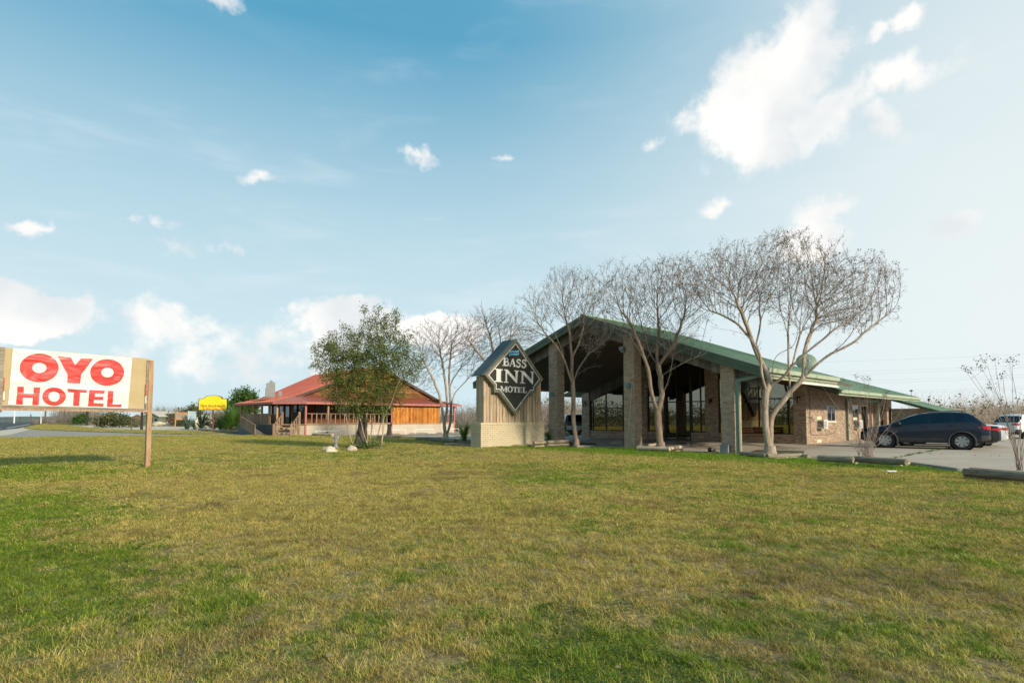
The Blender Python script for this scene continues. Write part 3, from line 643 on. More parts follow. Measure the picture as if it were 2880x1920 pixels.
# board band under the rake, plank by plank, between the columns
def plank_mesh(w_, h, t=.03):
    return MB().box(-w_ / 2 + .004, w_ / 2 - .004, -t / 2, t / 2, 0, h)
pw = 0.29; u = EL + .5
band = link('gable_band', None, motel)
MB().add([(EL + .3, -.04, zr(EL + .3) - .80), (RU, -.04, RZ - .80), (EU - .3, -.04, zr(EU - .3) - .80), (EU - .3, -.04, zr(EU - .3) - .32), (RU, -.04, RZ - .32), (EL + .3, -.04, zr(EL + .3) - .32),
          (EL + .3, .04, zr(EL + .3) - .80), (RU, .04, RZ - .80), (EU - .3, .04, zr(EU - .3) - .80), (EU - .3, .04, zr(EU - .3) - .32), (RU, .04, RZ - .32), (EL + .3, .04, zr(EL + .3) - .32)],
         [(0, 1, 4, 5), (1, 2, 3, 4), (7, 6, 11, 10), (8, 7, 10, 9), (0, 6, 7, 1), (1, 7, 8, 2)]).build('beam', M['fascia_wood'], band)
while u < EU - .4:
    a_, b_ = u + .006, u + pw - .006; dr = random.uniform(0, .02)
    y0 = -.075 - random.uniform(0, .01)
    P = [(a_, y0, zr(a_) - .84 - dr), (b_, y0, zr(b_) - .84 - dr), (b_, y0, zr(b_) - .31), (a_, y0, zr(a_) - .31)]
    if a_ < RU < b_: P = [(a_, y0, zr(a_) - .84), (b_, y0, zr(b_) - .84), (b_, y0, zr(b_) - .31), (a_, y0, zr(a_) - .31)]
    MB().prism(P, (0, .03, 0)).build('plank', M['fascia_wood'], band); u += pw
# columns with their bricks
H = .0765
brick_me = {}
def brick_mesh(L, kind, dp=.04):
    key = (round(L, 3), kind)
    if key not in brick_me:
        j = .004; mb = MB()
        if kind == 'x': mb.box(0, L - .010, 0, dp, 0, H - .010)
        else: mb.box(0, dp, 0, L - .010, 0, H - .010)
        me = bpy.data.meshes.new('brick'); me.from_pydata(mb.v, [], mb.f); me.materials.append(M['brick']); brick_me[key] = me
    return brick_me[key]
budget = [300]
def column(u, top, singles):
    c = link('column', None, motel, (u, 0, 0))
    MB().box(-.29, .29, -.29, .29, -.05, top).build('core', M['mortar'], c)
    rest = MB(); n = int(top / H)
    for k in range(n):
        z = k * H + .004; odd = k % 2
        cuts = [-.30, -.10, .10, .302] if not odd else [-.30, -.20, .0, .20, .302]
        for a_, b_ in zip(cuts, cuts[1:]):
            for kind in ('x', 'y', 'X', 'Y'):
                L = b_ - a_; j1, j2 = random.uniform(-.003, .003), random.uniform(-.0015, .0015)
                if kind == 'x': loc = (a_, -.302 + j1, z + j2)
                elif kind == 'y':
                    if a_ < -.29: a2 = a_ + .045; L = b_ - a2; loc = (.262 + j1, a2, z + j2)
                    else: loc = (.262 + j1, a_, z + j2)
                elif kind == 'X': loc = (a_, .262 + j1, z + j2)
                else: loc = (-.302 + j1, max(a_, -.255), z + j2); L = b_ - max(a_, -.255)
                if kind in 'xy' and singles and budget[0] > 0 and k < 52:
                    link('brick', brick_mesh(L, kind), c, loc); budget[0] -= 1
                else:
                    if kind in 'xX': rest.box(loc[0], loc[0] + L - .010, loc[1], loc[1] + .04, loc[2], loc[2] + H - .010)
                    else: rest.box(loc[0], loc[0] + .04, loc[1], loc[1] + L - .010, loc[2], loc[2] + H - .010)
    rest.build('brickwork', M['brick'], c, fix=False, kind='stuff')
    return c
cols = [column(u_, zr(u_) - .34, u_ == 0) for u_ in (0, -4.88, -9.76, -14.64)]
# boxes and lamps on the columns
MB().box(-.10, .10, -.42, -.30, 2.9, 3.12).build('lamp_box', M['teal'], cols[1]); MB().box(-.09, .09, -.40, -.30, 2.62, 2.84).build('lamp_box', M['teal'], cols[2])
mb = MB(); mb.box(-.42, -.18, -.50, -.32, 4.72, 4.90); mb.lathe([(.06, 0), (.09, -.05), (.10, -.13), (0, -.15)], (-.26, -.42, 4.74), 10); mb.build('flood_lamp', M['galv'], cols[1])
mb = MB(); pts = [(.17, -.335, 2.98), (.14, -.345, 2.3), (.08, -.35, 1.6), (-.02, -.34, .95)]; mb.tube(pts, .016, 6); mb.build('yellow_cable', M['cream_paint'], cols[1])
# downspout in front of the corner column
mb = MB(); mb.box(.40, .54, -.46, -.33, 0.02, 3.02); mb.bar((.47, -.395, 3.0), (1.70, -.2, zr(EU) - .22), .12, .12); mb.build('downspout', M['green_post'], motel)

# lobby front (plane v = 10.8)
VW = 10.8
ztop = lambda u: zr(u) - .30
def wall_poly(mb, u0, u1, z0, z1f, v0=VW, v1=VW + .25, mi=0):
    us = [u0] + ([RU] if u0 < RU < u1 else []) + [u1]
    top = [(x, v0, z1f(x)) for x in reversed(us)]
    mb.prism([(u0, v0, z0), (u1, v0, z0)] + top, (0, v1 - v0, 0), mi)
for (a_, b_) in [(-16.7, -16.0), (-11.56, -11.0), (-6.73, -5.88), (-1.39, -.72)]:
    lob = MB(); wall_poly(lob, a_, b_, -.1, ztop, VW - .12, VW + .12); lob.build('pier', M['brickwall'], motel)
for (a_, b_) in [(-16.0, -11.56), (-11.0, -10.05), (-7.74, -6.73), (-5.88, -1.39)]: MB().box(a_, b_, VW - .05, VW + .12, -.1, .44).build('low_wall', M['brickwall'], motel)
for (a_, b_) in [(-16.0, -11.56), (-11.0, -10.05), (-7.74, -6.73), (-5.88, -1.39)]: MB().box(a_, b_, VW - .09, VW + .10, .442, .52).build('sill', M['brick'], motel)
zb = lambda u: zr(u) - (.95 if u < RU else 1.32)
# board band over the glass
band2 = link('lobby_band', None, motel)
for (A_, B_) in [(-16.0, -11.56), (-11.0, -6.73), (-5.88, -1.39)]:
    u = A_
    while u < B_ - .05:
        b_ = min(u + .2, B_); y0 = VW - .02 - random.uniform(0, .012)
        MB().prism([(u + .004, y0, zb(u)), (b_ - .004, y0, zb(b_)), (b_ - .004, y0, ztop(b_)), (u + .004, y0, ztop(u))], (0, .04, 0)).build('plank', M['fascia_wood'] if u < -6 else M['dark_siding'], band2); u = b_
# glass and mullions
def pane(u0, u1, z0, z1f, v=VW + .05):
    us = [u0] + ([RU] if u0 < RU < u1 else []) + [u1]
    return MB().prism([(u0, v, z0), (u1, v, z0)] + [(x, v, z1f(x)) for x in reversed(us)], (0, .012, 0))
def window(A_, B_, muls, z0, trans, name='window'):
    wn = link(name, None, motel)
    xs = [A_] + muls + [B_]; zt = lambda u: zb(u) - .02
    fr = MB()
    for x in xs: wall_poly(fr, max(x - .035, A_), min(x + .035, B_), z0, zt, VW - .0, VW + .08)
    fr.box(A_, B_, VW + .002, VW + .078, z0, z0 + .06)
    for t_ in trans: fr.box(A_, B_, VW + .004, VW + .076, t_, t_ + .07)
    p = [(A_, VW + .003, zt(A_) - .06), (B_, VW + .003, zt(B_) - .06), (B_, VW + .003, zt(B_)), (A_, VW + .003, zt(A_))]
    if A_ < RU < B_: p = [(A_, VW + .003, zt(A_) - .06), (RU, VW + .003, zt(RU) - .06), (B_, VW + .003, zt(B_) - .06), (B_, VW + .003, zt(B_)), (RU, VW + .003, zt(RU)), (A_, VW + .003, zt(A_))]
    fr.prism(p, (0, .07, 0)); fr.build('frame', M['dark_frame'], wn)
    lev = [z0] + trans
    for a_, b_ in zip(xs, xs[1:]):
        for i, l_ in enumerate(lev):
            if i + 1 < len(lev): pane(a_, b_, l_, lambda u, t_=lev[i + 1]: t_).build('pane', M['bronze_glass'], wn)
            else: pane(a_, b_, l_, zt).build('pane', M['bronze_glass'], wn)
    return wn
window(-16.0, -11.56, [-15.75, -14.55, -13.05], .52, [2.12])
window(-11.0, -10.05, [], .52, [2.5])
dw = window(-10.05, -7.74, [-9.75, -8.81, -7.85], .02, [2.48]); dw.name = 'entrance_door'
MB().box(-8.86, -8.83, VW - .09, VW - .06, .9, 1.5).box(-8.86, -8.83, VW - .06, VW, .9, .93).box(-8.86, -8.83, VW - .06, VW, 1.47, 1.5).build('door_handle', M['grey_metal'], dw)
window(-7.74, -6.73, [-7.1], .52, [2.48]); window(-5.88, -1.39, [-4.9, -3.4], .52, [2.55])
# dark lobby behind the glass, its curtains and ceiling lamps
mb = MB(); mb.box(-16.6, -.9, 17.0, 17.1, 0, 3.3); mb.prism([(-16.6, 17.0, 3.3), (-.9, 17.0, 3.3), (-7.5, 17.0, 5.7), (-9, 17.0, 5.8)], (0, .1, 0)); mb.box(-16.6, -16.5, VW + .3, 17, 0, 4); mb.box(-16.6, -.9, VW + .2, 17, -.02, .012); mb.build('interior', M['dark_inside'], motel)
mb = MB()
for (a_, b_) in [(-12.2, -11.6), (-10.95, -10.1), (-7.05, -6.75), (-5.8, -5.5), (-1.9, -1.45), (-15.98, -15.75)]:
    n = 12
    for k in range(n):
        x0 = a_ + (b_ - a_) * k / n; x1 = a_ + (b_ - a_) * (k + 1) / n; y = VW + .16 + .04 * (k % 2); y2 = VW + .16 + .04 * ((k + 1) % 2)
        mb.add([(x0, y, .5), (x1, y2, .5), (x1, y2, zb(x1)), (x0, y, zb(x0))], [(0, 1, 2, 3)])
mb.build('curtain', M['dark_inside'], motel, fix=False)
def chandelier(x, y, z):
    c = thing('chandelier', 'lit chandelier with small red-orange bulbs %s' % ('behind the glass beside the entrance' if x < -6 else 'behind the right lobby window'), 'chandelier', mw(x, y, z), MA, 'chandeliers inside the lobby')
    fr = MB(); fr.tube([(0, 0, .1), (0, 0, 1.2)], .012, 6); fr.lathe([(0.0, .15), (.05, .1), (.03, -.1), (.0, -.14)], (0, 0, 0), 8)
    for k in range(6):
        a_ = k * math.pi / 3; fr.tube([(0, 0, -.05), (.16 * math.cos(a_), .16 * math.sin(a_), -.1), (.27 * math.cos(a_), .27 * math.sin(a_), 0)], .01, 5)
        MB().lathe([(0, .10), (.028, .07), (.036, .03), (.02, 0), (0, 0)], (.27 * math.cos(a_), .27 * math.sin(a_), .01), 8).build('bulb', M['bulb'], c)
    fr.build('frame', M['black'], c)
chandelier(-6.9, 12.3, 3.35); chandelier(-2.8, 12.2, 2.8)
def lantern(u, v, z, parent_name):
    l_ = link('wall_lantern', None, motel, (u, v, z))
    MB().box(-.05, .05, -.02, .02, -.10, .12).tube([(0, 0, .05), (0, -.12, .14), (0, -.2, .08)], .014, 6).lathe([(0, .10), (.09, .02), (.10, .0), (0, .0)], (0, -.2, .02), 6).lathe([(.05, -.26), (.06, -.24), (0, -.3)], (0, -.2, .02), 6).build('bracket', M['black'], l_)
    MB().lathe([(.085, 0), (.05, -.24)], (0, -.2, .02), 6).build('lens', M['window_glass'], l_)
for (u_) in (-16.35, -6.3, -1.05): lantern(u_, VW - .14, 2.55, '')

# room wing behind, on the right
we = lambda u: 2.98 - .33 * (u - 1.1) if u > -9 else 2.98 + .33 * (10.1) - .33 * (-9 - u)
mb = MB(); slope_slab(mb, -9, 1.1, 10.3, 29.0, 0, .06, 0, we); slope_slab(mb, -18.6, -9, 10.3, 29.0, 0, .06, 0, we)
k = 10.5
while k < 29: mb.bar((-8.9, k, we(-8.9)), (1.1, k, we(1.1)), .025, .022); k += .42
mb.build('wing_roof', M['roof_green'], motel)
mb = MB(); mb.box(1.08, 1.20, 10.35, 29.0, 2.80, 2.97); mb.build('gutter', M['gutter'], motel); mb = MB(); mb.box(1.0, 1.08, 10.35, 29.0, 2.68, 2.95); mb.build('eave_fascia', M['gutter'], motel)
mb = MB()
for vv in (10.26, 28.98):
    mb.prism([(-9, vv, we(-9) - .02), (1.1, vv, we(1.1) - .02), (1.1, vv, we(1.1) - .24), (-9, vv, we(-9) - .24)], (0, .05, 0))
    mb.prism([(-18.6, vv, we(-18.6) - .02), (-9, vv, we(-9) - .02), (-9, vv, we(-9) - .24), (-18.6, vv, we(-18.6) - .24)], (0, .05, 0))
mb.build('rake_fascia', M['fascia_green'], motel)
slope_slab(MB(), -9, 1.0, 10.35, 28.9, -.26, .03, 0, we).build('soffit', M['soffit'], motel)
UW = -.72
mb = MB()
mb.box(UW - .25, UW, VW + .121, 17.6, -.1, 3.4); mb.box(UW - .25, UW, 24.8, 25.2, -.1, 3.2); mb.box(UW - .25, UW, 27.5, 28.9, -.1, 3.2); mb.box(UW - .7, UW - .45, 17.6, 27.5, -.1, 3.3)
mb.box(UW - 7, UW, 28.75, 28.9, -.1, 3.0); mb.box(-16.7, -16.45, VW + .121, 28.9, -.1, 3.0)
wg = mb.build('wing_wall', M['brickwall'], motel)
mb = MB(); mb.box(UW + .02, UW + .16, 17.55, 17.69, 0, 2.72); mb.box(UW + .02, UW + .16, 24.6, 24.74, 0, 2.72); mb.box(UW + .0, UW + .14, 17.7, 24.6, 2.55, 2.72); mb.build('porch_post', M['green_post'], motel)
def wing_window(v0, v1, z0, z1, u=UW, n=2, name='window', gm='window_glass', fm='white_paint'):
    w_ = link(name, None, motel); fr = MB(); e = .05
    fr.box(u, u + .035, v0, v1, z0, z0 + e); fr.box(u, u + .035, v0, v1, z1 - e, z1)
    for k in range(n + 1):
        c = v0 + (v1 - v0) * k / n; fr.box(u + .003, u + .032, max(c - e / 2, v0), min(c + e / 2, v1), z0 + e, z1 - e)
    fr.build('frame', M[fm], w_); MB().box(u + .004, u + .014, v0 + .01, v1 - .01, z0 + .01, z1 - .01).build('pane', M[gm], w_); return w_
wn = wing_window(14.1, 15.5, 1.25, 2.2)
mb = MB()
for k in range(1, 8): mb.box(UW + .036, UW + .044, 14.1, 15.5, 1.25 + k * .119 - .008, 1.25 + k * .119 + .008); mb.box(UW + .045, UW + .053, 14.1 + k * .175 - .008, 14.1 + k * .175 + .008, 1.25, 2.2)
mb.build('grille', M['black'], wn); MB().box(UW - .0, UW + .09, 14.0, 15.6, 1.16, 1.249).build('sill', M['cream_paint'], wn)
wing_window(20.6, 22.0, .95, 2.35, UW - .45, 1); wing_window(22.6, 24.2, .35, 2.35, UW - .45, 1, 'window')
d_ = wing_window(18.7, 19.8, 0.0, 2.3, UW - .45, 1, 'room_door', 'grey_metal'); MB().box(UW - .40, UW - .36, 19.6, 19.66, .95, 1.05).build('handle', M['black'], d_)
wing_window(28.0, 28.6, .3, 2.3, UW, 1, 'room_door', 'car_glass', 'dark_frame')
def ac_unit(v0, v1, z0, z1, u, label):
    a_ = thing('air_conditioner', label, 'air conditioner', mw(u, (v0 + v1) / 2, z0), MA, 'air conditioners through the motel wall')
    w_ = (v1 - v0) / 2; h = z1 - z0
    MB().box(0, .38, -w_, w_, 0, h).build('case', M['white_paint'], a_)
    mb = MB(); 
    for k in range(9): mb.box(.381, .395, -w_ + .04, w_ * .35, .05 + k * (h - .1) / 9, .05 + (k + .55) * (h - .1) / 9)
    mb.build('grille', M['galv'], a_); mb = MB()
    for k in range(7): mb.box(.06 + k * .042, .08 + k * .042, -w_ - .012, -w_ - .001, .08, h - .08)
    mb.build('vent', M['black'], a_); MB().box(.0, .02, -w_ - .05, w_ + .05, h + .01, h + .2).build('panel', M['cream_paint'], a_)
ac_unit(12.35, 13.05, .85, 1.35, UW, 'white air conditioner low on the sunlit brick wall left of the small window')
ac_unit(20.8, 21.6, .75, 1.3, UW - .45, 'white air conditioner under the room window in front of the car bonnet')
MB().tube([(UW + .02, VW + .4, 3.1), (UW + .02, VW + .45, .62), (UW + .02, VW + .7, .5), (UW + .02, 13.8, .45), (UW + .02, 15.2, .55), (UW + .02, 15.6, .75)], .012, 5).build('wall_cable', M['black'], motel)
MB().box(UW, UW + .015, 12.3, 13.0, .04, .22).build('vent', M['cream_paint'], motel)
# far roof, one step lower
fz = lambda u: 2.03 + .33 * (1.9 - u)
mb = MB(); slope_slab(mb, -9, 1.9, 31.0, 40.0, 0, .06, 0, fz); k = 31.2
while k < 40: mb.bar((-8.9, k, fz(-8.9)), (1.9, k, fz(1.9)), .025, .022); k += .42
mb.build('far_roof', M['roof_green'], motel)
mb = MB(); mb.prism([(-9, 30.95, fz(-9)), (1.9, 30.95, fz(1.9)), (1.9, 30.95, fz(1.9) - .22), (-9, 30.95, fz(-9) - .22)], (0, .05, 0)); mb.box(1.88, 2.0, 31, 40, 1.86, 2.02); mb.build('rake_fascia', M['fascia_green'], motel)
MB().box(-8, .9, 31.4, 39.8, -.1, 2.2).build('far_wall', M['brickwall'], motel)
# rooftop things
dish = thing('satellite_dish', 'round green satellite dish standing on the green motel roof', 'satellite dish', mw(-3.2, 9.6, we(-3.2)), MA)
DC = D(2268, 1018, 31.5); dl = DC - dish.location; cs, sn = math.cos(-MA), math.sin(-MA); dl = Vector((dl.x * cs - dl.y * sn, dl.x * sn + dl.y * cs, dl.z))
me_ = MB().lathe([(0, -.10), (.15, -.092), (.30, -.065), (.42, -.03), (.52, .012), (.53, .012), (.42, -.045), (.15, -.105), (0, -.115)], (0, 0, 0), 28, ax='y')
Rm = Matrix.Translation(dl) @ Matrix.Rotation(R(28), 4, 'Z') @ Matrix.Rotation(R(-22), 4, 'X'); me_.v = [tuple(Rm @ Vector(v)) for v in me_.v]
me_.build('dish', M['green_post'], dish, smooth=40)
mb = MB(); mb.tube([(0, 0, 0), tuple(dl * .5 + Vector((0, 0, -.1))), tuple(dl + Vector((.0, .12, -.05)))], .03, 8); mb.tube([tuple(Rm @ Vector((0, 0, -.5))), tuple(Rm @ Vector((0, -.55, -.2)))], .014, 6); mb.build('mast', M['galv'], dish)
MB().box(-.05, .05, -.05, .05, -.05, .05).build('feed_horn', M['grey_metal'], dish).location = Rm @ Vector((0, -.56, -.18))
for (px, py, Y, lab) in [(2563, 1099, 44, 'small round roof vent on a stalk above the far end of the motel wing'), (2612, 1126, 50, 'small roof vent with side nozzle over the lowest green roof')]:
    p = D(px, py, Y); vt = thing('roof_vent', lab, 'roof vent', (p.x, p.y, p.z - .45), 0, 'small vents above the motel roofs')
    MB().tube([(0, 0, 0), (0, 0, .45)], .018, 6).build('pipe', M['galv'], vt); MB().lathe([(0, .09), (.08, .07), (.11, .0), (.08, -.04), (0, -.05)], (0, 0, .45), 10).build('cap', M['black'], vt)
# bench under the right window
bc = thing('bench', 'dark wooden bench with iron legs under the right lobby window', 'bench', mw(-3.3, 9.7, 0), MA)
for k in range(3): MB().box(-.9, .9, -.28 + k * .13, -.17 + k * .13, .43, .46).build('seat_slat', M['dark_siding'], bc)
for k in range(3): MB().box(-.9, .9, .15, .18, .55 + k * .13, .65 + k * .13).build('back_slat', M['dark_siding'], bc)
for s_ in (-.8, .8): MB().tube([(s_, -.3, 0), (s_, -.22, .42), (s_, .1, .42), (s_, .24, 0)], .02, 6).tube([(s_, .1, .42), (s_, .2, .95)], .018, 6).tube([(s_, -.25, .42), (s_, -.26, .62), (s_, .12, .62)], .016, 6).build('leg', M['black'], bc)
# spot lamps lying at the foot of the corner column
sp = thing('ground_spotlight', 'black ground spotlight lying at the foot of the corner brick column', 'spotlight', tuple(mw(-.55, -.75, .03)), 0.4)
MB().lathe([(0, -.12), (.08, -.1), (.11, .08), (.0, .06)], (0, 0, .12), 12, ax='y').build('lamp_head', M['black'], sp, smooth=40); MB().box(-.3, .3, -.1, .12, 0, .04).box(.05, .2, -.06, .08, .04, .14).tube([(-.3, 0, .03), (-.6, .1, .03), (-.9, -.1, .03)], .012, 5).build('base', M['black'], sp)
bx = thing('utility_box', 'grey metal utility box against the foot of the corner column', 'box', tuple(mw(-.08, -.45, 0)), MA)
MB().box(-.17, .17, -.12, .10, 0, .34).build('case', M['galv'], bx); MB().box(-.19, .19, -.14, .12, .341, .36).build('lid', M['galv'], bx)
# ================================================================== DIAMOND SIGN
M['slate'] = noisy('slate_metal', (0.040, 0.055, 0.058), (0.062, 0.080, 0.085), 1.2, 0.55, 0.05)
M['sign_olive'] = noisy('olive_grey_frame', (0.13, 0.125, 0.09), (0.18, 0.17, 0.125), 3, 0.6, 0.05)
M['sign_black'] = noisy('dark_sign_face', (0.030, 0.029, 0.025), (0.048, 0.045, 0.038), 2.5, 0.38, 0.03, spec=0.6)
M['letter_white'] = noisy('white_letters', (0.62, 0.62, 0.57), (0.74, 0.74, 0.70), 6, 0.5, 0)
M['letter_blue'] = flat('blue_emblem', (0.10, 0.42, 0.68), 0.5)
SO = (-1.48, 27.5); SA = R(44)
sign = thing('motel_sign', 'black diamond BASS INN MOTEL sign on a cream brick and cedar board base', 'sign', (SO[0], SO[1], 0), SA)
MB().box(.035, 4.41, .035, .72, -.1, 1.10).build('core', M['cream_mortar'], sign)
SH = .094; bm_c = {}
def cbrick(w_, d, h):
    k = (round(w_, 2), round(d, 2), round(h, 2))
    if k not in bm_c:
        mb = MB(); mb.box(0, w_, 0, d, 0, h); me = bpy.data.meshes.new('brick'); me.from_pydata(mb.v, [], mb.f); me.materials.append(M['cream_brick']); bm_c[k] = me
    return bm_c[k]
for k in range(12):
    z = .02 + k * SH - .02; cuts = [0] + [i * .298 + (.149 if k % 2 else .298) for i in range(15)]; cuts = [c for c in cuts if c < 4.36] + [4.45]
    for a_, b_ in zip(cuts, cuts[1:]): link('brick', cbrick(b_ - a_ - .011, .06, SH - .011), sign, (a_, random.uniform(-.003, .003), z))
    cuts = [.062, .3 if k % 2 else .2, .56 if k % 2 else .46, .755]
    for a_, b_ in zip(cuts, cuts[1:]):
        link('brick', cbrick(.06, b_ - a_ - .011, SH - .011), sign, (random.uniform(-.003, .003), a_, z))
for i in range(42): link('brick', cbrick(.098, .12, .115), sign, (-.03 + i * .1078, -.035 + random.uniform(-.003, .003), 1.128))
for i in range(6): link('brick', cbrick(.12, .105, .115), sign, (-.035, .095 + i * .115, 1.128))
MB().box(.02, 4.43, .09, .76, 1.129, 1.235).build('cap', M['cream_mortar'], sign)
MB().box(.30, 4.25, .13, .66, 1.2, 3.5).prism([(.35, .13, 3.45), (4.2, .13, 3.45), (2.2, .13, 5.25)], (0, .5, 0)).build('core', M['slate'], sign)
n = 19; w_ = 4.03 / n
for i in range(n):
    u0 = .26 + i * w_; MB().box(u0 + .004, u0 + w_ - .004, .105 + .018 * (i % 2) + random.uniform(0, .004), .135, 1.24, 3.5).build('plank', M['sign_wood'], sign)
    if i: MB().box(u0 - .022, u0 + .022, .078, .1045, 1.24, 3.49).build('batten', M['sign_wood'], sign)
for i in range(3): MB().box(.262, .2995, .14 + i * .175, .14 + (i + 1) * .175 - .008, 1.24, 3.5).build('plank', M['sign_wood'], sign)
OUT = [(2.20, 5.45), (4.19, 3.51), (3.65, 2.98), (3.65, 2.73), (3.32, 2.72), (2.17, 1.60), (1.04, 2.70), (.70, 2.70), (.70, 3.02), (.11, 3.52)]
def inset(poly, d):
    n = len(poly); out = []
    area = sum(poly[i][0] * poly[(i + 1) % n][1] - poly[(i + 1) % n][0] * poly[i][1] for i in range(n)); sg = 1 if area > 0 else -1
    for i in range(n):
        p0, p1, p2 = Vector(poly[i - 1]), Vector(poly[i]), Vector(poly[(i + 1) % n])
        a_ = (p1 - p0).normalized(); b_ = (p2 - p1).normalized(); na = Vector((-a_.y, a_.x)) * sg; nb = Vector((-b_.y, b_.x)) * sg
        m_ = (na + nb).normalized(); out.append(tuple(p1 + m_ * d / max(.35, m_.dot(na))))
    return out
def ring(mb, A_, B_, v0, v1):
    n = len(A_)
    for i in range(n):
        j = (i + 1) % n; q = [A_[i], A_[j], B_[j], B_[i]]
        mb.add([(x, v0, z) for x, z in q] + [(x, v1, z) for x, z in q], [(0, 1, 2, 3), (7, 6, 5, 4), (0, 4, 5, 1), (2, 6, 7, 3)])
mb = MB(); ring(mb, OUT, inset(OUT, .13), -.16, .07); mb.build('frame', M['sign_olive'], sign)
MB().prism([(x, -.125, z) for x, z in inset(OUT, .125)], (0, .19, 0)).build('face', M['sign_black'], sign)
mb = MB(); ring(mb, inset(OUT, .155), inset(OUT, .195), -.132, -.126); mb.build('white_outline', M['letter_white'], sign)
mb = MB()
for s_ in (1, -1):
    e = 4.20 if s_ > 0 else .10; c = 2.20
    mb.add([(c, .072, 5.44), (e, .072, 3.52), (e, .86, 3.52), (c, .86, 5.44), (c, .072, 5.36), (e - .06 * s_, .072, 3.50), (e - .06 * s_, .86, 3.50), (c, .86, 5.36)], [(0, 1, 2, 3), (7, 6, 5, 4), (0, 4, 5, 1), (1, 5, 6, 2), (2, 6, 7, 3), (3, 7, 4, 0)])
mb.build('roof', M['slate'], sign)
def sp_(x, y, ox=1350, oy=940, sc=8.711, O=SO, A=SA, v=-.13):
    return onplane(ox + x / sc, oy + y / sc, O, A, v)
def glyph_poly(mb, pts, v, th, conv):
    P = [conv(*p) for p in pts]; mb.prism([(x, v, z) for x, z in P], (0, th, 0))
def stroke(mb, pts, w_, v, th, conv):
    """ribbon of width w_ (in the same units as pts)"""
    P = [Vector(p) for p in pts]; L, Rr = [], []
    for i, p in enumerate(P):
        d = (P[min(i + 1, len(P) - 1)] - P[max(i - 1, 0)]).normalized(); n = Vector((-d.y, d.x)) * w_ / 2
        L.append(conv(*(p + n))); Rr.append(conv(*(p - n)))
    for i in range(len(P) - 1):
        q = [L[i], L[i + 1], Rr[i + 1], Rr[i]]; mb.prism([(x, v, z) for x, z in q], (0, th, 0))
def ell(mb, c, r1, c2, r2, v, th, conv, n=36):
    A_ = [conv(c[0] + r1[0] * math.cos(2 * math.pi * i / n), c[1] + r1[1] * math.sin(2 * math.pi * i / n)) for i in range(n)]
    B_ = [conv(c2[0] + r2[0] * math.cos(2 * math.pi * i / n), c2[1] + r2[1] * math.sin(2 * math.pi * i / n)) for i in range(n)]
    ring(mb, A_, B_, v, v + th)
def smooth_pts(pts, n=4):
    out = []
    for i in range(len(pts) - 1):
        p0, p1, p2, p3 = [Vector(pts[max(0, min(len(pts) - 1, i + k))]) for k in (-1, 0, 1, 2)]
        for k in range(n):
            t = k / n; out.append(tuple(.5 * ((2 * p1) + (p2 - p0) * t + (2 * p0 - 5 * p1 + 4 * p2 - p3) * t * t + (3 * p1 - p0 - 3 * p2 + p3) * t ** 3)))
    return out + [pts[-1]]
V0, TH = -.133, .006
LET = {}
def L_(name, polys=(), strokes=(), ells=()):
    mb = MB()
    for p in polys: glyph_poly(mb, p, V0, TH, sp_)
    for w_, p in strokes: stroke(mb, smooth_pts(p) if len(p) > 3 else p, w_, V0, TH, sp_)
    for e in ells: ell(mb, *e, V0, TH, sp_)
    return mb.build(name, M['letter_white'], sign)
L_('letter', [[(362, 836), (558, 857), (558, 874), (516, 892), (512, 1138), (556, 1158), (556, 1173), (362, 1157), (362, 1140), (400, 1126), (404, 868), (362, 852)]])
L_('letter', [[(590, 856), (675, 864), (868, 1078), (872, 906), (838, 895), (838, 879), (953, 891), (953, 906), (920, 917), (913, 1192), (893, 1196), (666, 938), (664, 1158), (706, 1172), (706, 1187), (585, 1176), (585, 1160), (624, 1148), (628, 892), (590, 872)]])
L_('letter', [[(982, 892), (1075, 902), (1262, 1103), (1268, 937), (1228, 924), (1228, 908), (1330, 919), (1330, 934), (1303, 944), (1300, 1215), (1283, 1223), (1062, 978), (1056, 1178), (1103, 1190), (1103, 1205), (978, 1194), (978, 1180), (1018, 1168), (1022, 928), (982, 908)]])
L_('letter', (), [(42, [(602, 574), (600, 768)]), (15, [(550, 572), (640, 580)]), (15, [(550, 762), (650, 771)]), (27, [(615, 585), (664, 590), (687, 622), (668, 655), (618, 666)]), (31, [(618, 668), (676, 680), (698, 716), (676, 757), (615, 766)])])
L_('letter', (), [(17, [(800, 598), (735, 776)]), (40, [(800, 600), (850, 781)]), (14, [(755, 722), (832, 727)]), (15, [(708, 775), (765, 780)]), (15, [(812, 780), (882, 786)])])
for dx, dy in ((0, 0), (135, 12)):
    L_('letter', (), [(29, [(x + dx, y + dy) for x, y in [(984, 655), (970, 624), (935, 617), (908, 642), (920, 680), (958, 705), (984, 740), (972, 782), (938, 802), (908, 790), (896, 752)]]), (13, [(992 + dx, 618 + dy), (992 + dx, 668 + dy)]), (13, [(894 + dx, 745 + dy), (894 + dx, 804 + dy)])])
L_('letter', (), [(16, [(521, 1272), (518, 1402)]), (27, [(527, 1272), (583, 1392)]), (14, [(583, 1392), (640, 1275)]), (31, [(643, 1275), (642, 1408)]), (13, [(500, 1271), (548, 1274)]), (13, [(500, 1401), (543, 1404)]), (13, [(620, 1274), (668, 1277)]), (13, [(614, 1408), (668, 1411)])])
L_('letter', (), (), [((737, 1344), (67, 75), (737, 1344), (33, 58))])
L_('letter', (), [(19, [(806, 1291), (922, 1298)]), (31, [(864, 1294), (864, 1414)]), (13, [(833, 1413), (895, 1416)]), (12, [(811, 1285), (811, 1325)]), (12, [(917, 1292), (917, 1330)])])
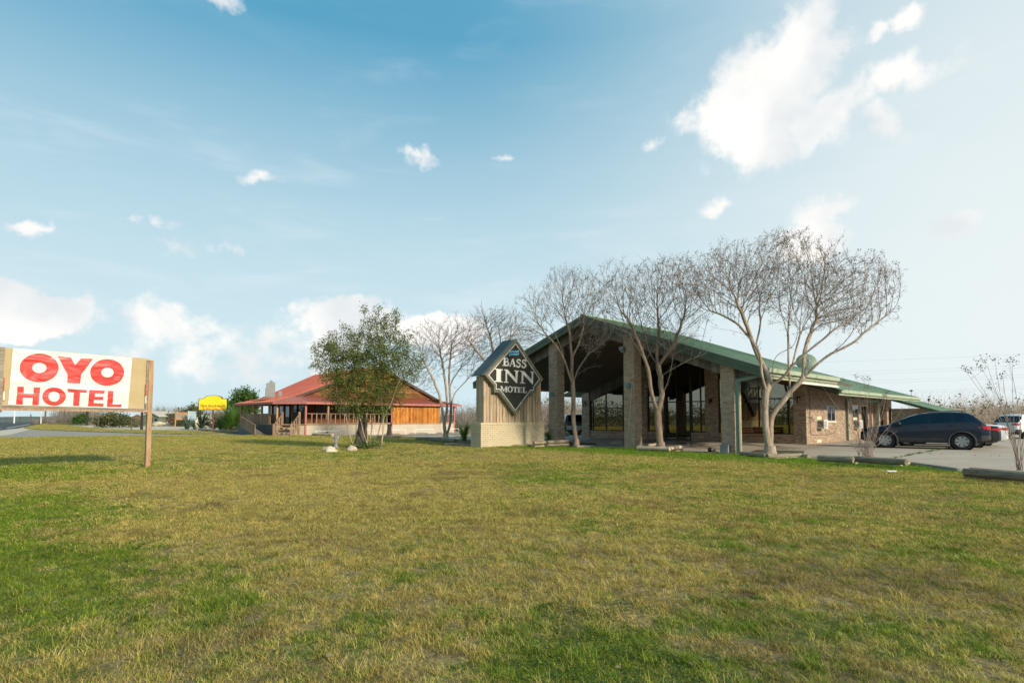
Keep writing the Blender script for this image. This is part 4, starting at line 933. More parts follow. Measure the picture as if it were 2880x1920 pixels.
L_('letter', (), [(31, [(951, 1298), (951, 1419)]), (15, [(930, 1299), (1020, 1304)]), (11, [(1016, 1300), (1016, 1335)]), (13, [(955, 1356), (992, 1359)]), (11, [(990, 1345), (990, 1372)]), (15, [(930, 1417), (1024, 1421)]), (11, [(1022, 1384), (1022, 1424)])])
L_('letter', (), [(31, [(1071, 1301), (1071, 1423)]), (13, [(1043, 1300), (1108, 1304)]), (15, [(1045, 1421), (1142, 1427)]), (12, [(1139, 1378), (1139, 1430)])])
mb = MB()
for pts in ([(708, 470), (722, 430), (750, 402), (800, 396), (880, 404), (960, 392), (948, 430), (915, 447), (860, 448), (790, 443), (745, 450)], [(703, 538), (715, 500), (745, 468), (800, 461), (880, 467), (966, 456), (950, 492), (915, 513), (860, 515), (790, 509), (740, 516)]):
    glyph_poly(mb, pts, V0, TH, sp_)
mb.build('wave_emblem', M['letter_blue'], sign)

# ================================================================== ROADSIDE BANNER
OA = math.atan2(2.3, 2.15); OO = (-12.8, 14.5)
bs = thing('banner_sign', 'white and red OYO HOTEL banner on tan plywood between weathered wooden posts', 'sign', (OO[0], OO[1], 0), OA)
oc = lambda v: (lambda x, y: onplane(x / 4.127, 960 + y / 4.127, OO, OA, v))
o0 = oc(0); M['plywood'] = noisy('tan_painted_plywood', (0.40, 0.31, 0.165), (0.48, 0.38, 0.215), 1.5, 0.8, 0.08)
m_, t, p = mat_base('vinyl_banner', 0.38, 0, 0.5)
nn = t.noise(t.vmath('ADD', t.vmath('MULTIPLY', crd(t), (1.0, 1, 2.2)), (0, 0, 0)), 1.1, 2, 0.4, 1.4)
t.put(p.inputs['Base Color'], t.mix(t.maprange(nn, .4, .65), (0.62, 0.62, 0.585), (0.68, 0.68, 0.65))); t.put(p.inputs['Normal'], t.bump(nn, 1.0, 0.035)); M['vinyl'] = m_
m_, t, p = mat_base('red_print', 0.38, 0, 0.5); nn = t.noise(t.vmath('MULTIPLY', crd(t), (1.0, 1, 2.2)), 1.1, 2, 0.4, 1.4)
t.put(p.inputs['Base Color'], t.mix(t.maprange(nn, .4, .65), (0.56, 0.022, 0.016), (0.66, 0.035, 0.028))); t.put(p.inputs['Normal'], t.bump(nn, 1.0, 0.035)); M['banner_red'] = m_
TL, TR, BR_, BL = o0(60, 70), o0(1730, 200), o0(1672, 790), o0(18, 745)
MB().prism([(x, 0, z) for x, z in (BL, BR_, TR, TL)], (0, .03, 0)).build('panel', M['plywood'], bs)
c4 = [oc(-.012)(*q) for q in ((150, 78), (1535, 188), (1485, 778), (95, 735))]
nx, nz = 48, 22; mb = MB()
for j in range(nz + 1):
    for i in range(nx + 1):
        s_, q = i / nx, j / nz; e = [(Vector(c4[0]).lerp(Vector(c4[1]), s_)).lerp(Vector(c4[3]).lerp(Vector(c4[2]), s_), q)][0]
        wv = mnoise.noise(Vector((s_ * 4 + q * 1.5, q * 3 - s_ * 2, 2))) * .006 * (4 * q * (1 - q) * .5 + .5); mb.v.append((e.x, -.014 + wv, e.y))
for j in range(nz):
    for i in range(nx): a_ = j * (nx + 1) + i; mb.f.append((a_, a_ + 1, a_ + nx + 2, a_ + nx + 1)); mb.m.append(0)
ban = mb.build('banner', M['vinyl'], bs, smooth=180)
vL = -.026; ol = oc(vL)
def Lb(polys=(), ells=()):
    mb = MB()
    for q in polys: glyph_poly(mb, q, vL, .003, ol)
    for e in ells: ell(mb, *e, vL, .003, ol, 64)
    return mb.build('letter', M['banner_red'], ban)
Lb((), [((455, 305), (226, 165), (458, 305), (83, 61))]); Lb([[(670, 170), (822, 183), (870, 272), (945, 195), (1080, 203), (942, 385), (932, 487), (780, 478), (787, 385)]]); Lb((), [((1245, 358), (197, 154), (1248, 358), (72, 57))])
Lb([[(205, 520), (278, 523), (275, 602), (388, 605), (393, 532), (467, 533), (447, 738), (375, 737), (380, 650), (268, 648), (262, 732), (185, 730)]]); Lb((), [((628, 638), (137, 105), (628, 638), (65, 60))])
Lb([[(785, 548), (1010, 562), (1005, 595), (930, 592), (918, 746), (848, 745), (857, 592), (785, 584)]])
Lb([[(1037, 562), (1217, 570), (1213, 603), (1103, 600), (1100, 640), (1200, 641), (1197, 675), (1090, 674), (1088, 715), (1202, 718), (1200, 754), (1022, 750)]]); Lb([[(1255, 572), (1317, 574), (1308, 727), (1412, 729), (1408, 761), (1242, 757)]])
a_, b_ = o0(1712, 0)[0], o0(1755, 0)[0]
MB().box(a_ - .005, a_ + .045, -.05, .05, 1.60, 3.16).build('side_board', M['grey_wood'], bs)
MB().box(a_ + .05, a_ + .17, -.06, .07, -.1, 3.165).build('post', M['post_wood'], bs)
c_ = o0(58, 0)[0]
MB().box(c_ - .30, c_ - .0, -.06, -.015, 1.62, 3.26).build('side_board', M['grey_wood'], bs); MB().box(c_ - .34, c_ - .14, -.01, .12, -.1, 3.2).build('post', M['post_wood'], bs)
p1, p2 = o0(-20, 757), o0(1690, 797); q1, q2 = o0(-20, 787), o0(1700, 811)
MB().bar((p1[0], -.02, p1[1]), (p2[0], -.02, p2[1]), .05, .075).build('beam', M['grey_wood'], bs); MB().bar((q1[0], -.075, q1[1]), (q2[0], -.075, q2[1]), .055, .05).build('beam', M['rail_wood'], bs)
for x0, y0, y1, mt, nm in ((1694, 492, 630, 'red_lens', 'red_strip'), (1694, 632, 720, 'white_paint', 'white_strip'), (48, 420, 575, 'red_lens', 'red_strip'), (48, 577, 680, 'white_paint', 'white_strip')):
    A_, B_ = oc(-.065)(x0, y0), oc(-.065)(x0, y1); MB().box(A_[0] - .012, A_[0] + .012, -.068, -.061, B_[1], A_[1]).build(nm, M[mt], bs)

# ================================================================== RESTAURANT
rest = thing('restaurant', 'red metal roofed timber restaurant with wraparound porch on a concrete base', 'restaurant', (RO.x, RO.y, 0), RA)
RP = (RO.x, RO.y); ro = lambda px, py, v: onplane(px, py, RP, RA, v)
FL = .93; ue0 = ro(1105, 1190, 0)[0]; ue1 = ro(1238, 1190, 0)[0]; uR = ro(1279, 1190, 0)[0]
plan = [(0, 0), (uR, 0), (uR, 10), (-1.7, 10), (-1.7, 1.7)]
MB().prism([(x, y, -.3) for x, y in plan], (0, 0, FL + .3 - .03)).build('foundation', M['foundation'], rest)
MB().prism([(x, y, FL - .029) for x, y in [(-.06, -.06), (uR + .05, -.06), (uR + .05, 10.05), (-1.78, 10.05), (-1.78, 1.66)]], (0, 0, .05)).build('porch_floor', M['rail_wood'], rest)
MB().box(-1.80, -1.74, 1.75, 10.0, -.3, FL - .06).build('skirting', M['slate'], rest)
# walls behind the porch
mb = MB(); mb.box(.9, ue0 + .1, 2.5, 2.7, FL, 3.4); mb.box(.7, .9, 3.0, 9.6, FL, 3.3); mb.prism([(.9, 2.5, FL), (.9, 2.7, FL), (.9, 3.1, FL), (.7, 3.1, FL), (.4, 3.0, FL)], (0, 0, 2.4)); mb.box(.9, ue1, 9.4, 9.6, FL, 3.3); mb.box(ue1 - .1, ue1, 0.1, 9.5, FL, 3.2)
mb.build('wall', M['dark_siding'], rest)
u = .95
while u < ue0: MB().box(u, u + .05, 2.46, 2.499, FL, 3.35).build('batten', M['dark_siding'], rest); u += .42
n = 30; w_ = (ue1 - ue0) / n; MB().box(ue0, ue1, .03, .12, FL, 2.7).build('wall_core', M['dark_trim'], rest)
for i in range(n):
    a_ = ue0 + i * w_; MB().box(a_ + .006, a_ + w_ - .006, -.01 + .018 * (i % 2) + random.uniform(0, .005), .03, FL - .04 - random.uniform(0, .02), 2.66).build('plank', M['stain_wood'], rest)
# porch roof: eave ring to wall ring
EZ, WZ = 2.72, 3.32
eave = [(-.15, -.36), (uR + .55, -.36), (uR + .55, 10.4), (-2.06, 10.4), (-2.06, 1.55)]
inner = [(.6, 2.55), (13.6, 2.55), (13.6, 8.6), (.45, 8.6), (.45, 3.0)]
mb = MB(); rb = MB(); fb = MB()
for i in range(5):
    j = (i + 1) % 5; A_, B_, C_, D_ = Vector((*eave[i], EZ)), Vector((*eave[j], EZ)), Vector((*inner[j], WZ)), Vector((*inner[i], WZ))
    mb.add([A_, B_, C_, D_, A_ - Vector((0, 0, .05)), B_ - Vector((0, 0, .05)), C_ - Vector((0, 0, .05)), D_ - Vector((0, 0, .05))], [(0, 1, 2, 3), (7, 6, 5, 4), (0, 4, 5, 1)])
    d = (B_ - A_); nrm = int(d.length / .42)
    dd = d.normalized(); pl = Vector((-dd.y, dd.x, 0))
    for k in range(1, nrm):
        p = A_ + dd * (k * .42); # seam runs square to the eave until the hip
        depth = 2.9 if i in (0, 2) else 2.4
        q = p + pl * depth
        s0 = (D_ - A_).dot(dd); s1 = (C_ - A_).dot(dd); x = k * .42
        lim = 1.0
        if x < s0: lim = x / s0
        if x > s1: lim = min(lim, (d.length - x) / max(1e-3, d.length - s1))
        if lim <= 0.05: continue
        dep = (D_ - A_).dot(pl); q = p + pl * dep * lim + Vector((0, 0, (WZ - EZ) * lim))
        rb.bar(p + Vector((0, 0, .012)), q + Vector((0, 0, .012)), .035, .05)
    fb.bar(A_ + Vector((0, 0, -.09)), B_ + Vector((0, 0, -.09)), .05, .16)
mb.build('porch_roof', M['roof_red'], rest); rb.build('roof_seams', M['roof_red'], rest, kind='stuff', fix=False); fb.build('fascia', M['pink_post'], rest)
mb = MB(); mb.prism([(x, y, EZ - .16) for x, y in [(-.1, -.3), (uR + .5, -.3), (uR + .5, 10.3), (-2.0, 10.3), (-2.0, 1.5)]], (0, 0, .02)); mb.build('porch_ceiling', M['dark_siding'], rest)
# main roof: gable to the front, hipped behind
gL, gP, gR = (.35, 3.30), (8.0, 6.22), (14.9, 3.20)
gv = 2.35
mb = MB(); th = Vector((0, 0, -.09)); A_, B_, C_ = Vector((gL[0], gv, gL[1])), Vector((gP[0], gv, gP[1])), Vector((gR[0], gv, gR[1])); D_, E_, F_ = Vector((gR[0], 9.6, gR[1])), Vector((gP[0], 16.0, gP[1] - .1)), Vector((gL[0] - .3, 9.6, gL[1] - .02))
for q in ((A_, B_, E_, F_), (B_, C_, D_, E_), (F_, E_, D_)): mb.add([*q, *[x + th for x in q]], [tuple(range(len(q))), tuple(range(2 * len(q) - 1, len(q) - 1, -1))] + [(i, i + len(q), (i + 1) % len(q) + len(q), (i + 1) % len(q)) for i in range(len(q))])
mb.build('main_roof', M['roof_red'], rest)
mb = MB()
for i in range(1, 38):
    t_ = i / 38; p = A_.lerp(F_, t_); q = B_.lerp(E_, t_); mb.bar(p + Vector((0, 0, .015)), q + Vector((0, 0, .015)), .03, .035)
mb.build('roof_seams', M['roof_red'], rest, kind='stuff', fix=False)
mb = MB(); mb.bar(A_ + Vector((-.15, -.05, -.12)), B_ + Vector((0, -.05, -.10)), .05, .22); mb.bar(B_ + Vector((0, -.05, -.10)), C_ + Vector((.1, -.05, -.12)), .05, .22); mb.build('rake_board', M['dark_trim'], rest)
mb = MB(); mb.bar((gL[0] - .05, gv + .1, gL[1] - .13), (gL[0] - .35, 9.6, gL[1] - .13), .10, .20); mb.build('eave_board', M['dark_trim'], rest)
k = 0; z = 3.32
while z < 6.1:                                             # lap siding of the gable, board by board
    zz = z + .17; f = lambda h: (gL[0] + (gP[0] - gL[0]) * (h - gL[1]) / (gP[1] - gL[1]), gR[0] - (gR[0] - gP[0]) * (h - gR[1]) / (gP[1] - gR[1]))
    l0, r0 = f(z); l1, r1 = f(min(zz, 6.15))
    MB().add([(l0, gv + .20, z), (r0, gv + .20, z), (r1, gv + .235, zz), (l1, gv + .235, zz), (l0, gv + .26, z), (r0, gv + .26, z), (r1, gv + .26, zz), (l1, gv + .26, zz)], [(0, 1, 2, 3), (7, 6, 5, 4), (0, 4, 5, 1), (3, 2, 6, 7)]).build('lap_board', M['stain_wood_x'], rest); z += .17
# porch posts
posts = [(ro(868 - 8, 1190, 0)[0], 0), (ro(923, 1190, 0)[0], 0), (ue0 - .12, -.02), (uR - .05, 0)]
for i, (x, y) in enumerate(posts): MB().box(x - .07, x + .07, y - .07 + .06, y + .07 + .06, (-.2 if i != 1 else FL), EZ - .14).build('porch_post', M['pink_post'] if i != 1 else M['rail_wood'], rest)
for (x, y) in [(-1.62, 1.75), (-1.62, 3.3), (-1.62, 4.9), (-1.62, 6.6), (-1.62, 8.2), (-1.62, 9.8)]: MB().box(x - .07, x + .07, y - .07, y + .07, FL, EZ - .14).build('porch_post', M['post_wood'], rest)
rx = lambda a_: a_
def railing(A_, B_, z0, name='railing', sp2=.40, top=.86, bw=.07, bot=.07):
    rl = link(name, None, rest); A_, B_ = Vector(A_), Vector(B_); L = (B_ - A_).length; n = max(2, int(L / sp2)); dz = B_.z - A_.z
    MB().bar(A_ + Vector((0, 0, top)), B_ + Vector((0, 0, top)), .09, .05).bar(A_ + Vector((0, 0, bot)), B_ + Vector((0, 0, bot)), .05, .06).build('rail', M['rail_wood'], rl)
    me = None
    for k in range(1, n):
        p = A_.lerp(B_, k / n)
        if me is None: o = MB().box(-bw / 2, bw / 2, -.02, .02, 0, top - bot - .055).build('baluster', M['rail_wood'], rl); me = o.data
        else: o = link('baluster', me, rl)
        o.location = p + Vector((0, 0, bot + .03)); o.rotation_euler.z = math.atan2(B_.y - A_.y, B_.x - A_.x)
railing((.08, .03, FL), (ue0 - .2, .03, FL), FL); railing((ue1 + .1, .03, FL), (uR - .12, .03, FL), FL, sp2=.3)
railing((-1.62, 3.4, FL), (-1.62, 9.7, FL), FL, sp2=.16, bw=.11)
# windows and doors
def rwin(u0, u1, z0, z1, v=2.5, bars=0, shutter=None):
    w_ = link('window', None, rest); fr = MB(); e = .06
    fr.box(u0, u1, v - .06, v - .002, z0, z0 + e); fr.box(u0, u1, v - .06, v - .002, z1 - e, z1); fr.box(u0, u0 + e, v - .058, v - .002, z0 + e, z1 - e); fr.box(u1 - e, u1, v - .058, v - .002, z0 + e, z1 - e); fr.box((u0 + u1) / 2 - e / 2, (u0 + u1) / 2 + e / 2, v - .057, v - .002, z0 + e, z1 - e)
    fr.build('frame', M['dark_trim'], w_); MB().box(u0 + .03, u1 - .03, v - .03, v - .02, z0 + .03, z1 - .03).build('pane', shutter or M['window_glass'], w_)
    if bars:
        mb = MB()
        for k in range(bars): x = u0 + (u1 - u0) * (k + .5) / bars; mb.box(x - .025, x + .025, v - .09, v - .065, z0, z1)
        mb.build('bars', M['galv'], w_)
for a_, b_, br in ((888, 935, 9), (952, 985, 0), (1000, 1030, 0), (1045, 1080, 0)): 
    x0, x1 = ro(a_, 1160, 2.5)[0], ro(b_, 1160, 2.5)[0]; rwin(x0, x1, 1.55, 2.62, 2.5, br, M['grey_metal'] if a_ == 952 else None)
def left_open(v0, v1, z0, z1, nm, mt):
    w_ = link(nm, None, rest); fr = MB(); u = .68
    fr.box(u - .06, u, v0, v1, z0, z0 + .06).box(u - .06, u, v0, v1, z1 - .06, z1).box(u - .058, u, v0, v0 + .06, z0 + .06, z1 - .06).box(u - .058, u, v1 - .06, v1, z0 + .06, z1 - .06); fr.build('frame', M['rail_wood'], w_); MB().box(u - .04, u - .03, v0, v1, z0, z1).build('pane', mt, w_)
for v0, v1, z0, z1, nm in ((3.3, 4.2, 1.5, 2.6, 'window'), (4.7, 5.6, FL, 2.6, 'door'), (6.0, 6.9, 1.5, 2.6, 'window'), (7.3, 8.2, 1.5, 2.6, 'window'), (8.5, 9.3, 1.5, 2.6, 'window')): left_open(v0, v1, z0, z1, nm, M['window_glass'])
dr = link('entrance_door', None, rest, (.62, 2.68, FL), (0, 0, R(-45)))
MB().box(-.55, .55, -.12, -.06, 0, 1.75).build('door_leaf', M['dark_frame'], dr); MB().box(-.42, .42, -.135, -.121, 1.0, 1.62).build('pane', M['window_glass'], dr); MB().box(-.62, -.551, -.14, -.06, 0, 1.8).box(.551, .62, -.14, -.06, 0, 1.8).build('frame', M['rail_wood'], dr)
# entrance steps out of the cut-off corner
st = link('steps', None, rest, (-.85, .85, 0), (0, 0, R(-45)))
for k in range(5):
    MB().box(-.62, .62, -.30 - k * .30, -.0 - k * .30, FL - .20 * (k + 1) + .15, FL - .20 * (k + 1) + .20 - .0).build('step', M['rail_wood'], st)
for s_ in (-.68, .68):
    MB().bar((s_, 0, FL - .05), (s_, -1.6, .02), .05, .22).build('stringer', M['rail_wood'], st); MB().bar((s_, 0, FL + .85), (s_, -1.6, .88), .06, .07).build('handrail', M['rail_wood'], st)
    for k in range(4): MB().box(s_ - .035, s_ + .035, -.2 - k * .42, -.13 - k * .42, FL - .2 - k * .25 + .1, FL + .83 - k * .25 - .1 + .0).build('baluster', M['rail_wood'], st)
    MB().box(s_ - .06, s_ + .06, -1.66, -1.54, 0, 1.0).build('newel', M['rail_wood'], st); MB().box(s_ - .06, s_ + .06, -.08, .04, .2, FL + 1.0).build('newel', M['rail_wood'], st)
MB().box(-.8, .8, .02, .06, -.2, FL - .03).build('riser_wall', M['foundation'], st)
# wheelchair ramp with slatted sides
def rl_(px, py, Y):
    p = D(px, py, Y); c, s_ = math.cos(-RA), math.sin(-RA); x, y = p.x - RO.x, p.y - RO.y; return Vector((x * c - y * s_, x * s_ + y * c, p.z))
rp = link('ramp', None, rest); A_, B_ = rl_(714, 1200, 49.5), rl_(757, 1219, 47.2); A_.z = .75; B_.z = .03; wv = (Vector((A_.x, A_.y, 0)) - Vector((B_.x, B_.y, 0))).cross(Vector((0, 0, 1))).normalized() * -1.1
mb = MB(); mb.add([A_, B_, B_ + wv, A_ + wv, A_ - Vector((0, 0, .12)), B_ - Vector((0, 0, .02)), B_ + wv - Vector((0, 0, .02)), A_ + wv - Vector((0, 0, .12))], [(0, 1, 2, 3), (7, 6, 5, 4), (0, 4, 5, 1), (1, 5, 6, 2), (2, 6, 7, 3), (3, 7, 4, 0)]); mb.build('deck', M['grey_wood'], rp)
railing(A_ + wv, B_ + wv, 0, 'ramp_railing', .135, .82, .10, .0); C_, D_ = rl_(742, 1190, 49.6), rl_(795, 1180, 48.0); C_.z = .85; D_.z = 1.0
railing(C_, D_, 0, 'ramp_railing', .135, .80, .10, .05)
MB().box(B_.x - .08, B_.x + .08, B_.y - .08, B_.y + .08, -.1, 1.05).build('newel', M['rail_wood'], rest)
# false-front board on the porch roof
fb_ = thing('roof_signboard', 'blank weathered grey stepped signboard braced on the red porch roof', 'signboard', tuple(D(760, 1116, 48.6)), R(52))
s_ = 48.6 / 1620 / .62
MB().prism([(-.42, 0, -.02), (.42, 0, 0), (.42, 0, 1.26), (.25, 0, 1.24), (.20, 0, 1.34), (.08, 0, 1.42), (-.04, 0, 1.34), (-.10, 0, 1.20), (-.34, 0, 1.14), (-.34, 0, .80), (-.42, 0, .78)], (0, .05, 0)).build('board', M['galv'], fb_)
mb = MB()
for z0, z1 in ((1.2, .85), (.9, .75), (.75, .6), (.62, .45)): mb.tube([(.42, .05, z0), (.75, .75, z1)], .02, 5)
mb.build('brace', M['black'], fb_)
fb2 = thing('roof_panel', 'small blank grey panel on the red porch roof right of the signboard', 'panel', tuple(D(788, 1113, 48.0)), R(52)); MB().box(-.15, .15, 0, .03, -.02, .40).build('board', M['galv'], fb2); MB().tube([(.1, .03, .3), (.1, .3, 0)], .01, 4).build('brace', M['black'], fb2)
mb = MB(); q = rl_(869, 1062, 56); mb.tube([q, q + Vector((0, 0, .75))], .015, 5); mb.tube([q + Vector((-.15, 0, .05)), q + Vector((.15, 0, .1))], .012, 4); mb.build('antenna', M['grey_metal'], rest)
# white pipe barriers before the building
for i, (x0, x1, wh) in enumerate([(887, 958, 'leftmost, behind the bare twiggy plant'), (1008, 1052, 'second from left, behind the leafy shrub tree'), (1096, 1140, 'in front of the seam between porch and plank wall'), (1167, 1219, 'before the plank-clad wall'), (1245, 1290, 'rightmost, behind the bare tree')]):
    u0, _ = ro(x0, 1221, -.9); u1, _ = ro(x1, 1221, -.9); c = rw((u0 + u1) / 2, -.9, 0); h_ = (u1 - u0) / 2
    o = MB().tube([(-h_, 0, -.1), (-h_, 0, .36), (-h_ + .04, 0, .40), (h_ - .04, 0, .40), (h_, 0, .36), (h_, 0, -.1)], .035, 8).build('pipe_barrier', M['white_paint'], None, smooth=60, label='white pipe parking barrier, ' + wh, cat='barrier', group='white pipe barriers along the restaurant')
    o.location = c; o.rotation_euler.z = RA
# ================================================================== SIGNS BEYOND THE DRIVE
def text_mesh(name, txt, size, mat, parent, loc, rot=(R(90), 0, 0), shear=0.0, sx=1.0, bold=0.0):
    cu = bpy.data.curves.new('text', 'FONT'); cu.body = txt; cu.size = size; cu.extrude = .004; cu.shear = shear; cu.align_x = 'CENTER'; cu.offset = bold
    tmp = bpy.data.objects.new('text', cu); COL.objects.link(tmp); bpy.context.view_layer.update()
    me = bpy.data.meshes.new_from_object(tmp.evaluated_get(bpy.context.evaluated_depsgraph_get())); COL.objects.unlink(tmp); bpy.data.objects.remove(tmp)
    me.materials.clear(); me.materials.append(mat); return link(name, me, parent, loc, rot, (sx, 1, 1))
M['sign_yellow'] = noisy('yellow_sign_face', (0.80, 0.60, 0.012), (0.88, 0.68, 0.02), 2, 0.4, 0)
M['text_maroon'] = flat('maroon_text', (0.22, 0.03, 0.02), 0.5); M['text_red'] = flat('orange_red_text', (0.60, 0.10, 0.02), 0.5); M['rust_post'] = noisy('rust_red_post', (0.10, 0.035, 0.025), (0.17, 0.07, 0.05), 4, 0.7, 0.1)
M['orange_paint'] = noisy('orange_paint', (0.62, 0.20, 0.05), (0.74, 0.34, 0.14), 5, 0.7, 0.05); M['faded_board'] = noisy('faded_board', (0.30, 0.22, 0.14), (0.44, 0.34, 0.24), 3, 0.8, 0.1); M['pale_blue'] = noisy('pale_blue_board', (0.42, 0.54, 0.58), (0.50, 0.61, 0.64), 3, 0.6, 0)
Y = 68.0; b = D(598, 1208.5, Y); pxm = Y / F_PX
ys = thing('yellow_sign', "yellow arched sign reading Pepe Boudreaux's Tex Mexi Cajun Grill on a rusty post", 'sign', (b.x, b.y, 0), R(8))
zt = lambda y: D(598, y, Y).z
W2 = 37.5 * pxm; zb_, zs_, ztp = zt(1153), zt(1120.5), zt(1111.5)
arc = [(W2, zs_), (W2 * .66, zs_)] + [(W2 * .62 * math.cos(a_), zs_ + .02 + (ztp - zs_) * math.sin(a_) ** .9) for a_ in [math.pi * k / 14 for k in range(1, 14)]] + [(-W2 * .66, zs_), (-W2, zs_)]
po = [(-W2, zb_), (W2, zb_)] + arc
MB().prism([(x * 1.02 , -.16, z) for x, z in po], (0, .34, 0)).build('cabinet', M['black'], ys); MB().prism([(x, -.19, z) for x, z in inset(po, .05)], (0, .025, 0)).build('face', M['sign_yellow'], ys)
MB().tube([(0, 0, -.1), (0, 0, zb_)], .10, 12).build('post', M['rust_post'], ys)
text_mesh('lettering', "Pepe Boudreaux's", .42, M['text_maroon'], ys, (0, -.198, zt(1144)), shear=.3, sx=.92, bold=.006)
text_mesh('lettering', "Tex Mexi Cajun Grill", .30, M['text_red'], ys, (0, -.198, zt(1151)), sx=1.0, bold=.005)
def post_sign(label, cat, x0, x1, y0, y1, yb, Y, face, postm, txt=None, tc=None, rz=0.0, posts=(0, 1), group=None):
    c = D((x0 + x1) / 2, yb, Y); s_ = thing('post_sign', label, cat, (c.x, c.y, 0), rz, group); w_ = (x1 - x0) / 2 * Y / F_PX; z0, z1 = D(x0, y1, Y).z, D(x0, y0, Y).z
    MB().box(-w_, w_, -.03, .0, z0, z1).build('panel', face, s_)
    for q in posts: x = -w_ + q * 2 * w_; MB().box(x - .05, x + .05, .001, .09, -.1, z1 + .04).build('post', postm, s_)
    if txt:
        for i, (tt, sz, dz_) in enumerate(txt): text_mesh('lettering', tt, sz, tc, s_, (0, -.034, z1 - dz_))
    return s_, w_, z0, z1
s1, w1_, z0, z1 = post_sign('faded brown board framed in peeling orange timber left of the pale blue board', 'sign', 492, 529, 1159, 1180, 1206, 74, M['faded_board'], M['orange_paint'])
MB().box(-w1_, w1_, -.06, -.031, z1 - .12, z1).box(-w1_, w1_, -.06, -.031, z0, z0 + .10).build('frame', M['orange_paint'], s1)
s2, w2_, z0, z1 = post_sign('pale blue Available board with dark lettering beside the yellow sign', 'sign', 528, 551, 1156, 1182, 1200, 73, M['pale_blue'], M['pale_blue'], [('Available', .22, .28)], M['grey_metal'], posts=(0,))
MB().box(.25, .31, 0, .06, -.1, .85).build('post', M['orange_paint'], s2)
b = G(712, 1216); np_ = thing('parking_sign', 'small cream sign on a yellow based post beside the ramp', 'sign', (b.x, b.y, 0), 0); Y = b.y
zz = lambda y: D(712, y, Y).z
MB().tube([(0, 0, -.1), (0, 0, zz(1187))], .085, 12).build('bollard', M['yellow_paint'], np_); MB().tube([(0, 0, zz(1187)), (0, 0, zz(1160))], .03, 8).build('pole', M['galv'], np_); MB().box(-.19, .19, -.07, -.05, zz(1174), zz(1160)).build('panel', M['cream_paint'], np_)
# poles and fence at the left
def pole(name, label, cat, px, ytop, ybase, Y, r, mat, arm=0, group=None):
    a_, b_ = D(px, ytop, Y), D(px, ybase, Y); o = MB().tube([(0, 0, -.5), (0, 0, a_.z - b_.z)], [r, r * .8], 8).build(name, mat, None, label=label, cat=cat); o.location = (a_.x, a_.y, b_.z)
    if group: o['group'] = group
    if arm:
        me = MB().box(-arm, arm, -.06, .06, a_.z - b_.z - .45, a_.z - b_.z - .33).build('crossarm', mat, o)
    return o
for px, yt, yb, Y, arm, lab in [(18, 1173, 1187, 260, 1.1, 'farthest grey utility pole above the left road'), (57, 1170, 1187, 210, 1.0, 'utility pole with crossarm between the two white poles'), (87, 1164, 1186, 170, 0, 'bare dark pole standing left of the right white pole'), (129, 1140, 1186, 130, 0, 'tall dark pole right of the right white pole'), (502, 1144, 1180, 120, 0, 'thin utility pole behind the faded brown board')]:
    pole('utility_pole', lab, 'utility pole', px, yt, yb, Y, .16, M['bark_dark'], arm, 'utility poles along the road')
pole('flagpole', 'tall white pole behind the left end of the banner sign', 'pole', 46, 1060, 1186, 150, .16, M['white_paint'], 0, 'white poles by the road'); pole('flagpole', 'tall white pole with a small bracket near the road crest', 'pole', 121, 1060, 1186, 140, .14, M['white_paint'], 0, 'white poles by the road')
pole('post', 'thick black post beside the green bush', 'post', 248, 1100, 1187, 95, .22, M['black']); pole('post', 'black and white post left of the wooden banner post', 'post', 402, 1100, 1205, 70, .16, M['black'])
fp = [(276, 1204), (369, 1208), (166, 1192), (180, 1195)]
for i, (px, yb) in enumerate(fp):
    b = G(px, yb + .5); yb2 = yb; h = (30 if i < 2 else 45) * b.y / F_PX
    o = MB().tube([(0, 0, -.1), (0, 0, h)], .06, 6).build('fence_post', M['bark_dark'], None, label=['rusty fence post left of the wide olive bush', 'rusty fence post right of the wide olive bush', 'thin farther fence post under the letter O', 'thin farther fence post near the dry grass'][i], cat='fence post', group='wire fence posts by the drive'); o.location = (b.x, b.y, 0)
b = G(262, 1193); 
# ---- small houses far left
def shed(label, cat, px0, px1, yb, ytop, Y, wallm, roofm, rz=0, dep=8, name='house', door=None):
    a_, b_ = D(px0, yb, Y), D(px1, yb, Y); w_ = (b_.x - a_.x); h = D(px0, ytop, Y).z - a_.z; s_ = thing(name, label, cat, (a_.x, a_.y, a_.z), rz)
    e = h * .62; MB().prism([(0, 0, -.5), (w_, 0, -.5), (w_, 0, e), (w_ / 2, 0, h), (0, 0, e)], (0, dep, 0)).build('wall', wallm, s_)
    mb = MB(); mb.prism([(-.3, -.3, e - .08), (w_ / 2, -.3, h + .02), (w_ + .3, -.3, e - .08), (w_ + .3, -.3, e + .08), (w_ / 2, -.3, h + .22), (-.3, -.3, e + .08)], (0, dep + .6, 0)); mb.build('roof', roofm, s_)
    MB().box(w_ * .4, w_ * .6, -.03, 0, 0, e * .75).build('door', M['dark_trim'], s_); MB().box(w_ * .75, w_ * .9, -.03, 0, e * .3, e * .65).build('window', M['window_glass'], s_); return s_
M['shed_green'] = noisy('green_shed_metal', (0.10, 0.13, 0.085), (0.15, 0.18, 0.12), 1, 0.7, 0); M['house_brown'] = noisy('brown_house', (0.20, 0.09, 0.06), (0.30, 0.15, 0.10), 1, 0.8, 0); M['roof_pale'] = noisy('pale_roof', (0.40, 0.36, 0.30), (0.52, 0.48, 0.40), 1, 0.8, 0)
shed('dark green metal shed with pale gable roof behind the wooden post', 'shed', 404, 453, 1190, 1159, 110, M['shed_green'], M['roof_pale'], R(-12), 9, 'shed')
shed('small brown house with pale roof behind the blue pickup', 'house', 452, 482, 1189, 1171, 130, M['house_brown'], M['roof_pale'], R(8), 7)
